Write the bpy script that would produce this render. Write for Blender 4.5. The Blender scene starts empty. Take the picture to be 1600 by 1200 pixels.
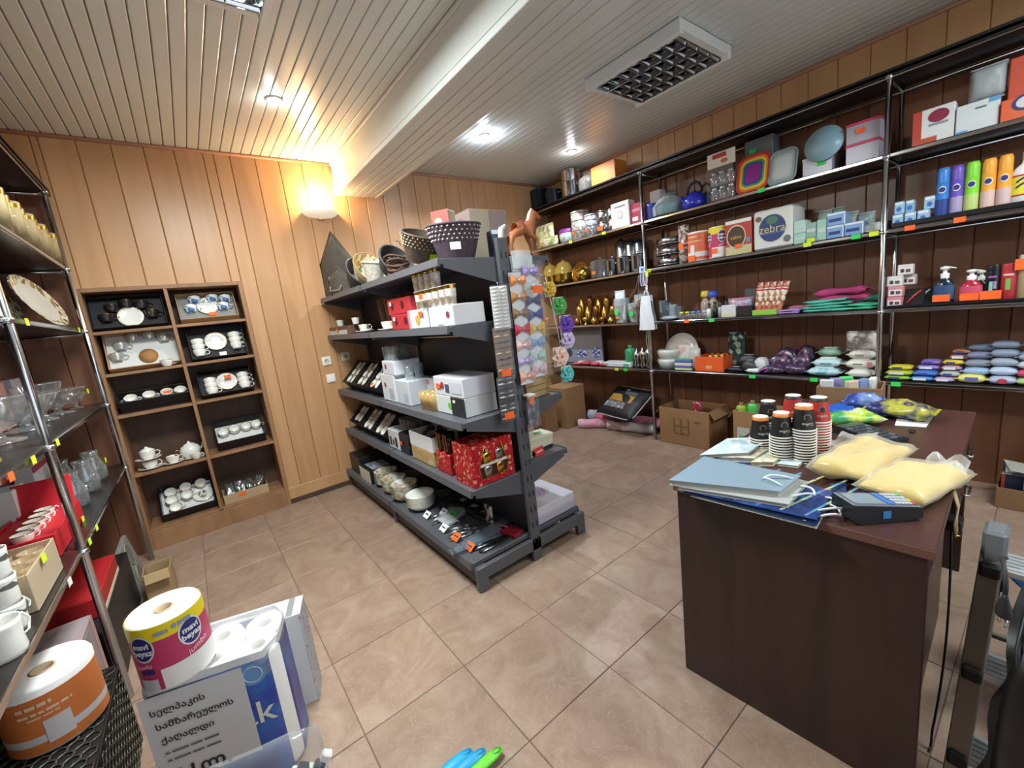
import bpy, bmesh, math, random
from mathutils import Vector, Matrix
random.seed(7)
S = bpy.context.scene
COL = S.collection
PI = math.pi
# ------------------------------------------------------------------ camera
FPX, PITCH, YAW, ROLL = 656.28, -.1782, .6416, -.1182
CAM = Vector((0, 0, 1.55))
_c, _s = math.cos(YAW), math.sin(YAW)
_fw, _rt, _up = Vector((_s, _c, 0)), Vector((_c, -_s, 0)), Vector((0, 0, 1))
FW = _fw*math.cos(PITCH) + _up*math.sin(PITCH)
_u2 = -_fw*math.sin(PITCH) + _up*math.cos(PITCH)
RT = _rt*math.cos(ROLL) + _u2*math.sin(ROLL)
UP = -_rt*math.sin(ROLL) + _u2*math.cos(ROLL)
cd = bpy.data.cameras.new('camera')
cam = bpy.data.objects.new('camera', cd)
COL.objects.link(cam)
cd.sensor_width = 36
cd.lens = 36*FPX/1600
cd.clip_start = .02
m3 = Matrix((RT, UP, -FW)).transposed()
cam.matrix_world = Matrix.Translation(CAM) @ m3.to_4x4()
S.camera = cam
# ------------------------------------------------------------------ view, world, lights
S.view_settings.view_transform = 'Standard'
S.view_settings.look = 'None'
S.view_settings.gamma = 1
S.view_settings.use_curve_mapping = False
S.view_settings.exposure = 0.68
S.cycles.use_denoising = True
S.cycles.max_bounces = 7
S.cycles.diffuse_bounces = 4
S.cycles.glossy_bounces = 3
S.cycles.transparent_max_bounces = 12
S.cycles.sample_clamp_indirect = 4
W = bpy.data.worlds.new('world')
S.world = W
W.use_nodes = True
W.node_tree.nodes['Background'].inputs[0].default_value = (.75, .85, 1, 1)
W.node_tree.nodes['Background'].inputs[1].default_value = .6


def area(name, loc, rot, sx, sy, power, col):
    l = bpy.data.lights.new(name, 'AREA')
    l.shape = 'RECTANGLE'; l.size = sx; l.size_y = sy; l.energy = power; l.color = col
    o = bpy.data.objects.new(name, l); COL.objects.link(o)
    o.location = loc; o.rotation_euler = rot
    return o


# daylight through the shop window behind the camera
area('window_daylight', (1.2, -1.28, 1.6), (PI/2, 0, 0), 3.4, 2.0, 12, (.84, .92, 1))

# ------------------------------------------------------------------ measures of the place (metres)
YB, H, XR, XW, XL, XLW = 4.2655, 3.06, 3.729, 4.107, -.53, -.91
YF = -1.35
RZ = [2.679, 2.22, 1.7575, 1.242, .7484]      # right shelving tiers, top first
LZ = [2.6475, 2.156, 1.7386, 1.2186, .7495]   # left shelving tiers
NZ = [2.008, 1.716, 1.4035, 1.086, .617, .155]  # niche shelves
NX0, NX1, NX2 = -.513, -.0426, .444
GX, GXB, GXC = 1.072, 1.005, 1.455
GZ = [1.832, 1.49, .971, .581, .176]
GY0, GY1, GY2 = 1.884, 3.083, 4.23


def colsolve(u, ax, p):
    k = (u-800)/FPX
    n = RT - FW*k
    d = Vector(p) - CAM
    r = d.dot(n) - d[ax]*n[ax]
    return -r/n[ax] + CAM[ax]


def rowsolve(v, ax, p):
    k = (600-v)/FPX
    n = UP - FW*k
    d = Vector(p) - CAM
    r = d.dot(n) - d[ax]*n[ax]
    return -r/n[ax] + CAM[ax]


def at(u, v, X=None, Y=None, Z=None):
    d = FW + RT*((u-800)/FPX) + UP*((600-v)/FPX)
    t = X/d.x if X is not None else Y/d.y if Y is not None else (Z-CAM.z)/d.z
    return CAM + d*t


class F:
    """where a thing stands: front-bottom-centre, heading, width, height"""
    def __init__(s, loc, rz, w, h):
        s.loc, s.rz, s.w, s.h = Vector(loc), rz, w, h

    def up(s, dz):
        return F(s.loc + Vector((0, 0, dz)), s.rz, s.w, s.h)

    def mat(s):
        return Matrix.Translation(s.loc) @ Matrix.Rotation(s.rz, 4, 'Z')

    def p(s, x, y, z=0):
        return s.mat() @ Vector((x, y, z))


def _place(ax, other, val, z, rz, u0, u1, v):
    zz = z
    for _ in range(3):
        p = [0, 0, zz]
        p[other] = val
        a = colsolve(u0, ax, p); b = colsolve(u1, ax, p)
        q = [0, 0, z]; q[other] = val; q[ax] = (a+b)/2
        h = max(.012, rowsolve(v, 2, q) - z)
        zz = z + h/2
    q[2] = z
    return F(q, rz, abs(b-a), h)


def RS(t, u0, u1, v, d=.02): return _place(1, 0, XR+.012+d, RZ[t]+.0105, -PI/2, u0, u1, v)
def GL(t, u0, u1, v, d=.02): return _place(1, 0, (GXB if t == 4 else GX)+.012+d, GZ[t]+.0045, -PI/2, u0, u1, v)
def LS(t, u0, u1, v, d=.02): return _place(1, 0, XL-.012-d, LZ[t]+.0105, PI/2, u0, u1, v)
def NI(r, u0, u1, v, d=.03): return _place(0, 1, YB+d, NZ[r+1]+.0125, 0, u0, u1, v)


# ------------------------------------------------------------------ materials
_mats = {}


def lin(h):
    if not isinstance(h, str):
        return tuple(h) + (1,) if len(h) == 3 else tuple(h)
    h = h.lstrip('#')
    r = []
    for i in (0, 2, 4):
        c = int(h[i:i+2], 16)/255
        r.append(c/12.92 if c <= .04045 else ((c+.055)/1.055)**2.4)
    return tuple(r) + (1,)


def _new(name):
    m = bpy.data.materials.new(name)
    m.use_nodes = True
    nt = m.node_tree
    return m, nt, nt.nodes['Principled BSDF']


def M(col, rough=.5, metal=0., noise=None, bump=None, emit=None, spec=.5, vary=0):
    """plain procedural material; noise=(scale, amount), bump=(scale, strength)"""
    key = (str(col), rough, metal, noise, bump, emit, spec, vary)
    if key in _mats:
        return _mats[key]
    m, nt, b = _new('surface')
    N, L = nt.nodes, nt.links
    b.inputs['Roughness'].default_value = rough
    b.inputs['Metallic'].default_value = metal
    b.inputs['Specular IOR Level'].default_value = spec
    c = lin(col)
    b.inputs['Base Color'].default_value = c
    if emit:
        b.inputs['Emission Color'].default_value = c
        b.inputs['Emission Strength'].default_value = emit
    tc = N.new('ShaderNodeTexCoord')
    src = None
    if noise:
        n = N.new('ShaderNodeTexNoise'); n.inputs['Scale'].default_value = noise[0]; n.inputs['Detail'].default_value = 3
        L.new(tc.outputs['Object'], n.inputs['Vector'])
        mr = N.new('ShaderNodeMapRange')
        mr.inputs['From Min'].default_value = .3; mr.inputs['From Max'].default_value = .7
        mr.inputs['To Min'].default_value = 1-noise[1]; mr.inputs['To Max'].default_value = 1+noise[1]
        L.new(n.outputs['Fac'], mr.inputs['Value'])
        src = mr.outputs['Result']
    if vary:
        oi = N.new('ShaderNodeObjectInfo')
        mr2 = N.new('ShaderNodeMapRange')
        mr2.inputs['To Min'].default_value = 1-vary; mr2.inputs['To Max'].default_value = 1+vary
        L.new(oi.outputs['Random'], mr2.inputs['Value'])
        if src:
            mu = N.new('ShaderNodeMath'); mu.operation = 'MULTIPLY'
            L.new(src, mu.inputs[0]); L.new(mr2.outputs['Result'], mu.inputs[1]); src = mu.outputs[0]
        else:
            src = mr2.outputs['Result']
    if src:
        vm = N.new('ShaderNodeVectorMath'); vm.operation = 'SCALE'
        vm.inputs[0].default_value = c[:3]
        L.new(src, vm.inputs['Scale'])
        L.new(vm.outputs[0], b.inputs['Base Color'])
    if bump:
        n = N.new('ShaderNodeTexNoise'); n.inputs['Scale'].default_value = bump[0]; n.inputs['Detail'].default_value = 2
        L.new(tc.outputs['Object'], n.inputs['Vector'])
        bp = N.new('ShaderNodeBump'); bp.inputs['Strength'].default_value = bump[1]; bp.inputs['Distance'].default_value = .01
        L.new(n.outputs['Fac'], bp.inputs['Height'])
        L.new(bp.outputs[0], b.inputs['Normal'])
    _mats[key] = m
    return m


def PAT(cols, scale=30, kind='voronoi', rough=.5, metal=0., squash=(1, 1, 1), bump=0):
    """patterned print: a colour ramp over voronoi cells, noise or a wave"""
    key = ('pat', tuple(cols), scale, kind, rough, metal, squash, bump)
    if key in _mats:
        return _mats[key]
    m, nt, b = _new('print')
    N, L = nt.nodes, nt.links
    b.inputs['Roughness'].default_value = rough
    b.inputs['Metallic'].default_value = metal
    tc = N.new('ShaderNodeTexCoord')
    mp = N.new('ShaderNodeMapping'); mp.inputs['Scale'].default_value = squash
    L.new(tc.outputs['Object'], mp.inputs['Vector'])
    if kind == 'voronoi':
        t = N.new('ShaderNodeTexVoronoi'); t.inputs['Scale'].default_value = scale
        L.new(mp.outputs[0], t.inputs['Vector'])
        sx = N.new('ShaderNodeSeparateColor'); L.new(t.outputs['Color'], sx.inputs[0]); out = sx.outputs[0]
    elif kind == 'dots':
        t = N.new('ShaderNodeTexVoronoi'); t.inputs['Scale'].default_value = scale
        L.new(mp.outputs[0], t.inputs['Vector']); out = t.outputs['Distance']
    elif kind == 'wave':
        t = N.new('ShaderNodeTexWave'); t.inputs['Scale'].default_value = scale; t.inputs['Distortion'].default_value = 1.5
        L.new(mp.outputs[0], t.inputs['Vector']); out = t.outputs['Fac']
    else:
        t = N.new('ShaderNodeTexNoise'); t.inputs['Scale'].default_value = scale; t.inputs['Detail'].default_value = 3
        L.new(mp.outputs[0], t.inputs['Vector'])
        mr = N.new('ShaderNodeMapRange'); mr.inputs['From Min'].default_value = .28; mr.inputs['From Max'].default_value = .72
        L.new(t.outputs['Fac'], mr.inputs['Value']); out = mr.outputs[0]
    cr = N.new('ShaderNodeValToRGB')
    cr.color_ramp.interpolation = 'CONSTANT' if kind != 'noise' else 'LINEAR'
    e = cr.color_ramp.elements
    n = len(cols)
    e[0].position = 0; e[0].color = lin(cols[0])
    e[1].position = 1/n if kind != 'noise' else 1/(n-1); e[1].color = lin(cols[1])
    for i in range(2, n):
        x = e.new(i/n if kind != 'noise' else i/(n-1)); x.color = lin(cols[i])
    L.new(out, cr.inputs[0])
    L.new(cr.outputs[0], b.inputs['Base Color'])
    if bump:
        bp = N.new('ShaderNodeBump'); bp.inputs['Strength'].default_value = bump; bp.inputs['Distance'].default_value = .005
        L.new(out, bp.inputs['Height']); L.new(bp.outputs[0], b.inputs['Normal'])
    _mats[key] = m
    return m


def CLEAR(col='#ffffff', fac=.3, rough=.08, edge=.25, metal=0.):
    """thin clear plastic or glass: see-through film with a glossy or milky share"""
    key = ('clr', str(col), fac, rough, edge, metal)
    if key in _mats:
        return _mats[key]
    m, nt, b = _new('clear')
    N, L = nt.nodes, nt.links
    b.inputs['Base Color'].default_value = lin(col)
    b.inputs['Roughness'].default_value = rough
    b.inputs['Specular IOR Level'].default_value = .8
    b.inputs['Metallic'].default_value = metal
    tr = N.new('ShaderNodeBsdfTransparent')
    tr.inputs[0].default_value = tuple(.85+.15*x for x in lin(col)[:3]) + (1,)
    lw = N.new('ShaderNodeLayerWeight'); lw.inputs['Blend'].default_value = .35
    ma = N.new('ShaderNodeMath'); ma.operation = 'MULTIPLY_ADD'; ma.use_clamp = True
    L.new(lw.outputs['Facing'], ma.inputs[0]); ma.inputs[1].default_value = edge; ma.inputs[2].default_value = fac
    mx = N.new('ShaderNodeMixShader')
    L.new(ma.outputs[0], mx.inputs[0]); L.new(tr.outputs[0], mx.inputs[1]); L.new(b.outputs[0], mx.inputs[2])
    L.new(mx.outputs[0], N['Material Output'].inputs[0])
    _mats[key] = m
    return m


def WOOD(c0, c1, rough=.4, scale=(14, 14, 1.2), vary=.08, key=''):
    k = ('wood', c0, c1, rough, scale, vary)
    if k in _mats:
        return _mats[k]
    m, nt, b = _new('wood')
    N, L = nt.nodes, nt.links
    b.inputs['Roughness'].default_value = rough
    g = N.new('ShaderNodeNewGeometry')
    oi = N.new('ShaderNodeObjectInfo')
    ad = N.new('ShaderNodeVectorMath'); ad.operation = 'MULTIPLY_ADD'
    cx = N.new('ShaderNodeCombineXYZ')
    for i in range(3):
        L.new(oi.outputs['Random'], cx.inputs[i])
    L.new(cx.outputs[0], ad.inputs[0]); ad.inputs[1].default_value = (9, 9, 9); L.new(g.outputs['Position'], ad.inputs[2])
    mp = N.new('ShaderNodeMapping'); mp.inputs['Scale'].default_value = scale
    L.new(ad.outputs[0], mp.inputs['Vector'])
    n = N.new('ShaderNodeTexNoise'); n.inputs['Scale'].default_value = 1; n.inputs['Detail'].default_value = 5; n.inputs['Distortion'].default_value = .6
    L.new(mp.outputs[0], n.inputs['Vector'])
    cr = N.new('ShaderNodeValToRGB')
    cr.color_ramp.elements[0].position = .3; cr.color_ramp.elements[0].color = lin(c0)
    cr.color_ramp.elements[1].position = .7; cr.color_ramp.elements[1].color = lin(c1)
    L.new(n.outputs['Fac'], cr.inputs[0])
    mr = N.new('ShaderNodeMapRange'); mr.inputs['To Min'].default_value = 1-vary; mr.inputs['To Max'].default_value = 1+vary
    L.new(oi.outputs['Random'], mr.inputs['Value'])
    vm = N.new('ShaderNodeVectorMath'); vm.operation = 'SCALE'
    L.new(cr.outputs[0], vm.inputs[0]); L.new(mr.outputs[0], vm.inputs['Scale'])
    L.new(vm.outputs[0], b.inputs['Base Color'])
    _mats[k] = m
    return m


def TILE():
    m, nt, b = _new('floor_tile')
    N, L = nt.nodes, nt.links
    b.inputs['Roughness'].default_value = .42
    g = N.new('ShaderNodeNewGeometry'); oi = N.new('ShaderNodeObjectInfo')
    cx = N.new('ShaderNodeCombineXYZ')
    for i in range(3):
        L.new(oi.outputs['Random'], cx.inputs[i])
    ad = N.new('ShaderNodeVectorMath'); ad.operation = 'MULTIPLY_ADD'
    L.new(cx.outputs[0], ad.inputs[0]); ad.inputs[1].default_value = (7, 7, 7); L.new(g.outputs['Position'], ad.inputs[2])
    n1 = N.new('ShaderNodeTexNoise'); n1.inputs['Scale'].default_value = 5; n1.inputs['Detail'].default_value = 6; n1.inputs['Roughness'].default_value = .62; n1.inputs['Distortion'].default_value = 1.2
    L.new(ad.outputs[0], n1.inputs['Vector'])
    cr = N.new('ShaderNodeValToRGB'); e = cr.color_ramp.elements
    e[0].position = .3; e[0].color = lin('#8a7060'); e[1].position = .72; e[1].color = lin('#a58f7d')
    x = e.new(.5); x.color = lin('#987f6e')
    L.new(n1.outputs['Fac'], cr.inputs[0])
    n2 = N.new('ShaderNodeTexNoise'); n2.inputs['Scale'].default_value = 11; n2.inputs['Detail'].default_value = 4; n2.inputs['Distortion'].default_value = 2.5
    L.new(ad.outputs[0], n2.inputs['Vector'])
    # thin pale veins where the second noise crosses its middle
    sb = N.new('ShaderNodeMath'); sb.operation = 'SUBTRACT'; sb.inputs[1].default_value = .5; L.new(n2.outputs['Fac'], sb.inputs[0])
    ab = N.new('ShaderNodeMath'); ab.operation = 'ABSOLUTE'; L.new(sb.outputs[0], ab.inputs[0])
    mr = N.new('ShaderNodeMapRange'); mr.inputs['From Max'].default_value = .02; mr.inputs['To Min'].default_value = .4; mr.inputs['To Max'].default_value = 0
    L.new(ab.outputs[0], mr.inputs['Value'])
    mx = N.new('ShaderNodeMix'); mx.data_type = 'RGBA'
    L.new(mr.outputs[0], mx.inputs[0]); L.new(cr.outputs[0], mx.inputs[6]); mx.inputs[7].default_value = lin('#b0a08f')
    m2 = N.new('ShaderNodeMapRange'); m2.inputs['To Min'].default_value = .93; m2.inputs['To Max'].default_value = 1.07
    L.new(oi.outputs['Random'], m2.inputs['Value'])
    vm = N.new('ShaderNodeVectorMath'); vm.operation = 'SCALE'
    L.new(mx.outputs[2], vm.inputs[0]); L.new(m2.outputs[0], vm.inputs['Scale'])
    L.new(vm.outputs[0], b.inputs['Base Color'])
    bp = N.new('ShaderNodeBump'); bp.inputs['Strength'].default_value = .12; bp.inputs['Distance'].default_value = .004
    L.new(n1.outputs['Fac'], bp.inputs['Height']); L.new(bp.outputs[0], b.inputs['Normal'])
    return m


# ------------------------------------------------------------------ geometry helpers
class MB:
    """collects shapes in one bmesh; build() links them as one mesh object"""
    def __init__(s):
        s.bm = bmesh.new(); s.T = Matrix.Identity(4); s.mi = 0; s.smooth = False

    def at(s, x=0, y=0, z=0, rx=0, ry=0, rz=0):
        s.T = Matrix.Translation((x, y, z)) @ Matrix.Rotation(rz, 4, 'Z') @ Matrix.Rotation(ry, 4, 'Y') @ Matrix.Rotation(rx, 4, 'X')
        return s

    def v(s, p): return s.bm.verts.new(s.T @ Vector(p))

    def f(s, vs, smooth=None):
        try:
            fc = s.bm.faces.new(vs)
        except ValueError:
            return
        fc.material_index = s.mi
        fc.smooth = s.smooth if smooth is None else smooth

    def box(s, x0, x1, y0, y1, z0, z1, b=0.):
        """box with (optionally) chamfered edges"""
        if b <= 0:
            q = [s.v(p) for p in ((x0, y0, z0), (x1, y0, z0), (x1, y1, z0), (x0, y1, z0), (x0, y0, z1), (x1, y0, z1), (x1, y1, z1), (x0, y1, z1))]
            for i in ((3, 2, 1, 0), (4, 5, 6, 7), (0, 1, 5, 4), (1, 2, 6, 5), (2, 3, 7, 6), (3, 0, 4, 7)):
                s.f([q[j] for j in i], False)
            return s
        b = min(b, (x1-x0)*.4, (y1-y0)*.4, (z1-z0)*.4)
        def ring(z, k):
            return [s.v(p) for p in ((x0+b, y0+k, z), (x1-b, y0+k, z), (x1-k, y0+b, z), (x1-k, y1-b, z), (x1-b, y1-k, z), (x0+b, y1-k, z), (x0+k, y1-b, z), (x0+k, y0+b, z))]
        rs = [ring(z0, b), ring(z0+b, 0), ring(z1-b, 0), ring(z1, b)]
        # rings at k=b collapse to a rectangle inset by b
        for a, c in zip(rs, rs[1:]):
            for i in range(8):
                s.f([a[i], a[(i+1) % 8], c[(i+1) % 8], c[i]], False)
        s.f(list(reversed(rs[0])), False); s.f(rs[-1], False)
        return s

    def lathe(s, prof, n=20, ax=1., caps=True, smooth=True, sy=1.):
        """prof: [(r, z)...] turned about z; sy squashes y"""
        rs = []
        for r, z in prof:
            if r <= 1e-6:
                rs.append([s.v((0, 0, z))])
            else:
                rs.append([s.v((r*math.cos(2*PI*i/n), sy*r*math.sin(2*PI*i/n), z)) for i in range(n)])
        for a, c in zip(rs, rs[1:]):
            for i in range(n):
                j = (i+1) % n
                if len(a) == 1 and len(c) == 1:
                    continue
                if len(a) == 1:
                    s.f([a[0], c[j], c[i]], smooth)
                elif len(c) == 1:
                    s.f([a[i], a[j], c[0]], smooth)
                else:
                    s.f([a[i], a[j], c[j], c[i]], smooth)
        if caps:
            if len(rs[0]) > 1: s.f(list(reversed(rs[0])), False)
            if len(rs[-1]) > 1: s.f(rs[-1], False)
        return s

    def tube(s, pts, r, n=8, caps=True, closed=False, flat=1.):
        pts = [Vector(p) for p in pts]
        rr = r if isinstance(r, (list, tuple)) else [r]*len(pts)
        rings = []
        prev = None
        for i, p in enumerate(pts):
            if closed:
                d = pts[(i+1) % len(pts)] - pts[i-1]
            else:
                d = pts[min(i+1, len(pts)-1)] - pts[max(i-1, 0)]
            d.normalize()
            a = prev if prev is not None else (Vector((0, 0, 1)) if abs(d.z) < .9 else Vector((1, 0, 0)))
            a = (a - d*a.dot(d))
            if a.length < 1e-6: a = d.orthogonal()
            a.normalize(); prev = a
            bb = d.cross(a)
            rings.append([s.v(p + (a*math.cos(2*PI*k/n)*flat + bb*math.sin(2*PI*k/n))*rr[i]) for k in range(n)])
        m = len(rings)
        for i in range(m if closed else m-1):
            a, c = rings[i], rings[(i+1) % m]
            for k in range(n):
                s.f([a[k], a[(k+1) % n], c[(k+1) % n], c[k]], True)
        if caps and not closed:
            s.f(list(reversed(rings[0])), False); s.f(rings[-1], False)
        return s

    def prism(s, poly, z0, z1):
        a = [s.v((x, y, z0)) for x, y in poly]; c = [s.v((x, y, z1)) for x, y in poly]
        n = len(poly)
        s.f(list(reversed(a)), False); s.f(c, False)
        for i in range(n):
            s.f([a[i], a[(i+1) % n], c[(i+1) % n], c[i]], False)
        return s

    def grid(s, fn, nu, nv, closeu=False, smooth=True):
        vs = [[s.v(fn(i/nu, j/nv)) for j in range(nv+1)] for i in range(nu + (0 if closeu else 1))]
        k = len(vs)
        for i in range(nu if closeu else nu):
            a, c = vs[i], vs[(i+1) % k] if closeu else vs[i+1]
            for j in range(nv):
                s.f([a[j], c[j], c[j+1], a[j+1]], smooth)
        return s

    def pillow(s, w, d, h, nx=10, ny=8, pw=.45, wob=0., seed=1, crimp=0.):
        """puffed packet lying flat: w along x, d along y, h thick, base at z=0"""
        rn = random.Random(seed)
        ph = [rn.uniform(0, 6.3) for _ in range(6)]
        def hh(u, v):
            e = max(0, (1-abs(2*u-1)**2.6))**pw * max(0, (1-abs(2*v-1)**2.6))**pw
            k = 1 + wob*(math.sin(7*u+ph[0])*math.sin(6*v+ph[1]) + .6*math.sin(15*u+ph[2]+4*v)*math.sin(11*v+ph[3]))
            return max(0, e*k)
        def top(u, v): return ((u-.5)*w, (v-.5)*d, h*.5 + h*.5*hh(u, v))
        def bot(u, v): return ((u-.5)*w, (v-.5)*d, h*.5 - h*.5*min(1, hh(u, v)))
        s.grid(top, nx, ny)
        s.grid(lambda u, v: bot(1-u, v), nx, ny)
        return s

    def mesh(s, mats=None, name='m'):
        bmesh.ops.remove_doubles(s.bm, verts=s.bm.verts, dist=1e-5)
        me = bpy.data.meshes.new(name)
        s.bm.normal_update(); s.bm.to_mesh(me); s.bm.free()
        for m in (mats if isinstance(mats, (list, tuple)) else [mats]) if mats else []:
            me.materials.append(m)
        return me

    def build(s, name, mats, parent=None, loc=None, rot=None):
        me = s.mesh(mats, name)
        return O(name, me, parent, loc, rot)


def O(name, me, parent=None, loc=None, rot=None, mat=None):
    o = bpy.data.objects.new(name, me)
    COL.objects.link(o)
    if parent is not None: o.parent = parent
    if loc is not None: o.location = loc
    if rot is not None: o.rotation_euler = rot
    if mat is not None:
        o.material_slots[0].link = 'OBJECT'; o.material_slots[0].material = mat
    return o


def tag(o, label, cat, group=None, kind=None):
    if label: o['label'] = label
    if cat: o['category'] = cat
    if group: o['group'] = group
    if kind: o['kind'] = kind
    return o


def T(name, label, cat, loc=(0, 0, 0), rz=0, group=None, rx=0, ry=0):
    o = bpy.data.objects.new(name, None)
    COL.objects.link(o)
    o.empty_display_size = .05
    o.location = loc; o.rotation_euler = (rx, ry, rz)
    return tag(o, label, cat, group)


def TF(name, label, cat, f, group=None, turn=0):
    return T(name, label, cat, f.loc, f.rz+turn, group)


def structure(o):
    o['kind'] = 'structure'
    return o


def dup(root, loc=None, rot=None, label=None, group=None, matrix=None):
    r = root.copy(); COL.objects.link(r)
    if loc is not None: r.location = loc
    if rot is not None: r.rotation_euler = rot
    if matrix is not None: r.matrix_world = matrix
    if label: r['label'] = label
    if group: r['group'] = group
    for ch in list(root.children):
        c = ch.copy(); COL.objects.link(c); c.parent = r
        for g in list(ch.children):
            d = g.copy(); COL.objects.link(d); d.parent = c
    return r


_txt = {}
GEO = bpy.data.fonts.get('Bfont')


def text_mesh(sx, size, mat, ext=.0004, align='CENTER', bold=0.):
    cu = bpy.data.curves.new('lettering', 'FONT')
    cu.body = sx; cu.size = size; cu.align_x = align; cu.align_y = 'CENTER'
    cu.resolution_u = 2; cu.extrude = ext; cu.offset = bold
    o = bpy.data.objects.new('lettering', cu)
    COL.objects.link(o)
    dg = bpy.context.evaluated_depsgraph_get()
    me = bpy.data.meshes.new_from_object(o.evaluated_get(dg))
    bpy.data.objects.remove(o); bpy.data.curves.remove(cu)
    me.materials.clear(); me.materials.append(mat)
    return me


def TX(parent, sx, size, loc, rot, mat, align='CENTER', bold=0., stretch=1.):
    me = text_mesh(sx, size, mat, align=align, bold=bold)
    if stretch != 1:
        for v in me.vertices: v.co.x *= stretch
    return O('lettering', me, parent, loc, rot)


def TXC(parent, sx, size, r, ang, z, mat, bold=0., slant=0.):
    """lettering wrapped round an upright cylinder; ang 0 faces local -y"""
    me = text_mesh(sx, size, mat, ext=0, bold=bold)
    for v in me.vertices:
        a = v.co.x/r + ang
        v.co = Vector((r*math.sin(a), -r*math.cos(a), v.co.y + z + slant*v.co.x))
    return O('lettering', me, parent)


def arc_panel(mb, r, a0, a1, z0, z1, n=10):
    """curved label round an upright cylinder, ang 0 faces -y"""
    def fn(u, v):
        a = a0+(a1-a0)*u
        return (r*math.sin(a), -r*math.cos(a), z0+(z1-z0)*v)
    return mb.grid(fn, n, 1)


def arc_oval(mb, r, ang, z, rx, rz_, n=18):
    c = mb.v((r*math.sin(ang), -r*math.cos(ang), z))
    ring = []
    for i in range(n):
        t = 2*PI*i/n
        a = ang + rx*math.cos(t)/r
        ring.append(mb.v((r*math.sin(a), -r*math.cos(a), z+rz_*math.sin(t))))
    for i in range(n):
        mb.f([c, ring[i], ring[(i+1) % n]], True)
    return mb


# common materials
CHROME = M('#c9ccd0', .18, 1.)
STEEL = M('#b9bbbd', .28, 1.)
GOLD = M('#d8a94a', .22, 1.)
BLACKB = M('#15141a', .35)
BLACKC = M('#141318', .6)
CARD = M('#9b7752', .8, noise=(9, .06))
CARD2 = M('#8a6847', .8, noise=(7, .07))
WHITE = M('#e9e9e6', .4)
PORC = M('#f0efe9', .15, spec=.6)
GREYD = M('#4a4b50', .45, noise=(20, .04))
ORANGE_TAG = M('#ff6a1f', .6)
GREEN_TAG = M('#35d95a', .6)
YELLOW_TAG = M('#d6ee2a', .6)
GLASS = CLEAR('#dfe6e8', .06, .04, .5, .8)
BAG = CLEAR('#f2f5f7', .06, .1, .3, .3)
FROST = CLEAR('#e3e8ea', .55, .3, .3)
TAGM = {'o': ORANGE_TAG, 'g': GREEN_TAG, 'y': YELLOW_TAG, 'w': WHITE}


def ptag(parent, kind, loc, rot=(0, 0, 0), w=.05, h=.03):
    """small fluorescent price sticker, slightly curled; lies in local xz facing -y"""
    mb = MB()
    mb.grid(lambda u, v: ((u-.5)*w, -.001-.006*(2*u-1)**2*.6, (v-.5)*h), 4, 1, smooth=True)
    mb.grid(lambda u, v: ((.5-u)*w, -.0002-.006*(2*u-1)**2*.6, (v-.5)*h), 4, 1, smooth=True)
    o = mb.build('price_tag', TAGM[kind], parent, loc, rot)
    return o
# ================================================================== THE ROOM
WALLW = WOOD('#bc8f65', '#ca9d71', .36, (9, 9, .8), .05)
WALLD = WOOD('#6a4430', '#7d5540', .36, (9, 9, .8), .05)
WALLT = M('#c39a7c', .45, noise=(4, .06))
SLATM = M('#d5d9d5', .3, noise=(2, .03), spec=.6)
SLATG = M('#8a8780', .6)
tile_m = TILE()
GROUT = M('#7a695d', .9, noise=(30, .1))
# floor: a grout bed with every tile on it
mb = MB(); mb.box(XLW-.02, XW+.02, YF, YB+.02, -.05, -.004)
floor = structure(mb.build('floor', GROUT))
TXp, TYp = .4507, .4584
mb = MB(); mb.box(-.2238, .2238, -.2276, .2276, -.02, 0, .0018)
tile_me = mb.mesh([tile_m])
TX0, TY0 = .6915, 1.5342
rn = random.Random(3)
for i in range(-4, 8):
    for j in range(-7, 7):
        cx, cy = TX0+(i+.5)*TXp, TY0+(j+.5)*TYp
        if cx-.22 < XLW-.3 or cx > XW+.2 or cy < YF-.1 or cy > YB+.2: continue
        O('floor_tile', tile_me, floor, (cx, cy, rn.uniform(-.0007, .0007)))


def plank(mb, x0, x1, y0, y1, z0, z1, ax):
    """tongue-and-groove board with sloping long edges; face towards -ax"""
    g = .006
    if ax == 'y':   # board in xz, face at y0
        poly = [(x0+.001, y1), (x0+.001, y0+g), (x0+g, y0), (x1-g, y0), (x1-.001, y0+g), (x1-.001, y1)]
    elif ax == 'x':  # board in yz, face at x0, x1 deeper
        poly = [(x1, y0+.001), (x1, y1-.001), (x0+g, y1-.001), (x0, y1-g), (x0, y0+g), (x0+g, y0+.001)]
    else:           # face at x1
        poly = [(x0, y1-.001), (x0, y0+.001), (x1-g, y0+.001), (x1, y0+g), (x1, y1-g), (x1-g, y1-.001)]
    return mb.prism(poly, z0, z1)


PW = .1815
BX0, BX1, HB = 1.388, 1.795, 2.778
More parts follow.
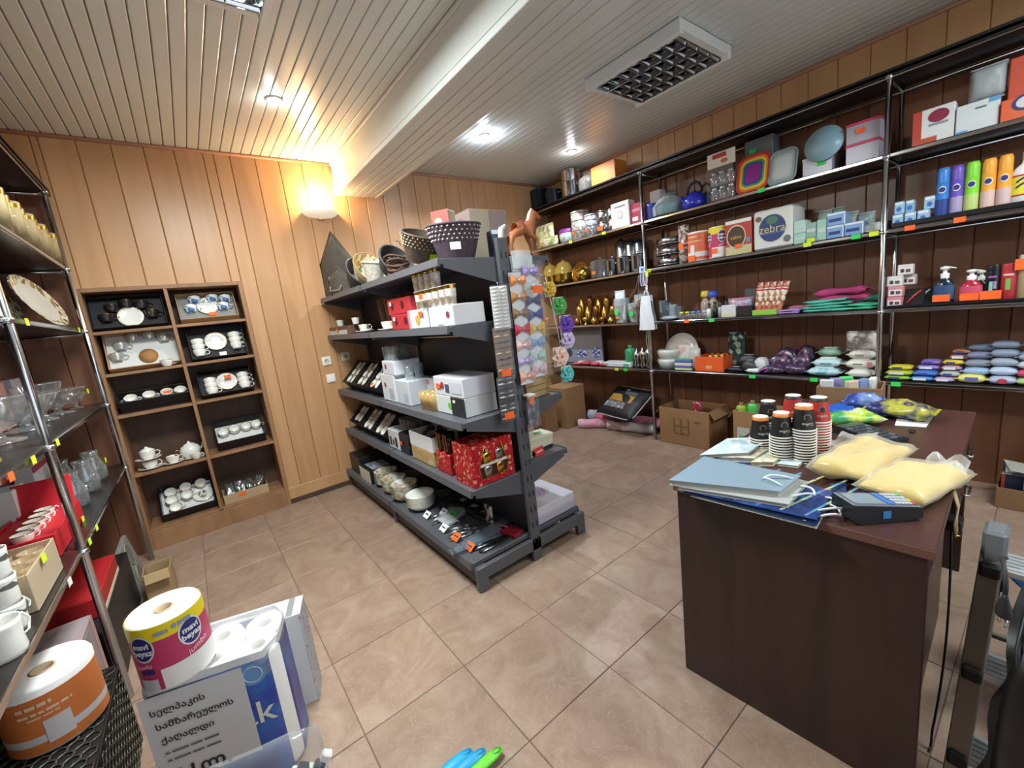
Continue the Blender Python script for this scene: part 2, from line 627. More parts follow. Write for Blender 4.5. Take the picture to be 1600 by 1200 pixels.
# back wall
mb = MB(); mb.box(XLW-.1, XW+.1, YB+.36, YB+.46, 0, H+.1); wb = structure(mb.build('wall_back', WALLT))
k = -6
while .04+PW*k < XW:
    x0, x1 = .04+PW*k, .04+PW*(k+1)
    k += 1
    x0c, x1c = max(x0, XLW), min(x1, XW)
    if x1c-x0c < .01: continue
    segs = []
    if x0c < NX2 and x1c > NX0:      # above the niche
        segs.append((max(x0c, NX0) if x0c < NX0 else x0c, x1c, NZ[0]+.03))
        if x0c < NX0-.03: segs = [(x0c, NX0-.03, .0), (NX0-.03, x1c, NZ[0]+.03)]
        if x1c > NX2+.03: segs = [(x0c, NX2+.03, NZ[0]+.03), (NX2+.03, x1c, .16)]
    else:
        segs.append((x0c, x1c, .16 if x0c > NX2-.1 else 0))
    for a, b, z in segs:
        if b-a < .012: continue
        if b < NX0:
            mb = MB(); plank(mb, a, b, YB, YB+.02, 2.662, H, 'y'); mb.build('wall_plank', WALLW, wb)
            mb = MB(); plank(mb, a, b, YB, YB+.02, z, 2.66, 'y'); mb.build('wall_plank', WALLD, wb)  # darker wood here also has the shelving's shadow put into its colour
        else:
            mb = MB(); plank(mb, a, b, YB, YB+.02, z, H, 'y'); mb.build('wall_plank', WALLW, wb)
mb = MB(); mb.box(NX2+.03, XW, YB-.004, YB+.02, .045, .158, .004); mb.build('skirting_board', WALLW, wb)
mb = MB(); mb.box(NX2+.03, XW, YB-.002, YB+.02, 0, .043, .003); structure(mb.build('baseboard_back', M('#4a3a30', .7, noise=(12, .15))))
# right wall
mb = MB(); mb.box(XW+.02, XW+.12, YF, YB+.46, 0, H+.1); wr = structure(mb.build('wall_right', WALLT))
y = YB
while y > YF:
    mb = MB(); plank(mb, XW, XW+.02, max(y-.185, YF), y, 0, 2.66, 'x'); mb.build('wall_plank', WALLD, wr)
    mb = MB(); plank(mb, XW, XW+.02, max(y-.185, YF), y, 2.662, H, 'x'); mb.build('wall_plank', WALLW, wr)
    y -= .185
# left wall
mb = MB(); mb.box(XLW-.12, XLW-.02, YF, YB+.46, 0, H+.1); wl = structure(mb.build('wall_left', WALLT))
y = YB
while y > YF:
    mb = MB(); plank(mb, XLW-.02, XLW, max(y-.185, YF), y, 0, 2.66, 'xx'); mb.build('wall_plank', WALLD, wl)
    mb = MB(); plank(mb, XLW-.02, XLW, max(y-.185, YF), y, 2.662, H, 'xx'); mb.build('wall_plank', WALLW, wl)
    y -= .185
# wall behind the camera with its shop window
wf = MB()
wx0, wx1, wz0, wz1 = -.55, 2.95, .55, 2.65
wf.box(XLW-.1, wx0, YF-.1, YF, 0, H+.1); wf.box(wx1, XW+.1, YF-.1, YF, 0, H+.1)
wf.box(wx0, wx1, YF-.1, YF, 0, wz0); wf.box(wx0, wx1, YF-.1, YF, wz1, H+.1)
wfo = structure(wf.build('wall_front', M('#cbbfae', .8, noise=(3, .04))))
mb = MB()
for a, b in ((wx0, wx0+.06), (1.17, 1.23), (wx1-.06, wx1)):
    mb.box(a, b, YF-.07, YF-.02, wz0, wz1, .004)
mb.box(wx0, wx1, YF-.07, YF-.02, wz0, wz0+.06, .004); mb.box(wx0, wx1, YF-.07, YF-.02, wz1-.06, wz1, .004)
win = structure(mb.build('window_1', M('#dcdcd8', .4)))
for a, b in ((wx0+.06, 1.17), (1.23, wx1-.06)):
    mb = MB(); mb.box(a, b, YF-.048, YF-.042, wz0+.06, wz1-.06); mb.build('pane', GLASS, win)
# ceiling: dark backing with long plastic slats under it
mb = MB(); mb.box(XLW-.1, XW+.1, YF, YB+.46, H+.014, H+.12); ceil_ = structure(mb.build('ceiling', SLATG))
SP = .0717
mb = MB()
mb.prism([(-.0345, 0), (-.0325, -.011), (-.029, -.013), (.029, -.013), (.0325, -.011), (.0345, 0), (.03, .001), (-.03, .001)], 0, YB-YF)
slat_me = mb.mesh([SLATM])
for v in slat_me.vertices:                      # profile is x,(y->z); length along y
    x, y, z = v.co
    v.co = (x, z, y)
for v in slat_me.polygons: v.flip()
x = XLW+.036
while x < XW:
    if not (BX0-.02 < x < BX1+.02):
        O('ceiling_slat', slat_me, ceil_, (x, YF, H+.013))
    x += SP
# beam boxed in with the same slats
mb = MB(); mb.box(BX0+.014, BX1-.014, YF, YB, HB+.014, H+.01); beam = structure(mb.build('trim_1', SLATG))
for i in range(5):
    O('beam_slat', slat_me, beam, (BX0+.065+i*SP, YF, HB+.013))
mb = MB(); mb.box(BX0-.002, BX0+.016, YF, YB, HB+.04, H-.03, .002); mb.build('beam_side', SLATM, beam)
mb = MB(); mb.box(BX0-.005, BX0+.03, YF, YB, HB-.003, HB+.036, .003); mb.build('corner_strip', SLATM, beam)
mb = MB(); mb.box(BX0-.014, BX0+.02, YF, YB, H-.03, H-.002, .006); mb.build('corner_strip', SLATM, beam)
mb = MB(); mb.box(BX1-.03, BX1+.004, YF, YB, HB-.003, HB+.036, .003); mb.build('corner_strip', SLATM, beam)
mb = MB(); mb.box(BX1-.016, BX1+.002, YF, YB, HB+.036, H, .002); mb.build('beam_side', SLATM, beam)
# cornice strips
CORN = M('#b98468', .5, noise=(5, .05))
def cornice(n, a, b, p):
    mb = MB()
    mb.tube([a, b], .014, 8)
    structure(mb.build('trim_%d' % n, CORN))
cornice(2, (XLW, YB-.004, H-.012), (BX0, YB-.004, H-.012), 0)
cornice(3, (BX1, YB-.004, H-.012), (XW, YB-.004, H-.012), 0)
cornice(4, (XW-.004, YF, H-.012), (XW-.004, YB, H-.012), 0)
cornice(5, (XLW+.004, YF, H-.012), (XLW+.004, YB, H-.012), 0)
cornice(6, (BX0-.004, YB-.004, HB), (BX0-.004, YB-.004, H), 0)

# ---------------------------------------------------------------- ceiling lights
HOUS = M('#e4e6e6', .4)
LOUV = M('#c8ccce', .12, 1.)
def louvre_light(x0, x1, y0, y1, label, lit):
    t = T('ceiling_light', label, 'ceiling light', ((x0+x1)/2, (y0+y1)/2, H-.085))
    w, l = (x1-x0)/2, (y1-y0)/2
    mb = MB()
    for a in (-1, 1):
        mb.box(*sorted((a*w, a*(w-.035))), -l, l, 0, .085, .004)
        mb.box(-w+.035, w-.035, *sorted((a*l, a*(l-.05))), .02, .085, .004)
    mb.box(-w, w, -l, l, .075, .085, .002)
    mb.build('housing', HOUS, t)
    mb = MB(); mb.box(-w+.036, w-.036, -l+.05, l-.05, .066, .072)
    mb.build('reflector', M('#8d9092', .25, 1.), t)
    for i in range(4):
        cx = -w+.036+(i+.5)*(2*w-.072)/4
        mb = MB(); mb.tube([(cx, -l+.05, .045), (cx, l-.05, .045)], .013, 8)
        mb.build('fluorescent_tube', M('#f4fbf7', .4, emit=9.) if lit else M('#d8dcda', .35), t)
    for i in range(5):
        cx = -w+.036+i*(2*w-.072)/4
        mb = MB(); mb.prism([(cx-.014, .055), (cx-.002, .004), (cx+.002, .004), (cx+.014, .055)], 0, 1)
        me = mb.mesh([LOUV])
        for v in me.vertices:
            a, b, c = v.co; v.co = (a, -l+.05+c*(2*l-.1), b)
        for p in me.polygons: p.flip()
        O('louvre_blade', me, t)
    mb = MB()
    mb.grid(lambda u, v: (-w+.036+u*(2*w-.072), -.012*(1-v)*v*4, .004+.05*v - .0*u), 8, 4)
    mb.grid(lambda u, v: (w-.036-u*(2*w-.072), .004+.012*(1-v)*v*4, .004+.05*v), 8, 4)
    bl = mb.mesh([LOUV])
    nb = 8
    for i in range(nb):
        O('cross_blade', bl, t, (0, -l+.07+i*(2*l-.14)/(nb-1), 0))
    if lit:
        a = area('fluorescent_light', ((x0+x1)/2, (y0+y1)/2, H-.1), (0, 0, 0), x1-x0-.06, y1-y0-.1, lit, (.92, 1, .99))
    return t
louvre_light(2.56, 3.17, 1.44, 2.165, 'silver louvred fluorescent ceiling light, unlit, on the right ceiling', False)
louvre_light(-.02, .6, 1.64, 2.375, 'lit louvred ceiling light at the top edge above the left aisle', 62)
louvre_light(2.2, 2.81, -1.0, -.27, 'unseen louvred ceiling light, added for extra light above the desk end', 34)  # unseen fixture, added to bring more light from above near the front
for x, y, lab, pw, colr in ((.767, 3.239, 'small round ceiling spotlight left of the beam', 9, (1, .97, .9)),
                      (2.421, 3.214, 'bright bluish ceiling spotlight just right of the beam', 38, (.75, .87, 1)),
                      (3.51, 3.208, 'small ceiling spotlight nearest the right wall', 11, (.95, .97, 1))):
    t = T('ceiling_spotlight', lab, 'spotlight', (x, y, H-.012))
    mb = MB(); mb.lathe([(.052, .012), (.052, .004), (.045, 0), (.034, .002), (.03, .012)], 20, caps=False)
    mb.build('trim_ring', M('#dedfe0', .3, .6), t)
    mb = MB(); mb.lathe([(0, .004), (.02, .004), (.031, .009)], 18, caps=False)
    mb.build('lens', M('#f2f6ff' if pw < 20 else '#dcecff', .3, emit=30. if pw > 20 else 12.), t)
    l = bpy.data.lights.new('spotlight_lamp', 'POINT'); l.energy = pw; l.color = colr; l.shadow_soft_size = .03
    o = bpy.data.objects.new('spotlight_lamp', l); COL.objects.link(o); o.location = (x, y, H-.07)
    l.energy = pw*.09
    l2 = bpy.data.lights.new('spotlight_beam', 'SPOT'); l2.energy = pw*2.6; l2.color = colr; l2.spot_size = 2.6; l2.spot_blend = .7; l2.shadow_soft_size = .03
    o = bpy.data.objects.new('spotlight_beam', l2); COL.objects.link(o); o.location = (x, y, H-.03)
# wall lamp
t = T('wall_lamp', 'glowing half-bowl wall lamp on the wood back wall', 'wall lamp', (1.215, YB, 2.56))
mb = MB()
def bowl(u, v):
    a = PI+PI*u
    r = .02+.135*math.sin(v*PI/2)**.8
    return (r*math.cos(a), r*math.sin(a)*.95, .005+.05*v**1.6)
mb.grid(bowl, 16, 6)
mb.grid(lambda u, v: Vector(bowl(1-u, v))*.97+Vector((0, 0, .003)), 16, 6)
mb.build('shade', M('#f3e6cf', .5, emit=.35), t)
mb = MB(); mb.lathe([(0, 0), (.016, .004), (.03, .035), (.03, .065), (.018, .09), (0, .098)], 12); mb.build('bulb', M('#ffd9a0', .5, emit=60.), t, (0, -.05, .05))
mb = MB(); mb.box(-.03, .03, -.012, 0, -.01, .07, .003); mb.build('bracket', M('#c9a56a', .3, .8), t)
l = bpy.data.lights.new('wall_lamp_light', 'POINT'); l.energy = 13; l.color = (1, .68, .36); l.shadow_soft_size = .04
o = bpy.data.objects.new('wall_lamp_light', l); COL.objects.link(o); o.location = (1.215, YB-.1, 2.74)
# switches and sockets on the wall beside the gondola
def wallplate(x, z, kind, label):
    t = T('wall_socket' if kind else 'light_switch', label, 'socket' if kind else 'switch', (x, YB, z))
    mb = MB(); mb.box(-.041, .041, -.012, 0, -.041, .041, .004); mb.build('cover_plate', M('#efece2', .35), t)
    if kind:
        mb = MB(); mb.lathe([(.021, 0), (.021, .004), (.018, .004), (.018, .001), (0, .001)], 16); mb.build('socket_well', M('#cfcbbf', .4), t, (0, -.012, 0), (PI/2, 0, 0))
        for s in (-.0095, .0095):
            mb = MB(); mb.lathe([(.003, 0), (.003, .002), (0, .002)], 8); mb.build('pin_hole', BLACKC, t, (s, -.0135, 0), (PI/2, 0, 0))
    else:
        mb = MB(); mb.prism([(-.027, -.012), (.027, -.012), (.027, -.02), (-.027, -.014)], -.027, .027); mb.build('rocker', M('#f4f2ea', .3), t)
wallplate(1.02, 1.259, True, 'upper white wall socket on the wood beside grey shelving')
wallplate(1.029, 1.089, False, 'white light switch below the socket on the wood wall')
wallplate(1.202, 1.275, True, 'white wall socket farther right, half behind the gondola')
# ================================================================== FURNITURE
DKW = WOOD('#2c1a18', '#3a2320', .35, (14, 14, 1.2), .04)
NICHE = WOOD('#8a6446', '#a57b58', .45, (8, 8, 2), .05)
NBACK = WOOD('#4a3527', '#5c4332', .55, (8, 8, 2), .03)
# niche cabinet let into the back wall
t = T('niche_cabinet', 'recessed wooden niche cabinet of two columns holding tea sets', 'cabinet', ((NX0+NX2)/2, YB, 0))
ox = (NX0+NX2)/2
def part(name, mat, parent, x0, x1, y0, y1, z0, z1, b=.002):
    mb = MB(); mb.box(x0, x1, y0, y1, z0, z1, b)
    return mb.build(name, mat, parent)
part('side_panel', NICHE, t, NX0-ox-.03, NX0-ox, -.006, .33, .0, NZ[0]+.03)
part('side_panel', NICHE, t, NX2-ox, NX2-ox+.03, -.006, .33, .0, NZ[0]+.03)
part('top_panel', NICHE, t, NX0-ox, NX2-ox, -.006, .33, NZ[0], NZ[0]+.03)
part('back_panel', NBACK, t, NX0-ox, NX2-ox, .31, .33, 0, NZ[0])
part('divider', NICHE, t, NX1-ox-.012, NX1-ox+.012, -.003, .31, NZ[5], NZ[0])
part('plinth', NICHE, t, NX0-ox, NX2-ox, -.004, .02, 0, NZ[5]-.011)
for i in range(1, 6):
    part('shelf', NICHE, t, NX0-ox, NX1-ox-.012, 0, .31, NZ[i]-.011, NZ[i]+.011)
    part('shelf', NICHE, t, NX1-ox+.012, NX2-ox, 0, .31, NZ[i]-.011, NZ[i]+.011)

# chrome and board shelving along a wall -------------------------------------------------
BOARD = M('#26211f', .25, noise=(6, .15))
TOPB = M('#1b191b', .3)
def wall_shelving(label, x_front, x_wall, zs, ys, sgn, y0, y1, fascia):
    t = T('shelving_unit', label, 'shelving', (x_front, (y0+y1)/2, 0))
    oy = (y0+y1)/2
    def bx(name, mat, a, b, c, d, z0, z1, bv=.002):
        xa, xb = sorted((a-x_front, b-x_front))
        return part(name, mat, t, xa, xb, c-oy, d-oy, z0, z1, bv)
    cuts = [y0] + [y for y in ys] + [y1]
    for k, z in enumerate(zs):
        for a, b in zip(sorted(cuts), sorted(cuts)[1:]):
            if b-a < .1: continue
            if k == 0:
                bx('top_board', TOPB, x_front-sgn*.02, x_wall-sgn*.005, a, b, z, z+.02)
                bx('fascia', TOPB, x_front-sgn*.02, x_front-sgn*.006, a, b, z-.012, z+fascia)
            else:
                bx('shelf_board', BOARD, x_front, x_wall-sgn*.005, a+.003, b-.003, z-.012, z+.009)
        mb = MB(); mb.box(-.008, .004, y0-oy, y1-oy, z-.016, z+.006, .004) if sgn > 0 else mb.box(-.004, .008, y0-oy, y1-oy, z-.016, z+.006, .004)
        mb.build('front_rail', CHROME, t)
        mb = MB(); mb.tube([(sgn*(abs(x_wall-x_front)-.06), y0-oy, z-.03), (sgn*(abs(x_wall-x_front)-.06), y1-oy, z-.03)], .011, 8)
        mb.build('rear_rail', CHROME, t)
    for y in ys:
        mb = MB(); mb.tube([(-sgn*.004, y-oy, 0), (-sgn*.004, y-oy, zs[0]+.0)], .0165, 12)
        pst = mb.build('post', CHROME, t)
        xr = sgn*(abs(x_wall-x_front)-.05)
        mb = MB(); mb.tube([(xr, y-oy, 0), (xr, y-oy, zs[0])], .0135, 10); mb.build('rear_post', CHROME, t)
        for z in zs:
            mb = MB(); mb.at(-sgn*.004, y-oy, z-.022).lathe([(.0166, 0), (.023, .003), (.023, .021), (.0166, .024)], 12, caps=False)
            mb.build('collar', CHROME, pst)
            mb = MB(); mb.tube([(0, y-oy, z-.024), (xr, y-oy, z-.024)], .008, 8); mb.build('bracket', CHROME, t)
    return t, oy
RSH, RSY = wall_shelving('long chrome and dark board shelving along the right wall', XR, XW, RZ, [2.56, .752, -.9], 1, -1.2, 4.2, .035)
LSH, LSY = wall_shelving('chrome and dark board shelving along the left wall', XL, XLW, LZ, [4.09, 2.5, .9], -1, -.2, 4.2, .035)
def rail_tag(side, tier, u, kind):
    if side == 'R':
        y = colsolve(u, 1, (XR-.01, 0, RZ[tier])); ptag(RSH, kind, (-.0125, y-RSY, RZ[tier]-.006), (0, 0, -PI/2))
    else:
        y = colsolve(u, 1, (XL+.01, 0, LZ[tier])); ptag(LSH, kind, (.0125, y-LSY, LZ[tier]-.006), (0, 0, PI/2))
for u, tr, k in ((892, 1, 'y'), (944, 1, 'y'), (1190, 1, 'g'), (1014, 2, 'y'), (1262, 2, 'y'), (1338, 2, 'g'), (1366, 2, 'y'), (1422, 2, 'o'), (1500, 2, 'o'),
                 (1073, 3, 'o'), (1112, 3, 'g'), (964, 4, 'y'), (978, 4, 'g'), (1176, 4, 'g'), (1272, 4, 'g'), (1330, 4, 'g'), (1400, 4, 'g')):
    rail_tag('R', tr, u, k)
for u, tr, k in ((38, 2, 'y'), (121, 2, 'y'), (86, 3, 'y'), (48, 3, 'y'), (12, 3, 'o'), (148, 4, 'y'), (137, 4, 'y'), (105, 4, 'w')):
    rail_tag('L', tr, u, k)

# grey metal gondola -----------------------------------------------------------------------
GREY = M('#55565c', .42, noise=(25, .03))
GREYB = M('#3c3d43', .5, noise=(25, .03))
GON = T('gondola_shelving', 'double-sided grey metal gondola shelving in the middle of the shop', 'shelving', (GXC, (GY0+GY2)/2, 0))
gy = (GY0+GY2)/2
GRX = 1.85
def gp(name, mat, x0, x1, y0, y1, z0, z1, b=.003):
    return part(name, mat, GON, x0-GXC, x1-GXC, y0-gy, y1-gy, z0, z1, b)
for y in (GY0, GY1, GY2):
    mb = MB(); yy = y-gy
    mb.box(-.035, .035, yy, yy+.03, .0, 1.93, .003)
    for z in range(12, 185, 10):        # slotted face
        mb.mi = 1
        for s in (-.02, .011): mb.box(s, s+.009, yy-.0006, yy, z/100, z/100+.035)
        mb.mi = 0
    mb.build('upright', [GREY, BLACKC], GON)
    mb = MB(); mb.box(GXB+.045-GXC, GRX-GXC, yy, yy+.03, .07, .145, .003); mb.build('base_leg', GREY, GON)
    for x in (GXB+.045, GRX):
        mb = MB(); mb.box(x-GXC-.035, x-GXC+.035, yy-.004, yy+.034, 0, .15, .006); mb.build('foot', GREY, GON)
for a, b in ((GY0+.03, GY1), (GY1+.03, GY2)):
    for z0, z1 in ((.15, .56), (.565, .98), (.985, 1.4), (1.405, 1.83)):
        gp('back_panel', GREYB, GXC-.015, GXC+.015, a, b, z0, z1, .004)
    for side in (-1, 1):
        tiers = list(enumerate(GZ)) if side < 0 else [(0, GZ[0]), (2, .985), (3, .615), (4, GZ[4])]
        for k, z in tiers:
            xf = (GXB if k == 4 else GX) if side < 0 else (1.86 if k == 4 else 1.805)
            if k == 4: mz0 = z-.06
            x0, x1 = sorted((xf, GXC+side*.02))
            mb = MB(); mb.box(x0-GXC, x1-GXC, a-gy+.002, b-gy-.002, z-.028, z+.002, .003)
            mb.build('shelf', GREY, GON)
            # price channel on the front lip, leaning a little
            mb = MB()
            s = side
            X = xf-GXC
            poly = [(X, z-.036), (X+s*.014, z-.034), (X+s*.006, z+.006), (X-s*.003, z+.006)]
            if s < 0: poly = poly[::-1]
            mb.prism(poly, 0, 1)
            me = mb.mesh([GREY])
            for v in me.vertices:
                p, q, w_ = v.co; v.co = (p, a-gy+.004+w_*(b-a-.008), q)
            for pl in me.polygons: pl.flip()
            O('price_channel', me, GON)
            # side brackets under the shelf
            if k != 4:
                for yb in (a+.001, b-.007):
                    mb = MB()
                    xi = GXC+side*.03
                    poly = [(xi-GXC, z-.14), (xi-GXC, z), (xf-side*.02-GXC, z), (xf-side*.02-GXC, z-.045)]
                    if side > 0: poly = poly[::-1]
                    mb.prism(poly, 0, .005)
                    me = mb.mesh([GREY])
                    for v in me.vertices:
                        p, q, w_ = v.co; v.co = (p, yb-gy+w_, q)
                    for pl in me.polygons: pl.flip()
                    O('bracket', me, GON)
            else:
                gp('kick_plate', GREYB, xf+(-side)*.03-.004, xf+(-side)*.03+.004, a, b, .03, z-.03)

# cash desk ---------------------------------------------------------------------------------
DZ = .82
dl = [Vector((1.352, .855)), Vector((1.402, .165)), Vector((2.83, .225)), Vector((2.78, .93))]
DSK = T('cash_desk', 'dark mahogany cash desk with gift bags and card terminal on top', 'desk', (2.1, .55, 0), math.atan2(.06, 1.43))
di = DSK.matrix_basis.inverted()
q = [di @ Vector((p.x, p.y, 0)) for p in dl]
dx0, dx1 = (q[0].x+q[1].x)/2, (q[2].x+q[3].x)/2
dy0, dy1 = q[1].y, q[0].y
def dp(name, x0, x1, y0, y1, z0, z1, b=.003, mat=None): return part(name, mat or DKW, DSK, x0, x1, y0, y1, z0, z1, b)
DTOP = WOOD('#452b27', '#533630', .3, (1.5, 12, 12), .02)
dp('desk_top', dx0-.008, dx1+.02, dy0-.012, dy1+.01, DZ-.028, DZ, .004, DTOP)
dp('edge_band', dx0-.0095, dx0-.007, dy0-.012, dy1+.01, DZ-.026, DZ-.001, .0005, M('#6b4a40', .3))
dp('end_panel', dx0, dx0+.022, dy0, dy1, 0, DZ-.028)
dp('end_panel', dx1-.022, dx1, dy0, dy1, 0, DZ-.028)
dp('front_panel', dx0+.022, dx1-.022, dy1-.03, dy1-.01, .03, DZ-.028)
dp('lower_panel', dx0+.022, dx1-.46, dy0+.035, dy0+.055, .0, .46)
dp('lower_shelf', dx0+.022, dx1-.46, dy0+.055, dy1-.03, .44, .46)
dp('drawer_unit', dx1-.45, dx1-.022, dy0+.02, dy1-.03, .42, DZ-.028)
for i in range(2):
    d_ = dp('drawer_front', dx1-.445, dx1-.027, dy0+.005, dy0+.02, .43+.18*i, .43+.18*i+.17)
    mb = MB(); mb.tube([(dx1-.29, dy0+.003, .52+.18*i), (dx1-.29, dy0-.02, .52+.18*i), (dx1-.18, dy0-.02, .52+.18*i), (dx1-.18, dy0+.003, .52+.18*i)], .005, 6)
    mb.build('handle', CHROME, d_)
def DK(u, v, dz=0): return at(u, v, Z=DZ+dz)
# ================================================================== BUILDERS FOR GOODS
_cache = {}


def cached(key, fn):
    if key not in _cache: _cache[key] = fn()
    return _cache[key]


def facem(face, w, d, h):
    if face == 'f': o, a, i, b = (-w/2, 0, 0), (1, 0, 0), (0, 1, 0), (0, 0, 1)
    elif face == 'l': o, a, i, b = (-w/2, d, 0), (0, -1, 0), (1, 0, 0), (0, 0, 1)
    elif face == 'r': o, a, i, b = (w/2, 0, 0), (0, 1, 0), (-1, 0, 0), (0, 0, 1)
    else: o, a, i, b = (-w/2, 0, h), (1, 0, 0), (0, 0, -1), (0, 1, 0)
    m = Matrix.Identity(4)
    for r in range(3):
        m[r][0], m[r][1], m[r][2], m[r][3] = a[r], i[r], b[r], o[r]
    return m


def deco(root, w, d, h, items, y0=0.):
    for n_, it in enumerate(items):
        k = it[0]
        if k == 'p':
            x0, x1, z0, z1, mat = it[1:6]; face = it[6] if len(it) > 6 else 'f'
        elif k == 'o':
            cx, cz, rx, rz, mat = it[1:6]; face = it[6] if len(it) > 6 else 'f'
        elif k == 't':
            s, size, cx, cz, mat = it[1:6]; face = it[6] if len(it) > 6 else 'f'
        elif k == 'tag':
            kind, cx, cz = it[1:4]; face = it[4] if len(it) > 4 else 'f'
        fw_ = d if face in 'lr' else w
        fh_ = d if face == 't' else h
        m = facem(face, w, d, h) @ Matrix.Translation((0, (y0 if face == 'f' else 0)-.0006*n_, 0))
        if k == 'p':
            mb = MB(); mb.box(x0*fw_, x1*fw_, -.0012, .0, z0*fh_, z1*fh_)
            o = mb.build('printed_panel', mat, root); o.matrix_basis = m
        elif k == 'o':
            mb = MB()
            n = 20
            mb.prism([(rx*math.cos(2*PI*i/n), rz*math.sin(2*PI*i/n)) for i in range(n)], 0, .002)
            o = mb.build('printed_oval', mat, root)
            o.matrix_basis = m @ Matrix.Translation((cx*fw_, 0, cz*fh_)) @ Matrix.Rotation(PI/2, 4, 'X')
        elif k == 't':
            o = O('lettering', text_mesh(s, size, mat), root)
            o.matrix_basis = m @ Matrix.Translation((cx*fw_, -.0024, cz*fh_)) @ Matrix.Rotation(PI/2, 4, 'X')
        else:
            o = ptag(root, kind, None)
            o.matrix_basis = m @ Matrix.Translation((cx*fw_, -.003, cz*fh_))


def carton(f, d, mat, label, cat='box', name='carton', group=None, dec=(), turn=0, lid=None, flapmat=None):
    """closed product box with tuck flap seams; lid=(height, material) gives a lift-off lid"""
    t = TF(name, label, cat, f, group, turn)
    w, h = f.w, f.h
    mb = MB(); mb.box(-w/2, w/2, 0, d, 0, h if not lid else h-.002, min(.004, h*.1))
    mb.build('box_body', mat, t)
    if lid:
        mb = MB(); mb.box(-w/2-.002, w/2+.002, -.002, d+.002, h-lid[0], h, .003)
        mb.build('lid', lid[1], t)
    else:
        mb = MB(); mb.box(-w/2+.003, w/2-.003, .004, d*.55, h-.0005, h+.0012)
        mb.build('flap', flapmat or mat, t)
    deco(t, w, d, h, dec, -.002 if lid else 0)
    return t


def opencarton(f, d, mat, label, name='open_box', cat='box', th=.006, flaps=True, group=None, dec=(), turn=0, inner=None):
    t = TF(name, label, cat, f, group, turn)
    w, h = f.w, f.h
    m2 = inner or mat
    def pnl(n, *a):
        mb = MB(); mb.box(*a, min(.002, th*.3)); return mb.build(n, mat, t)
    pnl('bottom_panel', -w/2, w/2, 0, d, 0, th)
    pnl('front_panel', -w/2, w/2, 0, th, th, h); pnl('back_panel', -w/2, w/2, d-th, d, th, h)
    pnl('side_panel', -w/2, -w/2+th, th, d-th, th, h); pnl('side_panel', w/2-th, w/2, th, d-th, th, h)
    if flaps:
        for s in (-1, 1):
            mb = MB(); mb.at(s*(w/2-th/2), d/2, h, ry=s*2.5).box(-.002, .002, -d/2+.01, d/2-.01, 0, min(.4*w, .09), .001); mb.build('flap', m2, t)
    deco(t, w, d, h, dec)
    return t


def PROF(f, t, prof, mat, name, n=20, sy=1., loc=None):
    mb = MB(); mb.lathe(prof, n, sy=sy, caps=False)
    return mb.build(name, mat, t, loc)


def lath(f, prof, mat, label, cat, name, group=None, n=22, d=0, parts=(), sy=1.):
    """turned thing standing on f; prof in units of (half width, height)"""
    t = TF(name, label, cat, f, group)
    R, h = f.w/2, f.h
    yy = R*sy+d
    PROF(f, t, [(a*R, b*h) for a, b in prof], mat, 'body', n, sy, (0, yy, 0))
    for pn, pp, pm in parts:
        PROF(f, t, [(a*R, b*h) for a, b in pp], pm, pn, n, sy, (0, yy, 0))
    return t


# ---- cups, saucers, plates: shared meshes --------------------------------------------------
def cup_mesh(r, h, flare=.62):
    def mk():
        mb = MB()
        mb.lathe([(0, .003), (r*flare*.9, .003), (r*flare*.92, 0), (r*flare, 0), (r*flare*1.06, h*.12), (r*.9, h*.5), (r*.97, h*.85), (r, h), (r*.955, h), (r*.92, h*.85), (r*.85, h*.5), (r*flare*.9, h*.14), (0, h*.1)], 18, caps=False)
        return mb.mesh([PORC])
    return cached(('cup', r, h, flare), mk)


def rim_mesh(r, h):
    def mk():
        mb = MB(); mb.tube([((r*.98)*math.cos(2*PI*i/20), (r*.98)*math.sin(2*PI*i/20), h) for i in range(20)], .0016, 5, closed=True)
        return mb.mesh([GOLD])
    return cached(('rim', r, h), mk)


def handle_mesh(r, h):
    def mk():
        mb = MB()
        mb.tube([(r*.9, 0, h*.8), (r*1.25, 0, h*.86), (r*1.52, 0, h*.62), (r*1.35, 0, h*.32), (r*.82, 0, h*.24)], .0035, 6)
        return mb.mesh([PORC])
    return cached(('handle', r, h), mk)


def cup(loc, rz, label, group=None, r=.038, h=.05, mat=None, rim=True, matrix=None, name='tea_cup', flare=.62, hand=True, cat='cup'):
    t = T(name, label, cat, loc if loc is not None else (0, 0, 0), rz, group)
    O('bowl', cup_mesh(r, h, flare), t, mat=mat)
    if hand: O('handle', handle_mesh(r, h), t, mat=mat)
    if rim: O('gold_rim', rim_mesh(r, h), t)
    if matrix is not None: t.matrix_world = matrix
    return t


def saucer_mesh(r):
    def mk():
        mb = MB()
        mb.lathe([(0, .002), (r*.45, .002), (r*.47, 0), (r*.52, .001), (r*.75, .006), (r, .015), (r*.99, .0175), (r*.74, .009), (r*.5, .005), (0, .0045)], 28, caps=False)
        return mb.mesh([PORC])
    return cached(('sau', r), mk)


def saucer(loc, label, group=None, r=.065, mat=None, rim=True, matrix=None, name='saucer', cat='saucer', motif=None):
    t = T(name, label, cat, loc if loc is not None else (0, 0, 0), 0, group)
    O('dish', saucer_mesh(r), t, mat=mat)
    if rim: O('gold_rim', rim_mesh(r, .016), t)
    if motif:
        mb = MB(); mb.lathe([(0, .0052), (r*.5, .0056)], 20, caps=False); mb.build('printed_motif', motif, t)
    if matrix is not None: t.matrix_world = matrix
    return t


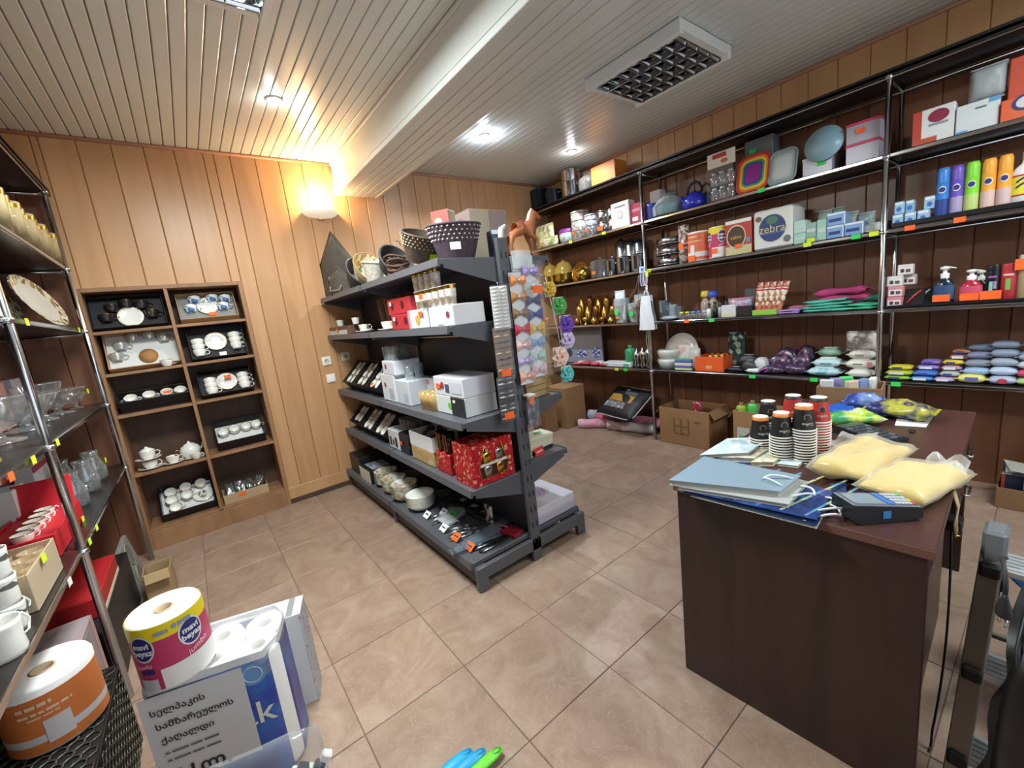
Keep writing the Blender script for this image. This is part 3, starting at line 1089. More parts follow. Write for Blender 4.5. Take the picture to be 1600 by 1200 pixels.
def gift_tray(f, label, items, D=.075, tilt=.45, mat=None, inner=None, who='', tags=(), motif=None, cups=None, rim=True, front=None, group=None):
    """shallow presentation box leaning back; items (kind, s, t) in the lining plane, s,t in 0..1
    kinds: c cup lying with its mouth up the slope, n cup facing out, p saucer, k stack of three cups"""
    mat = mat or BLACKC
    inner = inner or M('#1d1c20', .7)
    w = f.w
    th = .006
    h = max(.06, (f.h - D*math.sin(tilt))/math.cos(tilt))
    h = min(h, ((.27 if abs(f.rz) < .1 else .36)-D*math.cos(tilt))/math.sin(tilt))
    t = T('gift_box', label, 'gift box', f.loc+Vector((0, 0, D*math.sin(tilt))), f.rz, group, rx=-tilt)
    def pnl(n, m, *a):
        mb = MB(); mb.box(*a, .0015); mb.build(n, m, t)
    pnl('back_panel', mat, -w/2, w/2, D-th, D, 0, h)
    pnl('side_panel', mat, -w/2, -w/2+th, 0, D-th, 0, h); pnl('side_panel', mat, w/2-th, w/2, 0, D-th, 0, h)
    pnl('bottom_panel', front or mat, -w/2+th, w/2-th, 0, D-th, 0, th); pnl('top_panel', mat, -w/2+th, w/2-th, 0, D-th, h-th, h)
    mb = MB(); mb.box(-w/2+th, w/2-th, D*.62, D-th, th, h-th, .004); mb.build('lining', inner, t)
    m0 = Matrix.Translation(t.location) @ Matrix.Rotation(f.rz, 4, 'Z') @ Matrix.Rotation(-tilt, 4, 'X')
    def cl(s, u): return ('left', 'centre-left', 'centre', 'centre-right', 'right')[min(4, int(s*5))]+' '+('lowest', 'low', 'middle', 'high', 'highest')[min(4, int(u*5))]+' cup '+who
    for it in items:
        k, s, u = it[:3]
        x, z = (s-.5)*(w-2*th), th+u*(h-2*th)
        base = m0 @ Matrix.Translation((x, D*.62, z))
        if k == 'p':
            saucer(None, (it[3] if len(it) > 3 else 'saucer standing ' + who), None, min(.078, h*.36), None, rim, base @ Matrix.Rotation(PI/2, 4, 'X'), motif=motif)
        elif k == 'c':
            cup(None, 0, cl(s, u), 'cups ' + who, .046, .056, cups, rim, base @ Matrix.Translation((0, -.012, -.02)))
        elif k == 'n':
            cup(None, 0, cl(s, u), 'cups ' + who, .043, .05, cups, rim, base @ Matrix.Rotation(PI/2, 4, 'X'))
        elif k == 'k':
            for j in range(3):
                cup(None, 0, ('bottom', 'middle', 'top')[j]+' cup of the '+('left', 'right')[s > .5]+' pile '+who, 'cups ' + who, .046, .056, cups, rim, base @ Matrix.Translation((0, -.018, -.07+.044*j)))
    for kind, s, u in tags:
        ptag(t, kind, ((s-.5)*w, -.002, u*h))
    return t


def bottle(f, label, cat, body, cap, lab=None, name='bottle', group=None, capprof=((.45, .86), (.45, 1), (0, 1)), prof=((0, 0), (.9, 0), (1, .03), (1, .72), (.85, .8), (.42, .85), (.42, .87)), capname='cap', lettering=None, sy=1., d=0, lz=(.15, .65), extra=()):
    t = lath(f, prof, body, label, cat, name, group, d=d, sy=sy, parts=((capname, capprof, cap),))
    R, h = f.w/2, f.h
    if lab:
        mb = MB(); arc_panel(mb, R*1.008+.0004, -1.2, 1.2, lz[0]*h, lz[1]*h, 12)
        o = mb.build('label', lab, t, (0, R*sy+d, 0)); o.scale = (1, sy, 1)
    for s, size, zz, m in (lettering or ()):
        o = TXC(t, s, size, R*1.02+.001, 0, zz*h, m); o.location = (0, R*sy+d, 0)
    return t


def packet(f, d, mat, label, cat='packet', name='packet', group=None, wob=.12, seed=1, dec=None, turn=0, lid=None, stand=False, crimp=True, tagk=None):
    """puffed soft packet; lies flat, or stands with its face to the front"""
    t = TF(name, label, cat, f, group, turn)
    mb = MB()
    if stand:
        mb.at(0, d/2, f.h/2, rx=PI/2); mb.pillow(f.w, f.h, d, 10, 9, .4, wob, seed)
        for v in mb.bm.verts: v.co.y -= d/2
        for v in mb.bm.verts: v.co.y += d/2
        mb.T = Matrix.Identity(4)
    else:
        mb.at(0, d/2, 0); mb.pillow(f.w, d, f.h, 10, 8, .4, wob, seed)
    mb.build('wrapper', mat, t)
    if crimp:
        mb = MB()
        for s in (-1, 1):
            if stand: mb2 = MB(); mb2.grid(lambda u, v, s=s: ((u-.5)*f.w*.97, d*.0+.5*d*0 + .003*math.sin(u*40) , f.h*(.5+s*.5)+(v-.5)*.012), 14, 1); mb2.build('crimped_end', mat, t)
            else: mb2 = MB(); mb2.grid(lambda u, v, s=s: (s*(f.w/2+.006)+(u-.5)*.012, d/2+(v-.5)*d*.94, f.h/2+.002*math.sin(v*40)), 1, 14); mb2.build('crimped_end', mat, t)
    if lid:
        mb = MB(); mb.box(-f.w*.28, f.w*.28, d*.3, d*.7, f.h-.002, f.h+.006, .003); mb.build('lid', lid, t)
    if dec: deco(t, f.w, d, f.h, dec)
    if tagk: ptag(t, tagk, (0, -.004, f.h*.4))
    return t


def roll_thing(f, label, band, cat='paper roll', name='paper_roll', group=None, core=True, d=0, lettering=(), extra=None, split=(.0, 1.)):
    """upright paper roll with printed wrap; open core at the top"""
    t = TF(name, label, cat, f, group)
    R, h = f.w/2, f.h
    mb = MB(); mb.lathe([(0, 0), (R*.97, 0), (R, .01), (R, h-.012), (R*.95, h-.001), (R*.3, h-.006), (R*.26, h-.008), (R*.25, h-.05), (0, h-.05)], 28, caps=False)
    mb.build('paper', M('#f1efec', .85, noise=(30, .03)), t, (0, R+d, 0))
    mb = MB(); mb.lathe([(R*.262, h-.009), (R*.262, h-.004), (R*.22, h-.004), (R*.22, h-.045)], 20, caps=False); mb.build('core', M('#b9a184', .8), t, (0, R+d, 0))
    for z0, z1, m in band:
        mb = MB(); mb.lathe([(R+.0008, z0*h), (R+.0016, (z0+z1)/2*h), (R+.0008, z1*h)], 28, caps=False); mb.build('printed_wrap', m, t, (0, R+d, 0))
    for s, size, ang, zz, m in lettering:
        o = TXC(t, s, size, R+.0034, ang, zz*h, m); o.location = (0, R+d, 0)
    return t


def strips(t, r, d, rows, mat):
    """rows of unreadable small print: (ang0, ang1, z, height) broken into word-long strips"""
    rn_ = random.Random(len(rows))
    for a0, a1, z, hh in rows:
        mb = MB(); a = a0
        while a < a1-.03:
            b = min(a1, a+rn_.uniform(.1, .26)); arc_panel(mb, r, a, b, z, z+hh, 4); a = b+.035
        mb.build('small_print', mat, t, (0, r*0+d, 0))


def put(f, x, y, z, rz=0):
    """world point from a local offset on f"""
    return f.p(x, y, z), f.rz+rz


BLK = M('#101014', .5)
INK = M('#27272c', .5)
RED = M('#c4202c', .45)
REDP = PAT(['#a81620', '#c4202c', '#9a121c', '#b81c26', '#c4202c', '#ab1720', '#d0a070'], 60, 'voronoi', .4)
# ================================================================== TEA SETS IN THE NICHE
BEIGE = M('#b79a76', .7, noise=(8, .05))
GREYI = M('#8d8d8b', .6)
WHITEI = M('#d9d9d6', .6)
f = NI(0, 130, 262, 461); f.w = .44
gift_tray(f, 'black gift box of smoky gold-banded cups at top left of niche', [('p', .52, .35), ('c', .2, .3), ('c', .3, .62), ('c', .5, .74), ('c', .7, .66), ('c', .82, .32)], who='in the top left niche box', cups=M('#3b3836', .12, .6), tilt=.3)
f = NI(0, 275, 372, 455); f.w = .4
gift_tray(f, 'cardboard gift box with blue-printed cups at top right of niche', [('p', .5, .55), ('c', .2, .4), ('c', .78, .4), ('c', .3, .75), ('c', .62, .78), ('c', .85, .72)], who='in the top right niche box', mat=BEIGE, inner=GREYI, cups=PAT(['#e9ecee', '#3e6fa8', '#dfe6ea', '#7f9fbd'], 40), front=BEIGE, tags=(('o', .55, .12),), tilt=.5)
f = NI(1, 158, 283, 516); f.w = .44
gift_tray(f, 'pale cardboard gift box with ring of silver cups in second niche row', [('c', .12, .3), ('c', .2, .6), ('c', .38, .82), ('c', .62, .84), ('c', .82, .72)], who='in the pale second row box', mat=BEIGE, inner=WHITEI, cups=M('#c9cbc8', .15, .5), front=BEIGE, tilt=.42)
p, rz = put(f, .02, .06, .095)
mb = MB(); mb.lathe([(0, 0), (.058, 0), (.06, .006), (0, .007)], 24, caps=False); tag(mb.build('cork_coaster', M('#b07f4d', .8, noise=(40, .15)), None, p+Vector((0, .02, 0)), (PI/2-.42, 0, 0)), 'round tan cork disc in the pale second row gift box', 'coaster')
cup(f.p(.12, .0, .0), .4, 'white cup with branch print standing before the pale niche box', r=.043, h=.05)
f = NI(1, 283, 392, 505); f.w = .39
gift_tray(f, 'black gift box with two stacks of cups in second right niche cell', [('k', .14, .32), ('k', .84, .42), ('p', .48, .5)], who='stacked in the second right niche box', tilt=.32, tags=(('w', .55, .06),))
f = NI(2, 180, 300, 607); f.w = .44
gift_tray(f, 'low black gift box with four cups in third left niche cell', [('n', .16, .55), ('n', .42, .62), ('n', .68, .6), ('n', .88, .6)], who='in the low third row niche box', tilt=.95, D=.11, inner=GREYI, tags=(('o', .68, .3),))
f = NI(2, 300, 404, 576); f.w = .38
gift_tray(f, 'black gift box with cup stacks either side of saucer, third right cell', [('k', .2, .34), ('k', .85, .36), ('p', .52, .5)], who='stacked in the third right niche box', tilt=.5, tags=(('o', .55, .62),))
f = NI(3, 210, 255, 700)
for i, (z, n) in enumerate(((0, 'lower'), (.075, 'upper'))):
    q = Vector((NX0+.1, YB+.1, NZ[4]+.0125+z))
    saucer(q, '%s floral saucer of the cup stack left on fourth niche shelf' % n, r=.085)
    cup(q+Vector((0, 0, .007)), .5*i-.3, '%s floral cup of the cup stack left on fourth niche shelf' % n, r=.052, h=.062)
mb = MB(); q = Vector((NX0+.1, YB+.1, NZ[4]+.0125+.145))
mb.lathe([(0, .036), (.008, .036), (.01, .027), (.028, .019), (.05, .004), (.05, 0), (0, 0)], 18, caps=False); tag(mb.build('sugar_lid', PORC, None, q), 'domed white cover on top of the left cup stack in niche', 'cover')
q = Vector((NX0+.245, YB+.08, NZ[4]+.0125))
saucer(q, 'floral saucer under the single middle cup on fourth niche shelf', r=.07); cup(q+Vector((0, 0, .006)), .2, 'single floral cup in the middle of fourth niche shelf', r=.045, h=.058)
q = Vector((NX0+.365, YB+.12, NZ[4]+.0125))
saucer(q, 'wide saucer under the lidded teapot on fourth niche shelf', r=.085)
t = T('teapot', 'white gold-trimmed teapot right on fourth niche shelf', 'teapot', q+Vector((0, 0, .006)), .3)
mb = MB(); mb.lathe([(0, 0), (.04, 0), (.046, .004), (.07, .04), (.073, .07), (.058, .1), (.044, .106), (0, .106)], 22, caps=False); mb.build('body', PORC, t)
mb = MB(); mb.lathe([(.046, .104), (.034, .118), (.012, .125), (.009, .137), (0, .143)], 18, caps=False); mb.build('lid', PORC, t)
mb = MB(); mb.tube([(.055, 0, .045), (.085, 0, .065), (.097, 0, .105)], [.013, .009, .006], 8); mb.build('spout', PORC, t)
mb = MB(); mb.tube([(-.062, 0, .085), (-.095, 0, .09), (-.105, 0, .055), (-.065, 0, .032)], .005, 6); mb.build('handle', M('#c9a24d', .25, .9), t)
cup((q.x+.03, YB+.045, q.z), 0, 'small floral cup in front of the teapot in niche', r=.038, h=.045)
f = NI(3, 326, 424, 656); f.w = .36
gift_tray(f, 'low black gift box with white lining in fourth right niche cell', [('n', .16, .55), ('n', .4, .6), ('n', .66, .6), ('n', .88, .6)], who='in the fourth right niche box', tilt=.95, D=.1, inner=WHITEI, tags=())
f = NI(4, 238, 342, 748); f.w = .36
gift_tray(f, 'navy gift box wrapped in film at bottom left of niche', [('n', .2, .8), ('n', .5, .84), ('n', .8, .84), ('n', .2, .5), ('n', .5, .54), ('p', .8, .5), ('n', .25, .2)], who='in the navy bottom niche box', mat=M('#171a2c', .3), inner=WHITEI, tilt=.85, D=.1, motif=PAT(['#d9d7c9', '#6d6b55', '#e2e0d6'], 60))
f = NI(4, 346, 424, 765); f.w = .34
t = opencarton(F(f.loc, 0, .34, .085), .2, BEIGE, 'beige carton of foil-wrapped glasses at bottom right of niche', flaps=False, dec=(('tag', 'o', .4, .75),))
rn = random.Random(5)
for i in range(4):
    mb = MB(); mb.pillow(.075, .14, .045, 9, 9, .5, .5, i)
    tag(mb.build('foil_bag', M('#c8d0d0', .2, .9, bump=(25, .8)), None, f.p(-.115+.077*i, .1, .088), (rn.uniform(.5, .9), rn.uniform(-.3, .3), rn.uniform(-.3, .3))), ('leftmost', 'second', 'third', 'rightmost')[i]+' crumpled silver foil packet in beige niche carton', 'foil packet', 'foil packets in the bottom right niche carton')

# ================================================================== LEFT SHELVING
def LY(t, y0, y1, h, d):
    return F((XL-.012-d, (y0+y1)/2, LZ[t]+.0105), PI/2, abs(y1-y0), h)
GOLDGL = CLEAR('#d9c79a', .4, .08, .5)
TUMB = ((0, .03), (.8, .03), (.85, 0), (1, 1), (.95, 1), (.8, .08), (0, .07))
for i in range(9):
    f = LY(1, 3.0+.125*i, 3.08+.125*i, .2, -.022+.012*(i % 2))
    t = lath(f, TUMB, GOLDGL, ('nearest', 'second', 'third', 'fourth', 'fifth', 'sixth', 'seventh', 'eighth', 'farthest')[i]+' pale gold tumbler in front row, upper left shelf', 'glass', 'tumbler', 'gold tumblers on the upper left shelf', n=14)
    mb = MB(); mb.lathe([(.0402, .17), (.0408, .188)], 14, caps=False); mb.build('gold_band', GOLD, t, (0, .04, 0))
for i in range(6):
    f = LY(1, 2.8+.18*i, 2.87+.18*i, .155, .17)
    lath(f, ((0, .02), (.5, 0), (.5, .02), (.1, .06), (.1, .45), (.7, .6), (.9, .8), (.75, 1), (.7, 1), (.84, .8), (0, .5)), GLASS, ('nearest', 'second', 'third', 'fourth', 'fifth', 'farthest')[i]+' clear stemmed glass behind the gold tumblers', 'glass', 'wine_glass', 'stemmed glasses behind the gold tumblers', n=14)
# big oval platters leaning on tier 2
PLAT = PAT(['#ece7d6', '#ded6bd', '#6d6238', '#efe9da', '#b79a52'], 34, 'voronoi', .2)
for i, (y, A, B, d, lab) in enumerate(((3.6, .47, .15, .012, 'scalloped white platter with gold floral rim at far end, second left shelf'), (3.12, .42, .15, .1, 'second scalloped platter leaning behind the far one'), (2.25, .38, .135, .05, 'nearest scalloped platter on second left shelf'))):
    t = T('platter', lab, 'platter', (XL-d-.006, y, LZ[2]+.019), PI/2, rx=-.32)
    def pl(u, v, A=A, B=B):
        a = 2*PI*u
        k = 1+.02*math.cos(26*a)*(v > .8)
        return (A*v*k*math.cos(a), .004+.02*(1-v**3), B+B*v*k*math.sin(a))
    mb = MB(); mb.grid(lambda u, v: pl(1-u, v*.74), 60, 6, True); mb.build('well', M('#e9e9e2', .12), t)
    mb = MB(); mb.grid(lambda u, v: pl(1-u, .74+.26*v), 60, 4, True); mb.build('patterned_rim', PLAT, t)
    mb = MB(); mb.grid(lambda u, v: Vector(pl(u, v))+Vector((0, .005, 0)), 60, 6, True); mb.build('underside', PORC, t)
    mb = MB(); mb.box(-.06, .06, .0, .09, -.004, .002, .001); mb.build('plate_stand', BLACKB, t)
# tier 3 crystal
f = LY(3, 3.72, 4.05, .25, .3)
carton(f, .04, M('#c9c6dc', .5), 'lavender picture box behind the crystal bowls, third left shelf', dec=(('o', .35, .5, .07, .07, M('#2c2f33', .3)), ('o', .72, .5, .06, .05, M('#b9cfcf', .3))))
f = LY(3, 3.2, 3.5, .25, .28)
carton(f, .06, M('#d8a79e', .5), 'pink carton edge behind crystal bowls on third left shelf')
f = LY(3, 2.3, 2.62, .24, .27)
carton(f, .05, M('#d9d9db', .4), 'white box with dark picture at the near end, third left shelf', dec=(('o', .3, .35, .05, .06, BLK), ('p', .1, .9, .8, .9, BLK)))
CRY = CLEAR('#e6ecee', .14, .08, .6, .75)
def bowl_stand(f, label, group=None, mat=CRY, name='crystal_bowl'):
    t = TF(name, label, 'glass bowl', f, group)
    R, h = f.w/2, f.h
    mb = MB()
    def fn(u, v):
        a = 2*PI*u
        r = R*(.28+.72*v**.7)*(1+.04*math.cos(12*a)*v)
        return (r*math.cos(a), R+r*math.sin(a), h*(.35+.65*v**1.3))
    mb.grid(fn, 36, 6, True); mb.build('bowl', mat, t)
    mb = MB(); mb.lathe([(0, .0), (.55*R, 0), (.5*R, .06*h), (.14*R, .12*h), (.1*R, .25*h), (.3*R, .37*h), (0, .37*h)], 20, caps=False); mb.build('foot', mat, t, (0, R, 0))
    mb = MB()
    mb.tube([((R*1.0)*math.cos(2*PI*i/24), R+(R*1.0)*math.sin(2*PI*i/24), h) for i in range(24)], .003, 6, closed=True); mb.build('rim', mat, t)
    return t
for i, (y0, y1, h, d, lab) in enumerate(((3.62, 3.9, .15, .02, 'wide crystal bowl with yellow tag at far end, third left shelf'), (3.0, 3.3, .17, .02, 'crystal footed bowl beyond the chrome post, third left shelf'),
                                   (2.62, 2.92, .2, .02, 'crystal cake stand just beyond the near post on third left shelf'), (3.36, 3.56, .21, .06, 'tall crystal vase bowl between two wide bowls, third left shelf'), (2.2, 2.46, .2, .04, 'crystal fruit bowl before the near post, third left shelf'), (3.93, 4.06, .1, .05, 'small crystal bowl before lavender box, third left shelf'))):
    f = LY(3, y0, y1, h, d)
    t = bowl_stand(f, lab)
    if i == 0: ptag(t, 'y', (.06, .0, f.h*.75))
for i in range(8):
    for j in range(2):
        f = LY(3, 2.62+.17*i, 2.69+.17*i, .17 if j else .14, .31 if j else .245)
        lath(f, ((0, .02), (.6, 0), (.6, .03), (.1, .07), (.1, .4), (.75, .58), (.95, .8), (.85, 1), (.8, 1), (.9, .8), (0, .5)), CRY, ('nearest', 'second', 'third', 'fourth', 'fifth', 'sixth', 'seventh', 'farthest')[i]+' cut crystal goblet in the '+('middle', 'rear')[j]+' row, third left shelf', 'glass', 'crystal_goblet', 'crystal goblets on the third left shelf', n=12)
t = T('gold_dish', 'low gold-lined dish at the near end of third left shelf', 'dish', (XL-.17, 2.02, LZ[3]+.01), 0)
mb = MB(); mb.lathe([(0, .004), (.09, .004), (.1, 0), (.16, .03), (.165, .034), (.1, .012), (0, .01)], 30, caps=False); mb.build('bowl', M('#a8763a', .3, .6, noise=(30, .3)), t)
mb = MB(); mb.tube([(.163*math.cos(2*PI*i/28), .163*math.sin(2*PI*i/28), .034) for i in range(28)], .004, 6, closed=True); mb.build('rim', M('#e0c53c', .2, .8), t)
# tier 4 boxes and jugs
f = LY(4, 2.9, 3.06, .23, .22)
carton(f, .1, WHITE, 'white upright box with red mark on fourth left shelf', dec=(('p', .3, .75, .4, .5, M('#8e2f3a', .5)),))
f = LY(4, 3.45, 4.0, .23, .27)
carton(f, .08, M('#dcd7d6', .5), 'white box with crimson top stripe at far end, fourth left shelf', dec=(('p', 0, 1, .85, 1, M('#b03a4a', .5)), ('p', .7, .85, .45, .6, M('#8e3a44', .5))))
JUG = ((0, .02), (.7, .02), (.75, 0), (1, .1), (1, .45), (.7, .75), (.62, .85), (.75, 1), (.7, 1), (.56, .85), (.64, .75), (.94, .45), (.94, .12), (0, .05))
for i, (y0, d, lab) in enumerate(((3.72, .03, 'clear glass jug with yellow tag at far end of fourth left shelf'), (3.45, .03, 'middle clear glass jug on fourth left shelf'), (3.15, .04, 'clear glass jug nearest the white box, fourth left shelf'), (3.6, .15, 'clear glass jug in the back row, fourth left shelf'))):
    f = LY(4, y0, y0+.12, .2, d)
    t = lath(f, JUG, CRY, lab, 'jug', 'glass_jug', n=20)
    mb = MB(); mb.tube([(.05, .055, f.h*.8), (.09, .055, f.h*.75), (.09, .055, f.h*.3), (.052, .055, f.h*.2)], .006, 6); mb.build('handle', CRY, t)
    if i == 0: ptag(t, 'y', (0, -.002, f.h*.6))
f = F((XL-.05, 2.72, LZ[4]+.0105), PI/2, .5, .1)
t = opencarton(f, .22, RED, 'open red gift box with white cups, fourth left shelf by post', flaps=False, dec=(('tag', 'y', .85, .1),))
mb = MB(); mb.box(-.244, .244, .007, .21, .05, .09, .004); mb.build('lining', M('#b41b26', .6), t)
mb = MB(); mb.at(.18, .1, .09, ry=.35).box(-.004, .0, -.1, .1, 0, .16, .002); mb.build('raised_lid', RED, t)
for i in range(5):
    cup(f.p(-.19+.085*i, .1, .075), .7, ('nearest', 'second', 'middle', 'fourth', 'farthest')[i]+' white cup in the open red gift box', 'cups in the open red gift box', r=.036, h=.045)
f = F((XL-.02, 2.15, LZ[4]+.0105), PI/2, .34, .13)
t = opencarton(f, .18, CLEAR('#d8c6a8', .5, .3, .2), 'shrink-wrapped tray of beige glasses on fourth left shelf', flaps=False, name='glass_tray', cat='tray', dec=(('tag', 'y', .45, .9),))
for i in range(4):
    for j in range(2):
        ff = F(f.p(-.12+.08*i, .02+.08*j, .008), PI/2, .072, .11)
        lath(ff, TUMB, CLEAR('#b79c76', .55, .2, .3), ('nearest', 'second', 'third', 'farthest')[i]+' beige tumbler in the '+('front', 'back')[j]+' row of shrink-wrapped tray', 'glass', 'tumbler', 'beige tumblers in the shrink-wrapped tray', n=12)
BRANCH = PAT(['#e6e6e0', '#e6e6e0', '#e6e6e0', '#5d5f5c'], 26, 'voronoi', .3, squash=(1, 1, 2.4))
k = 0
for i in range(2):
    for j in range(3):
        q = Vector((XL-.06-.1*i, 1.9-.012*i, LZ[4]+.0105+.088*j))
        k += 1
        cup(q, 1.0+.3*j, '%s mug with grey branch print in %s stack, near end of fourth left shelf' % (('bottom', 'middle', 'top')[j], ('front', 'rear')[i]), r=.042, h=.088, mat=BRANCH, rim=False, name='mug', flare=.85, cat='mug')
cup((XL-.04, 1.74, LZ[4]+.0105), .9, 'big white mug with green tag at near end, fourth left shelf', r=.05, h=.105, rim=False, name='mug', flare=.9, cat='mug')
# things below the left shelving
f = F((XL-.02, 3.0, 0.0), PI/2, .95, .34)
carton(f, .32, M('#17161a', .55), 'long black carton on the floor under the left shelving')
f2 = F((XL-.03, 2.95, .343), PI/2, .52, .1)
carton(f2, .26, M('#ab2026', .5), 'closed red box on black carton under left shelving', dec=(('p', 0, 1, 0, .22, M('#d8d0b4', .6)),))
f3 = F((XL+.01, 3.66, 0.005), PI/2, .3, .32)
t = T('moulded_tray', 'grey moulded tray with two round hollows leaning under left shelving', 'packing tray', f3.loc, PI/2, rx=-.16)
mb = MB(); mb.box(-.16, .16, .012, .04, 0, .34, .004); mb.build('tray', M('#84837f', .7, noise=(20, .06)), t)
for z in (.09, .25):
    mb = MB(); mb.lathe([(.075, 0), (.07, .004), (.07, .004), (.06, .002), (0, .002)], 26, caps=False); mb.build('round_hollow', M('#6e6c68', .8), t, (0, .012, z), (PI/2, 0, 0))
    mb = MB(); mb.tube([(.073*math.cos(2*PI*i/26), .01, z+.073*math.sin(2*PI*i/26)) for i in range(26)], .004, 6, closed=True); mb.build('hollow_rim', M('#8d8c88', .7), t)
f = F((XL+.17, 3.42, 0.0), PI/2, .16, .2)
opencarton(f, .14, M('#a58a63', .8, noise=(9, .1)), 'torn kraft carton on the floor beside the grey moulded tray', dec=())
# honeycomb crate with the orange roll
t = T('mesh_crate', 'black honeycomb mesh crate under the orange paper roll', 'crate', (XL-.09, 1.9, 0), PI/2)
mb = MB()
mb.box(-.28, .28, -.16, .16, .35, .362, .003)
mb.build('top_plate', M('#161618', .4), t)
HEX = M('#5d5c52', .35, .6)
mb = MB()
a = .021
for i in range(-8, 9):
    for j in range(-5, 6):
        cx, cy = i*a*1.6, j*a*1.85+(a*.92 if i % 2 else 0)
        if abs(cx) > .265 or abs(cy) > .148: continue
        pts = [(cx+a*.98*math.cos(PI/3*k), cy+a*.98*math.sin(PI/3*k), .365) for k in range(6)]
        mb.tube(pts, .0022, 4, closed=True)
tag(mb.build('honeycomb_mesh', HEX, t), None, None, kind='stuff')
mb = MB()
for i in range(-8, 9):
    for j in range(0, 9):
        cx, cz = i*a*1.6, .03+j*a*1.85+(a*.92 if i % 2 else 0)
        if abs(cx) > .265 or cz > .34: continue
        mb.tube([(cx+a*.98*math.cos(PI/3*k), -.162, cz+a*.98*math.sin(PI/3*k)) for k in range(6)], .0022, 4, closed=True)
tag(mb.build('honeycomb_front', HEX, t), None, None, kind='stuff')
for x in (-.27, .27):
    for y in (-.15, .15):
        mb = MB(); mb.box(x-.01, x+.01, y-.01, y+.01, 0, .35, .002); mb.build('corner_post', M('#161618', .4), t)
mb = MB(); mb.box(-.262, .262, -.15, .15, .004, .34, .004); mb.build('dark_lining', M('#0e0e10', .7), t)
ORNG = M('#d2783c', .45, noise=(14, .04))
f = F((-.575, 1.94, .3685), .35, .235, .222)
t = roll_thing(f, 'big paper roll in orange wrap on mesh crate, bottom left', [(.03, .86, ORNG), (.14, .36, M('#cfcbcb', .5))], d=-.1175,)
strips(t, .1212, 0, ((-.75, -.1, .16, .012), (-.75, .25, .138, .008), (-.6, .0, .124, .005)), M('#e6c4a4', .5))
mb = MB(); arc_panel(mb, .1212, -.35, .15, .032, .11, 8); mb.build('white_label', M('#cfc9c8', .5), t)
f = F((XL-.03, 2.39, 0), PI/2, .2, .46)
carton(f, .2, M('#9b8c8e', .6), 'grey and pink carton behind the orange paper roll', dec=(('p', .05, .5, .7, .95, M('#8a8388', .5)), ('p', .8, 1, 0, 1, M('#c79a98', .5))))
f = F((XL+.02, 2.24, 0), PI/2, .06, .3)
carton(f, .25, M('#262428', .6), 'small dark carton on the floor beside the mesh crate')
# ================================================================== GOODS ON THE GONDOLA
def GY(t, yc, w, h, d=.03):
    return F(((GXB if t == 4 else GX)+.012+d, yc, GZ[t]+.004), -PI/2, w, h)
rn = random.Random(11)
def basket(loc, rz, tilt, R, h, label, mat, dots=None, ell=.8, rimm=None, ribs=22):
    t = T('basket', label, 'basket', loc, rz, rx=tilt)
    def fn(u, v, k=1.):
        a = 2*PI*u
        r = R*(.62+.38*v)*(1+.02*math.cos(ribs*a)*(k == 1))*k
        return (r*math.cos(a), r*math.sin(a)*ell, h*v+(.004 if k < 1 else 0))
    mb = MB(); mb.grid(lambda u, v: fn(u, v), ribs*2, 6, True)
    mb.build('body', mat, t)
    mb = MB(); mb.grid(lambda u, v: fn(1-u, v, .95), ribs, 4, True); mb.lathe([(0, .004), (R*.6, .004)], 24, caps=False, sy=ell); mb.build('lining', mat, t)
    mb = MB(); mb.tube([(R*.985*math.cos(2*PI*i/28), R*.985*math.sin(2*PI*i/28)*ell, h) for i in range(28)], .007, 6, closed=True); mb.build('rim', rimm or mat, t)
    if dots:
        mb = MB()
        for row in range(4):
            for i in range(30):
                a = 2*PI*(i+.5*(row % 2))/30
                v = .6+.11*row
                r = R*(.62+.38*v)*1.02
                mb.at(r*math.cos(a), r*math.sin(a)*ell, h*v).lathe([(0, -.006), (.0065, 0), (0, .006)], 6, caps=False)
        tag(mb.build('stitched_dots', dots, t), None, None, kind='stuff')
    return t
WICK = M('#4a3a45', .7, noise=(40, .2)); WICK2 = M('#5a4a3e', .7, noise=(40, .2)); DOT = M('#d9cdbf', .6)
z0 = GZ[0]+.005
t = basket((1.28, 2.08, z0), -.3, .06, .15, .19, 'dark purple woven basket with white dots, near end of gondola top', WICK, DOT)
b_ = MB(); b_.box(-.028, .028, -.003, 0, -.02, .02, .001); b_.build('paper_label', WHITE, t, (-.03, -.108, .075), (-.25, 0, -.2))
t = basket((1.22, 2.4, z0+.052), .2, .45, .15, .16, 'brown woven basket with cream dots behind the purple one', WICK2, M('#c9b694', .6))
ptag(t, 'y', (-.0, -.11, .05), w=.07, h=.05)
t = carton(F((1.4, 2.42, z0), -1.0, .12, .36), .1, M('#cdbfa6', .6), 'upright beige box with red top panel behind the dotted baskets', dec=(('p', 0, 1, .5, 1, M('#c25648', .5)), ('o', .4, .82, .025, .02, WHITE)))
carton(F((1.72, 2.34, z0), 0, .3, .36), .25, M('#8d7b78', .7), 'dull purple and beige carton behind the toy horse on gondola top', dec=(('p', 0, .5, 0, 1, M('#a79a86', .7)),))
FLOR = PAT(['#e9e0c8', '#e9e0c8', '#c99a4a', '#e4dcc2', '#8a9a6a'], 30, 'voronoi', .7)
basket((1.24, 2.93, z0+.075), .3, 1.05, .135, .1, 'shallow black round basket leaning before the rattan heap', M('#3b3c40', .6, noise=(30, .2)), ell=1)
basket((1.22, 3.38, z0+.08), .3, 1.0, .15, .11, 'basket with cream floral lining leaning on gondola top', FLOR, ell=1, rimm=M('#9b7a4a', .7))
basket((1.2, 3.16, z0+.012), .25, .2, .085, .15, 'basket of white folded cloth edges on gondola top', M('#cfc6b6', .7, noise=(60, .25)), ell=1)
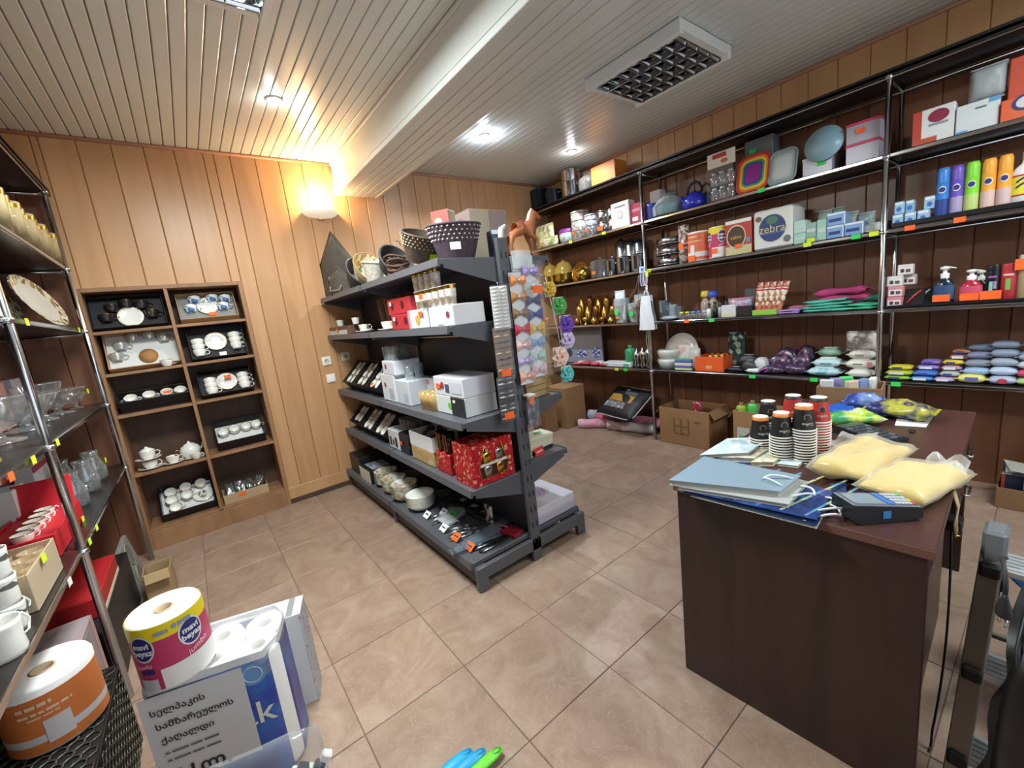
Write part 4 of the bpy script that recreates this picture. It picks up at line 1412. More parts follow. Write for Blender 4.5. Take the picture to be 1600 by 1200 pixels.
basket((1.24, 3.64, z0+.08), .3, 1.0, .15, .12, 'plain dark leather-look basket behind the floral one', M('#45423f', .5, noise=(20, .2)), ell=1)
# peaked felt bags at the far end
for i, (y, hgt, lab) in enumerate(((3.94, .55, 'tall peaked dark felt bag at far end of gondola top'), (3.78, .22, 'small dark bag before the peaked felt bag'))):
    t = T('felt_bag', lab, 'bag', (1.18-.05*i, y, z0), -PI/2+.55)
    w = .19 if i == 0 else .12
    def sheet(s, hgt=hgt, w=w):
        def fn(u, v):
            k = 1-abs(2*u-1)
            top = hgt*(.5+.5*k)
            bulge = .055*math.sin(PI*u)**.5*(1-v)**.5
            return ((u-.5)*2*w, s*bulge+.005*math.sin(9*u+3*v), v*top)
        return fn
    mb = MB(); mb.grid(sheet(-1), 12, 6); g = sheet(1); mb.grid(lambda u, v: g(1-u, v), 12, 6); mb.build('body', M('#4d4740', .8, noise=(12, .15)), t)
    mb = MB(); mb.tube([((u-.5)*2*w, 0, hgt*(.5+.5*(1-abs(2*u-1)))+.002) for u in [k/12 for k in range(13)]], .004, 6); mb.build('hem', M('#5d564c', .8), t)
    mb = MB(); mb.tube([(-.06, -.05, hgt*.3), (-.05, -.07, hgt*.12), (.05, -.07, hgt*.12), (.06, -.05, hgt*.3)], .006, 6); mb.build('handle', M('#8d8272', .7), t)
# heap of brown rattan rings with a hook
t = T('rattan_bundle', 'heap of brown rattan rings with wire hook, gondola top', 'bundle', (1.2, 2.7, z0), 0)
for i in range(9):
    mb = MB(); a0 = rn.uniform(0, 6); r = rn.uniform(.05, .085)
    mb.tube([(r*math.cos(a0+2*PI*k/14), r*math.sin(a0+2*PI*k/14)*.8, .02+.013*i+.012*math.sin(a0+4*PI*k/14)) for k in range(14)], .007, 5, closed=True)
    mb.build('rattan_ring', M('#5a3f30', .8, noise=(30, .2)), t)
mb = MB(); mb.tube([(0, 0, .12), (0, 0, .2), (.015, 0, .23), (.035, 0, .225), (.04, 0, .2)], .003, 6); mb.build('wire_hook', M('#77787a', .3, 1.), t)
# ---- second tier (1.49)
FLC = PAT(['#e8e6df', '#e8e6df', '#e8e6df', '#8a7a6a'], 45, 'voronoi', .25)
for i, (y, lab) in enumerate(((4.05, 'small patterned cup on brown box at far end of second gondola shelf'), (3.6, 'small green-printed cup on brown box, second gondola shelf'))):
    cup((1.15, y, GZ[1]+.078), .8, lab, r=.032, h=.055, mat=FLC, flare=.8)
f = GY(1, 3.92, .56, .07, .0)
carton(f, .2, M('#6a4d3c', .6), 'long low brown gift box with white base, far end of second gondola shelf', dec=(('p', 0, .42, 0, .55, M('#d4d0ca', .5)), ('p', .44, .95, 0, .55, M('#dcdad6', .5)), ('tag', 'o', .5, .55)))
for y, lab, m in ((3.42, 'cup with tan inside on saucer, second gondola shelf', FLC), (2.92, 'white gold-rimmed cup on saucer beside red boxes', PORC)):
    saucer((1.15, y, GZ[1]+.004), 'saucer under the ' + lab, r=.075); cup((1.15, y, GZ[1]+.01), -.9, lab, r=.045, h=.06, mat=m)
VAS = ((0, 0), (.6, 0), (.5, .03), (.62, .4), (1, 1), (.95, 1), (.55, .4), (0, .06))
for i, (y, x) in enumerate(((3.36, 1.26), (3.22, 1.26), (3.1, 1.28), (3.26, 1.36))):
    lath(F((x, y, GZ[1]+.004), -PI/2, .085, .24), VAS, CLEAR('#b98d70', .4, .12, .4), ('far', 'middle', 'near', 'rear')[i]+' rose-tinted glass vase at back of second gondola shelf', 'vase', 'glass_vase', 'rose glass vases on second gondola shelf', n=16)
for i, y in enumerate((2.86, 2.72)):
    lath(F((1.27, y+.1, GZ[1]+.004), -PI/2, .075, .25), VAS, CLEAR('#8d6a50', .45, .12, .4), ('slim brown glass vase behind the white cup', 'slim brown glass vase behind the red boxes')[i], 'vase', 'glass_vase', n=16)
RB = M('#bf2f38', .45)
def redbox(y, z, w, h, lab):
    return carton(F((1.13, y, GZ[1]+.004+z), -PI/2, w, h), .2, RB, lab, dec=(('o', .22, .55, .022, .026, M('#4a1a1c', .5)), ('o', .68, .55, .022, .026, M('#4a1a1c', .5)), ('p', .1, .2, .6, .85, WHITE)))
redbox(2.62, 0, .34, .1, 'lower red cup box printed with dark mugs, second gondola shelf')
redbox(2.64, .101, .36, .1, 'upper red cup box printed with dark mugs, second gondola shelf')
WHP = PAT(['#dfe1e3', '#dfe1e3', '#e4e6e6', '#b9bcc0'], 20, 'voronoi', .4)
carton(F((1.11, 2.34, GZ[1]+.004), -PI/2, .26, .11), .2, WHP, 'white printed box with gold cup picture and orange tag', dec=(('o', .5, .45, .03, .03, M('#c9a24d', .4)), ('tag', 'o', .72, .75), ('p', 0, .1, 0, 1, M('#d68a90', .5))))
carton(F((1.11, 2.055, GZ[1]+.004), -PI/2, .27, .11), .2, M('#e3e4e6', .4), 'plain white box with round red mark, near end of second gondola shelf', dec=(('o', .8, .55, .018, .018, M('#8e3040', .5)), ('p', .35, .6, .08, .12, GREYI)))
REDGL = PAT(['#c9a24d', '#e6dfd4', '#a3252d', '#e9e4dc', '#e9e4dc', '#d9c79a'], 22, 'voronoi', .2)
def printed_glass(p, label, group, mat=REDGL, r=.032, h=.1):
    t = T('printed_glass', label, 'glass', p, 0, group)
    def mk():
        mb = MB(); mb.lathe([(0, .004), (r*.78, .004), (r*.8, 0), (r, h), (r*.95, h), (r*.76, .01), (0, .01)], 14, caps=False); return mb.mesh([CLEAR('#f2efe6', .3, .06, .5)])
    O('tumbler', cached(('pg', r, h), mk), t)
    def mk2():
        mb = MB(); mb.lathe([(r*.81, .01), (r*.96, h*.75)], 14, caps=False); return mb.mesh([mat])
    O('printed_band', cached(('pgb', r, h, mat.name), mk2), t)
    def mk3():
        mb = MB(); mb.lathe([(r*.97, h*.8), (r*1.005, h*.97)], 14, caps=False); return mb.mesh([GOLD])
    O('gold_band', cached(('pgg', r, h), mk3), t)
    return t
for i in range(4):
    for k in range(2):
        printed_glass((1.13+.0*k, 2.31-.073*i, GZ[1]+.116+.104*k), ('farthest', 'second', 'third', 'nearest')[i]+' printed glass in the '+('lower', 'upper')[k]+' row of the two-high stack', 'printed glasses in the two-high stack')
    if i < 2: printed_glass((1.13, 2.015-.066*i, GZ[1]+.116), ('left', 'right')[i]+' printed glass in low row on plain white box', 'printed glasses on the plain white box')
ptag(GON, 'o', (1.085-GXC, 2.2-gy, GZ[1]+.18), (0, 0, -PI/2))
# ---- third tier (.971)
def gtray(t_, y, w, h, lab, who, items, tilt=.8, D=.11, mat=None, inner=None, tags=(), cups=None, d=.01):
    f = GY(t_, y, w, h, d)
    return gift_tray(f, lab, items, D=D, tilt=tilt, mat=mat, inner=inner, who=who, tags=tags, cups=cups)
six = [('n', .25, .2), ('n', .25, .5), ('n', .25, .8), ('n', .7, .2), ('n', .7, .5), ('n', .7, .8)]
gtray(2, 4.0, .27, .26, 'open pale-edged gift box of cups at far end, third gondola shelf', 'in the far third shelf box', six, mat=M('#2a2622', .6), cups=FLC)
gtray(2, 3.68, .27, .26, 'middle open black gift box of patterned cups, third gondola shelf', 'in the middle third shelf box', six, cups=FLC)
gtray(2, 3.36, .25, .26, 'open black gift box of plain cups beside white cartons, third gondola shelf', 'in the nearer third shelf box', six, tags=(('o', .5, .12),))
WB = M('#dfe2e8', .4); WB2 = M('#cfd3db', .4)
mk_ = (('o', .3, .6, .017, .02, M('#8e3a4a', .5)), ('p', .55, .85, .12, .5, M('#b3bac6', .5)))
carton(GY(2, 3.02, .25, .2), .2, WB, 'white carton with red oval mark, lower left of white stack', dec=mk_)
carton(GY(2, 2.76, .22, .17), .2, WB2, 'white carton with pencil-grey print, middle of white stack', dec=mk_[1:])
carton(GY(2, 2.96, .22, .1).up(.201), .2, WB, 'small white carton on top of the white stack', dec=mk_[:1])
carton(GY(2, 2.55, .2, .17, .165), .2, WB, 'white carton with pink corner behind the gold glasses', dec=(('p', 0, .2, .75, .95, M('#d98a84', .5)), mk_[1]))
for i in range(4):
    for j in range(2):
        q = Vector((1.13+.075*j, 3.06-.075*i, GZ[2]+.307)) if i < 3 else Vector((1.13+.075*j, 2.72, GZ[2]+.177))
        lath(F(q, -PI/2, .066, .1), TUMB, GLASS, ('far', 'middle', 'near', 'lowest')[i]+' '+('front', 'rear')[j]+' clear tumbler on top of the white cartons', 'glass', 'tumbler', 'clear tumblers on the white cartons', n=14)
carton(GY(2, 2.16, .34, .11, .06).up(.112), .22, M('#dcdde2', .4), 'wide white box with mug picture and orange tag, top of pair', dec=(('o', .32, .55, .02, .022, M('#9a3a48', .5)), ('tag', 'o', .2, .5), ('p', .42, .55, .2, .65, M('#4a5264', .5)), ('p', .6, .95, .2, .8, M('#c9ccd6', .5))))
carton(GY(2, 2.16, .34, .11, .06), .22, M('#d8dad8', .4), 'white and black box with green dot under the mug box', dec=(('p', .55, 1, 0, 1, M('#2b2b30', .5)), ('o', .5, .5, .02, .02, M('#7bbf3a', .5)), ('p', .62, .7, .7, .85, WHITE)))
for i in range(3):
    for j in range(2):
        lath(F((1.115+.072*j, 2.5-.07*i, GZ[2]+.0045), -PI/2, .068, .11), TUMB, CLEAR('#d9b878', .45, .1, .5), ('far', 'middle', 'near')[i]+' '+('front', 'rear')[j]+' amber gold tumbler in set on third gondola shelf', 'glass', 'tumbler', 'amber tumblers on third gondola shelf', n=14)
# ---- fourth tier (.581)
gtray(3, 4.02, .26, .22, 'black and white cup box pair at far end, fourth gondola shelf', 'at the far end of fourth shelf', [('n', .3, .35), ('n', .7, .35), ('n', .3, .75), ('n', .7, .75)])
gtray(3, 3.7, .26, .22, 'black gift box with white cups and kraft cover, fourth gondola shelf', 'in the kraft-covered fourth shelf box', six)
gtray(3, 3.4, .26, .22, 'black gift box with white bowls, fourth gondola shelf', 'in the box next to grey tumblers', six)
for i in range(3):
    for j in range(2):
        lath(F((1.22+.08*j, 3.2-.085*i, GZ[3]+.004), -PI/2, .075, .2), TUMB, CLEAR('#cfc8c2', .25, .1, .5), ('far', 'middle', 'near')[i]+' '+('front', 'rear')[j]+' tall grey-tinted tumbler on fourth gondola shelf', 'glass', 'tumbler', 'tall tumblers on fourth gondola shelf', n=14)
carton(GY(3, 3.1, .2, .15), .14, M('#d6d8da', .4), 'white mug box printed with black sketches, fourth gondola shelf', dec=(('p', .12, .3, .15, .6, INK), ('p', .4, .55, .2, .5, GREYD), ('p', .65, .85, .15, .65, INK)))
t = carton(GY(3, 2.9, .17, .15), .2, M('#20222f', .4), 'dark navy box with orange tag, fourth gondola shelf', dec=(('tag', 'o', .25, .5),))
carton(GY(3, 2.6, .34, .1), .2, PAT(['#cdb488', '#b8965f', '#d9c8a4'], 16, 'noise', .6), 'beige marbled box under the white pinecone tray', name='carton')
opencarton(GY(3, 2.6, .35, .1).up(.102), .2, M('#e4e4e4', .5), 'white open tray of brown pinecones, fourth gondola shelf', 'open_tray', 'tray', flaps=False)
mb = MB()
for i in range(10):
    for j in range(1):
        q = Vector((1.16+rn.uniform(0, .14), 2.47+.03*i, GZ[3]+.195+rn.uniform(0, .008)))
        mc = MB()
        for k in range(7):
            mc.lathe([(0, .006*k-.021), (.02*math.sin(PI*(k+.8)/8), .006*k-.024), (0, .006*k-.013)], 9, caps=False)
        tag(mc.build('pinecone', M('#5d4633', .8, noise=(60, .3)), None, q, (rn.uniform(.6, 1.5), rn.uniform(-.5, .5), rn.uniform(0, 3))), ('first', 'second', 'third', 'fourth', 'fifth', 'sixth', 'seventh', 'eighth', 'ninth', 'last')[i]+' brown pinecone from the near end of white tray', 'pinecone', 'pinecones in the white tray')
carton(GY(3, 2.3, .18, .13), .2, REDP, 'deep red patterned box under the black and gold glasses')
for i in range(2):
    f = GY(3, 2.34-.085*i, .078, .13, .03).up(.132)
    t = lath(f, TUMB, M('#17130f', .2), ('left', 'right')[i]+' black and gold striped glass on the deep red box', 'glass', 'striped_glass', n=16)
    for s in range(3):
        mb = MB(); arc_panel(mb, .0385, -.9+.6*s, -.6+.6*s, .02, .12, 3); mb.build('gold_stripe', GOLD, t, (0, .039, 0))
# big red gift box with a window showing gold goblets
f = F((1.245, 1.93, GZ[3]+.004), 0, .29, .245)
t = opencarton(f, .2, REDP, 'big red gift box with pointed window showing gold goblets', 'windowed_gift_box', 'gift box', flaps=False)
mb = MB(); mb.box(-.143, .143, .002, .198, .236, .244, .002); mb.build('top_panel', REDP, t)
mb = MB(); mb.prism([(-.09, .04), (.09, .04), (.1, .1), (.06, .22), (.03, .13), (0, .12), (-.03, .13), (-.055, .22), (-.1, .1)], 0, .002)
o = mb.build('display_window', M('#3a1216', .5), t, (0, -.0004, 0), (PI/2, 0, 0))
mb = MB(); pts = [(-.09, .04), (.09, .04), (.1, .1), (.06, .22), (.03, .13), (0, .12), (-.03, .13), (-.055, .22), (-.1, .1)]
mb.tube([(a, -.003, b) for a, b in pts], .003, 5, closed=True); mb.build('gold_outline', GOLD, t)
mb = MB(); mb.box(-.095, .095, -.005, -.001, .108, .124); mb.build('white_band', M('#e0d4cc', .5), t)
for i in range(2):
    for zz in (.045, .125):
        mb = MB(); mb.lathe([(0, 0), (.024, 0), (.03, .05), (.02, .06), (.004, .062)], 12, caps=False, sy=.25)
        mb.build('pictured_goblet', GOLD if (i+(zz > .1)) % 2 else M('#a8a29c', .25, .9), t, (-.042+.085*i, -.004, zz))
mb = MB()
for i in range(40):
    x_, z_ = rn.uniform(-.125, .125), rn.uniform(.01, .235)
    if abs(x_) < .1 and .03 < z_ < .2: continue
    mb.at(x_, -.001, z_).lathe([(0, -.003), (.003, 0), (0, .003)], 4, caps=False)
tag(mb.build('snow_dots', M('#e6cfc4', .5), t), None, None, kind='stuff')
# ---- base tier (.176)
carton(GY(4, 4.02, .3, .17, .02), .25, M('#17171a', .4), 'black carton with white mark at far end of gondola base', dec=(('p', .25, .4, .85, .95, WHITE, 't'),))
t = carton(GY(4, 3.72, .28, .12, .01), .25, M('#1b1b20', .4), 'black box with photo top and ivory side, gondola base', dec=(('p', 0, .98, 0, .95, M('#d8d2c2', .5)), ('p', .15, .9, .15, .8, PAT(['#2a3040', '#8d97a8', '#c9ced6'], 20, 'noise', .3), 't')))
BOWLP = PAT(['#e9ebe8', '#dfe4e2', '#b9a98c', '#8a7a66'], 22, 'noise', .25)
def stack(x, y, z, n, r, dz, lab, group, mat=None, hb=.05, name='bowl'):
    def mk():
        mb = MB(); mb.lathe([(0, .003), (r*.5, .003), (r*.52, 0), (r*.62, .004), (r*.86, hb*.5), (r, hb), (r*.97, hb+.002), (r*.82, hb*.5), (r*.5, .008), (0, .008)], 24, caps=False); return mb.mesh([PORC])
    me = cached(('bowlm', r, hb), mk)
    for i in range(n):
        t = T(name, ('lowest', 'second', 'third', 'fourth', 'fifth')[i]+' '+lab, 'bowl', (x, y, z+dz*i), rn.uniform(0, 3), group)
        O('dish', me, t, mat=mat)
        mb_ = cached(('bowlrim', r, hb), lambda: (lambda m_: (m_.tube([(r*math.cos(2*PI*k/24), r*math.sin(2*PI*k/24), hb) for k in range(24)], .002, 5, closed=True), m_.mesh([M('#6d5a3c', .4)]))[1])(MB()))
        O('coloured_rim', mb_, t)
stack(1.13, 3.47, GZ[4]+.004, 5, .1, .02, 'leaf-rimmed bowl in the far wrapped stack, gondola base', 'bowls in the far wrapped stack', BOWLP)
stack(1.12, 3.27, GZ[4]+.004, 5, .1, .018, 'leaf-rimmed bowl in the middle wrapped stack, gondola base', 'bowls in the middle wrapped stack', BOWLP)
stack(1.12, 3.06, GZ[4]+.004, 5, .105, .02, 'leaf-rimmed bowl in the near wrapped stack with green dot', 'bowls in the near wrapped stack', BOWLP)
stack(1.13, 2.8, GZ[4]+.004, 5, .105, .016, 'plain white bowl in neat stack on gondola base', 'plain white bowls on the gondola base')
stack(1.34, 3.4, GZ[4]+.004, 4, .1, .02, 'brown-edged bowl in the rear stack, gondola base', 'bowls in the rear stack', M('#6a5a48', .4, noise=(20, .3)))
stack(1.33, 2.85, GZ[4]+.004, 3, .1, .02, 'dark bowl behind the plain white stack', 'dark bowls behind the white stack', M('#3a3532', .4))
# packets of small kitchen tools
def tool(kind, loc, rz, lab, cat, L=.2, mat=STEEL, hm=BLACKB, group=None):
    t = T(kind, lab, cat, loc, rz, group)
    if kind == 'knife':
        mb = MB(); mb.prism([(0, -.001), (L*.55, -.001), (L*.62, .016), (0, .022)], 0, .002); mb.build('blade', mat, t, (0, 0, .003))
        mb = MB(); mb.tube([(-L*.4, .008, .006), (-L*.2, .008, .007), (0, .01, .006)], [.008, .01, .008], 8, flat=.6); mb.build('handle', hm, t)
    elif kind == 'fork':
        mb = MB(); mb.tube([(-L*.5, 0, .004), (0, 0, .006), (L*.2, 0, .004)], [.006, .003, .008], 6, flat=.5); mb.build('handle', mat, t)
        for k in range(4):
            mb = MB(); mb.tube([(L*.2, -.009+.006*k, .004), (L*.45, -.009+.006*k, .008)], .0014, 5); mb.build('prong', mat, t)
    elif kind == 'spoon':
        mb = MB(); mb.tube([(-L*.5, 0, .004), (0, 0, .006), (L*.22, 0, .004)], [.006, .003, .006], 6, flat=.5); mb.build('handle', mat, t)
        mb = MB(); mb.at(L*.36, 0, .008).lathe([(0, -.006), (.012, -.003), (.017, .002), (.015, .002), (0, -.004)], 14, caps=False, sy=.65); mb.build('bowl', mat, t)
    return t
zb = GZ[4]+.004
for i in range(9):
    tool('spoon', (1.12+rn.uniform(-.02, .05), 2.58-.028*i, zb+.002+.004*(i % 3)), rn.uniform(-.5, .5), ('first', 'second', 'third', 'fourth', 'fifth', 'sixth', 'seventh', 'eighth', 'ninth')[i]+' steel teaspoon from the far end of the spoon heap', 'spoon', .15, group='teaspoons on the gondola base')
for i in range(8):
    tool('fork', (1.13+rn.uniform(-.01, .04), 2.32-.02*i, zb+.002+.003*(i % 3)), rn.uniform(-.35, .35), ('first', 'second', 'third', 'fourth', 'fifth', 'sixth', 'seventh', 'eighth')[i]+' steel fork from the far end of the fork row', 'fork', .18, group='forks on the gondola base')
for i in range(10):
    tool('knife', (1.22+rn.uniform(-.02, .02), 2.13-.02*i, zb+.003), rn.uniform(-.12, .12), ('first', 'second', 'third', 'fourth', 'fifth', 'sixth', 'seventh', 'eighth', 'ninth', 'tenth')[i]+' '+('black', 'steel')[i % 2]+' handled knife from the far end of the knife row', 'knife', .32, hm=STEEL if i % 2 else BLACKB, group='knives on the gondola base')
for i, (x, y, kk) in enumerate(((1.08, 2.62, 'w'), (1.18, 2.56, 'w'), (1.07, 2.36, 'w'), (1.2, 2.48, 'g'), (1.07, 2.2, 'o'), (1.07, 2.04, 'o'))):
    t = T('price_card', {'w': 'white', 'g': 'green', 'o': 'orange'}[kk]+' price card '+('far left by bowls', 'behind the teaspoons', 'at front lip by the forks', 'on the spoon packets', 'at front lip by the forks', 'at front lip before the knives')[i]+', gondola base', 'price card', (x, y, zb+.02), -PI/2, rx=-.9)
    mb = MB(); mb.box(-.035, .035, -.001, .001, -.02, .03, .0005); mb.build('card', TAGM[kk], t)
    mb = MB(); mb.box(-.022, .022, -.0016, -.0009, .004, .012); mb.build('handwriting', INK, t)
for i in range(3):
    f = F((1.1+.06*i, 2.45+.02*i, zb+.012), -PI/2+.3*i, .14, .012)
    packet(f, .1, CLEAR('#dfe3e6', .3, .1, .5), ('front', 'middle', 'back')[i]+' clear cutlery packet on gondola base', seed=i)
for i in range(3):
    f = F((1.12+.07*i, 2.02+.03*i, zb+.01), -.15+.1*i, .3, .02)
    packet(f, .07, CLEAR('#7d8a96', .3, .1, .4), ('front', 'middle', 'back')[i]+' long dark blue cutlery sleeve at near end, gondola base', seed=i+9)
for i, (y, lab) in enumerate(((2.6, 'black kitchen tool packet behind the teaspoons'), (2.44, 'black kitchen tool packet behind the forks'), (2.3, 'dark tray leaning at the back of gondola base'))):
    f = F((1.3, y, zb), -PI/2+.1*i, .13, .03)
    packet(f, .13, M('#1c1c1f', .35), lab, seed=i+4, dec=(('p', .3, .7, .4, .7, M('#c9cbcb', .5), 't'),))
f = F((1.33, 2.22, zb), -PI/2, .08, .12); t = carton(f, .02, PAT(['#e0dcd4', '#4a3a34', '#d8d4cc'], 30, 'voronoi', .5), 'white header card with brown print behind the forks')
f = F((1.3, 2.03, zb), -PI/2+.25, .22, .022)
carton(f, .09, M('#8e1f2a', .4), 'flat dark red packet at near end of gondola base', name='packet', cat='packet', dec=(('p', .1, .5, .3, .7, M('#c9a0a0', .5), 't'),))
# ---- hanging on the end upright
def clip_card(u0, u1, v0, v1, mats, lab, bars, tagk=None):
    y = GY0-.02
    a, b = at(u0, v0, Y=y), at(u1, v1, Y=y)
    w, h = abs(b.x-a.x), abs(a.z-b.z)
    t = T('hair_clip_card', lab, 'hair clips', ((a.x+b.x)/2, y, min(a.z, b.z)), -.12)
    mb = MB(); mb.box(-w/2, w/2, 0, .003, 0, h, .001); mb.build('backing_card', mats[0], t)
    for i in range(bars):
        z = h*(i+.5)/bars
        for s in (-1, 1):
            mb = MB(); mb.tube([(s*.004, -.006, z-.002), (s*w*.25, -.009, z+.002), (s*w*.46, -.005, z)], [.004, .007, .003], 6)
            mb.build('hair_clip', mats[1+(i % (len(mats)-1))], t)
    mb = MB(); mb.grid(lambda u, v: ((u-.5)*w*1.08, -.014-.002*math.sin(12*v), -.004+v*h*1.05), 2, 8); mb.build('clear_sleeve', BAG, t)
    mb = MB(); mb.tube([(0, .002, h), (0, .006, h+.02), (0, .018, h+.02)], .002, 5); mb.build('hang_loop', CHROME, t)
    if tagk: ptag(t, tagk, (-.01, -.018, h*.12), w=.06, h=.04)
clip_card(766, 798, 448, 512, [M('#e6e6e6', .5), M('#e0dcd4', .4)], 'card of cream hair clips, topmost on gondola end post', 12)
clip_card(770, 803, 514, 588, [M('#8a6e56', .6), M('#4a3a30', .4), M('#b99f80', .4), M('#6a4a3a', .4)], 'card of brown hair clips with orange tag, middle of end post', 9, 'o')
clip_card(776, 808, 592, 652, [M('#39373a', .5), M('#8c8a90', .3, .6), M('#2a2a2e', .4), M('#c9c9cf', .3, .6)], 'card of black and silver hair clips, lowest on end post', 10, 'o')
def bow(t, x, z, s, mat, name='bow'):
    mb = MB()
    for k in (-1, 1):
        mb.grid(lambda u, v, k=k: (x+k*s*(.08+u*.95), -.012-.02*math.sin(PI*u)*math.sin(PI*v), z+(v-.5)*s*(.35+.9*u)+.003*math.sin(7*v)), 5, 6)
    mb.at(x, -.022, z).lathe([(0, -s*.22), (s*.2, -s*.1), (s*.2, s*.1), (0, s*.22)], 8, caps=False)
    mb.build(name, mat, t)
def bow_strip(u, v0, v1, w, cols, lab, y=GY0-.03):
    a, b = at(u, v0, Y=y), at(u, v1, Y=y)
    h = a.z-b.z
    t = T('hair_bow_strip', lab, 'hair bows', ((a.x+b.x)/2, y, b.z), .05)
    mb = MB(); mb.grid(lambda q, v: ((q-.5)*w, .0+.004*math.sin(8*v), v*h), 1, 12); mb.build('backing_strip', M('#dfe2e6', .5), t)
    n = len(cols)
    for i, c in enumerate(cols):
        bow(t, rn.uniform(-.008, .008), h*(1-(i+.5)/n), w*.56, M(c, .5, noise=(60, .12)))
    mb = MB()
    mb.grid(lambda q, v: ((q-.5)*w*1.15, -.045+.006*math.sin(14*v+5*q), v*h*1.02), 4, 20); mb.build('clear_sleeve', BAG, t)
    mb = MB(); mb.tube([(0, .0, h), (0, .01, h+.015), (0, .028, h+.015)], .002, 5); mb.build('hang_loop', CHROME, t)
    return t
t = bow_strip(815, 425, 602, .1, ['#d98a4a', '#b57a4a', '#8a6a4a', '#c22a44', '#e6b6b0', '#b9a6d6', '#e8a58c'], 'strip of orange, red and lilac hair bows on gondola end')
t = bow_strip(835, 413, 590, .105, ['#9a84c4', '#c9cfc4', '#28386e', '#2a4488', '#dcb648', '#7fa4d6', '#b3d6cc', '#dcb6bc'], 'strip of purple, navy and blue hair bows on gondola end', GY0-.025)
ptag(t, 'o', (-.005, -.055, .5), w=.07, h=.04)
# big clear carrier bag of hair bows behind the strips
a, b = at(797, 400, Y=GY0-.012), at(850, 585, Y=GY0-.012)
t = T('clear_bag', 'long milky clear bag hanging behind the hair bow strips', 'bag', ((a.x+b.x)/2, GY0-.012, b.z), 0)
w, h = b.x-a.x, a.z-b.z
mb = MB(); mb.grid(lambda u, v: ((u-.5)*w*(1-.12*(1-v)), -.006*math.sin(9*u+4*v), v*h), 8, 16); mb.build('film', FROST, t)
mb = MB(); mb.grid(lambda u, v: ((u-.5)*w*.9, -.003-.02*math.sin(PI*u), h*(.9+.14*v)), 8, 4); mb.build('gathered_top', FROST, t)
# flower clips strip
def flower(t, x, z, R, mat, cmat):
    p = MB(); p.box(x-R*.7, x+R*.7, .0, .002, z-R*.9, z+R*.9, .0005); card = p.build('flower_card', WHITE, t)
    for lay in range(2):
        for k in range(6):
            a = 2*PI*k/6+.5*lay
            mb = MB()
            rr = R*(1-.3*lay)
            mb.grid(lambda u, v: (x+math.cos(a)*rr*u-math.sin(a)*rr*.42*(2*v-1)*math.sin(PI*min(1, u*.85+.1)), -.008-.008*lay-.018*math.sin(PI*u)*(.6+.4*abs(2*v-1)), z+math.sin(a)*rr*u+math.cos(a)*rr*.42*(2*v-1)*math.sin(PI*min(1, u*.85+.1))), 4, 4)
            mb.build('petal', mat, card)
    mb = MB(); mb.at(x, -.03, z).lathe([(0, -R*.14), (R*.14, 0), (0, R*.14)], 8, caps=False); mb.build('flower_centre', cmat, card)
yq = GY0-.02
t = T('flower_clip_strip', 'hanging strip of six large flower hair clips beside the bows', 'hair clips', at(872, 600, Y=yq), -.1)
ti = t.matrix_basis.inverted()
for (u, v), r, c, cc in (((858, 452), .048, '#d9b23c', '#f0e0a0'), ((872, 478), .058, '#4aa84e', '#d8f0c0'), ((882, 507), .062, '#6a3fae', '#4a2a8a'), ((884, 531), .058, '#cdbfe0', '#6a3fae'), ((874, 557), .066, '#ecc9b8', '#e0913c'), ((884, 584), .055, '#5cc4c0', '#b9ecd9')):
    p = ti @ at(u, v, Y=yq); flower(t, p.x, p.z, r, M(c, .55, noise=(30, .12)), M(cc, .6))
a_, b_ = ti @ at(852, 432, Y=yq), ti @ at(886, 595, Y=yq)
mb = MB(); mb.tube([a_, (a_*.5+b_*.5)+Vector((.01, .004, 0)), b_], .0025, 5); mb.build('cord', WHITE, t)
mb = MB(); mb.tube([a_, a_+Vector((-.03, .02, .02)), a_+Vector((-.06, .03, .03))], .003, 5); mb.build('hang_loop', CHROME, t)
# tinsel bag
a, b = at(818, 606, Y=GY0-.03), at(840, 665, Y=GY0-.03)
t = T('tinsel_bag', 'bag of silvery violet tinsel strands low on gondola end', 'bag', ((a.x+b.x)/2, GY0-.03, b.z), 0)
mb = MB()
for i in range(36):
    x_ = rn.uniform(-.035, .035)
    mb.tube([(x_, rn.uniform(-.015, .005), 0.005), (x_+rn.uniform(-.012, .012), rn.uniform(-.02, 0), .1), (x_*.5, -.005, .19)], .002, 4, caps=False)
tag(mb.build('tinsel_strands', PAT(['#b9b4c9', '#8d86a8', '#d9d6e0', '#7f8f80'], 40, 'voronoi', .25, .6), t), None, None, kind='stuff')
mb = MB(); mb.grid(lambda u, v: ((u-.5)*.09, -.025-.004*math.sin(9*v), v*.21), 3, 8); mb.build('clear_sleeve', BAG, t)
mb = MB(); mb.box(-.025, .025, -.03, .026, .19, .2, .001); mb.build('header_clip', M('#d8d4c8', .5), t)
ptag(t, 'o', (-.02, -.034, .17), (0, .5, 0), .022, .04)
# orange toy clip on the right bracket
t = T('orange_clip', 'small orange plastic clip on the gondola side bracket', 'clip', at(850, 497, Y=GY0-.01), 0)
mb = MB(); mb.tube([(-.02, 0, .03), (-.015, -.01, .0), (.0, -.012, -.015), (.02, -.01, -.01), (.035, 0, -.012)], [.006, .009, .007, .01, .006], 8); mb.build('clip_arm', M('#e8743a', .4), t)
mb = MB(); mb.at(-.02, 0, .032, rx=PI/2).lathe([(.012, -.008), (.012, .008), (.006, .008), (.006, -.008), (.012, -.008)], 12, caps=False); mb.build('clip_ring', M('#e8743a', .4), t)
# toy horse on the gondola top


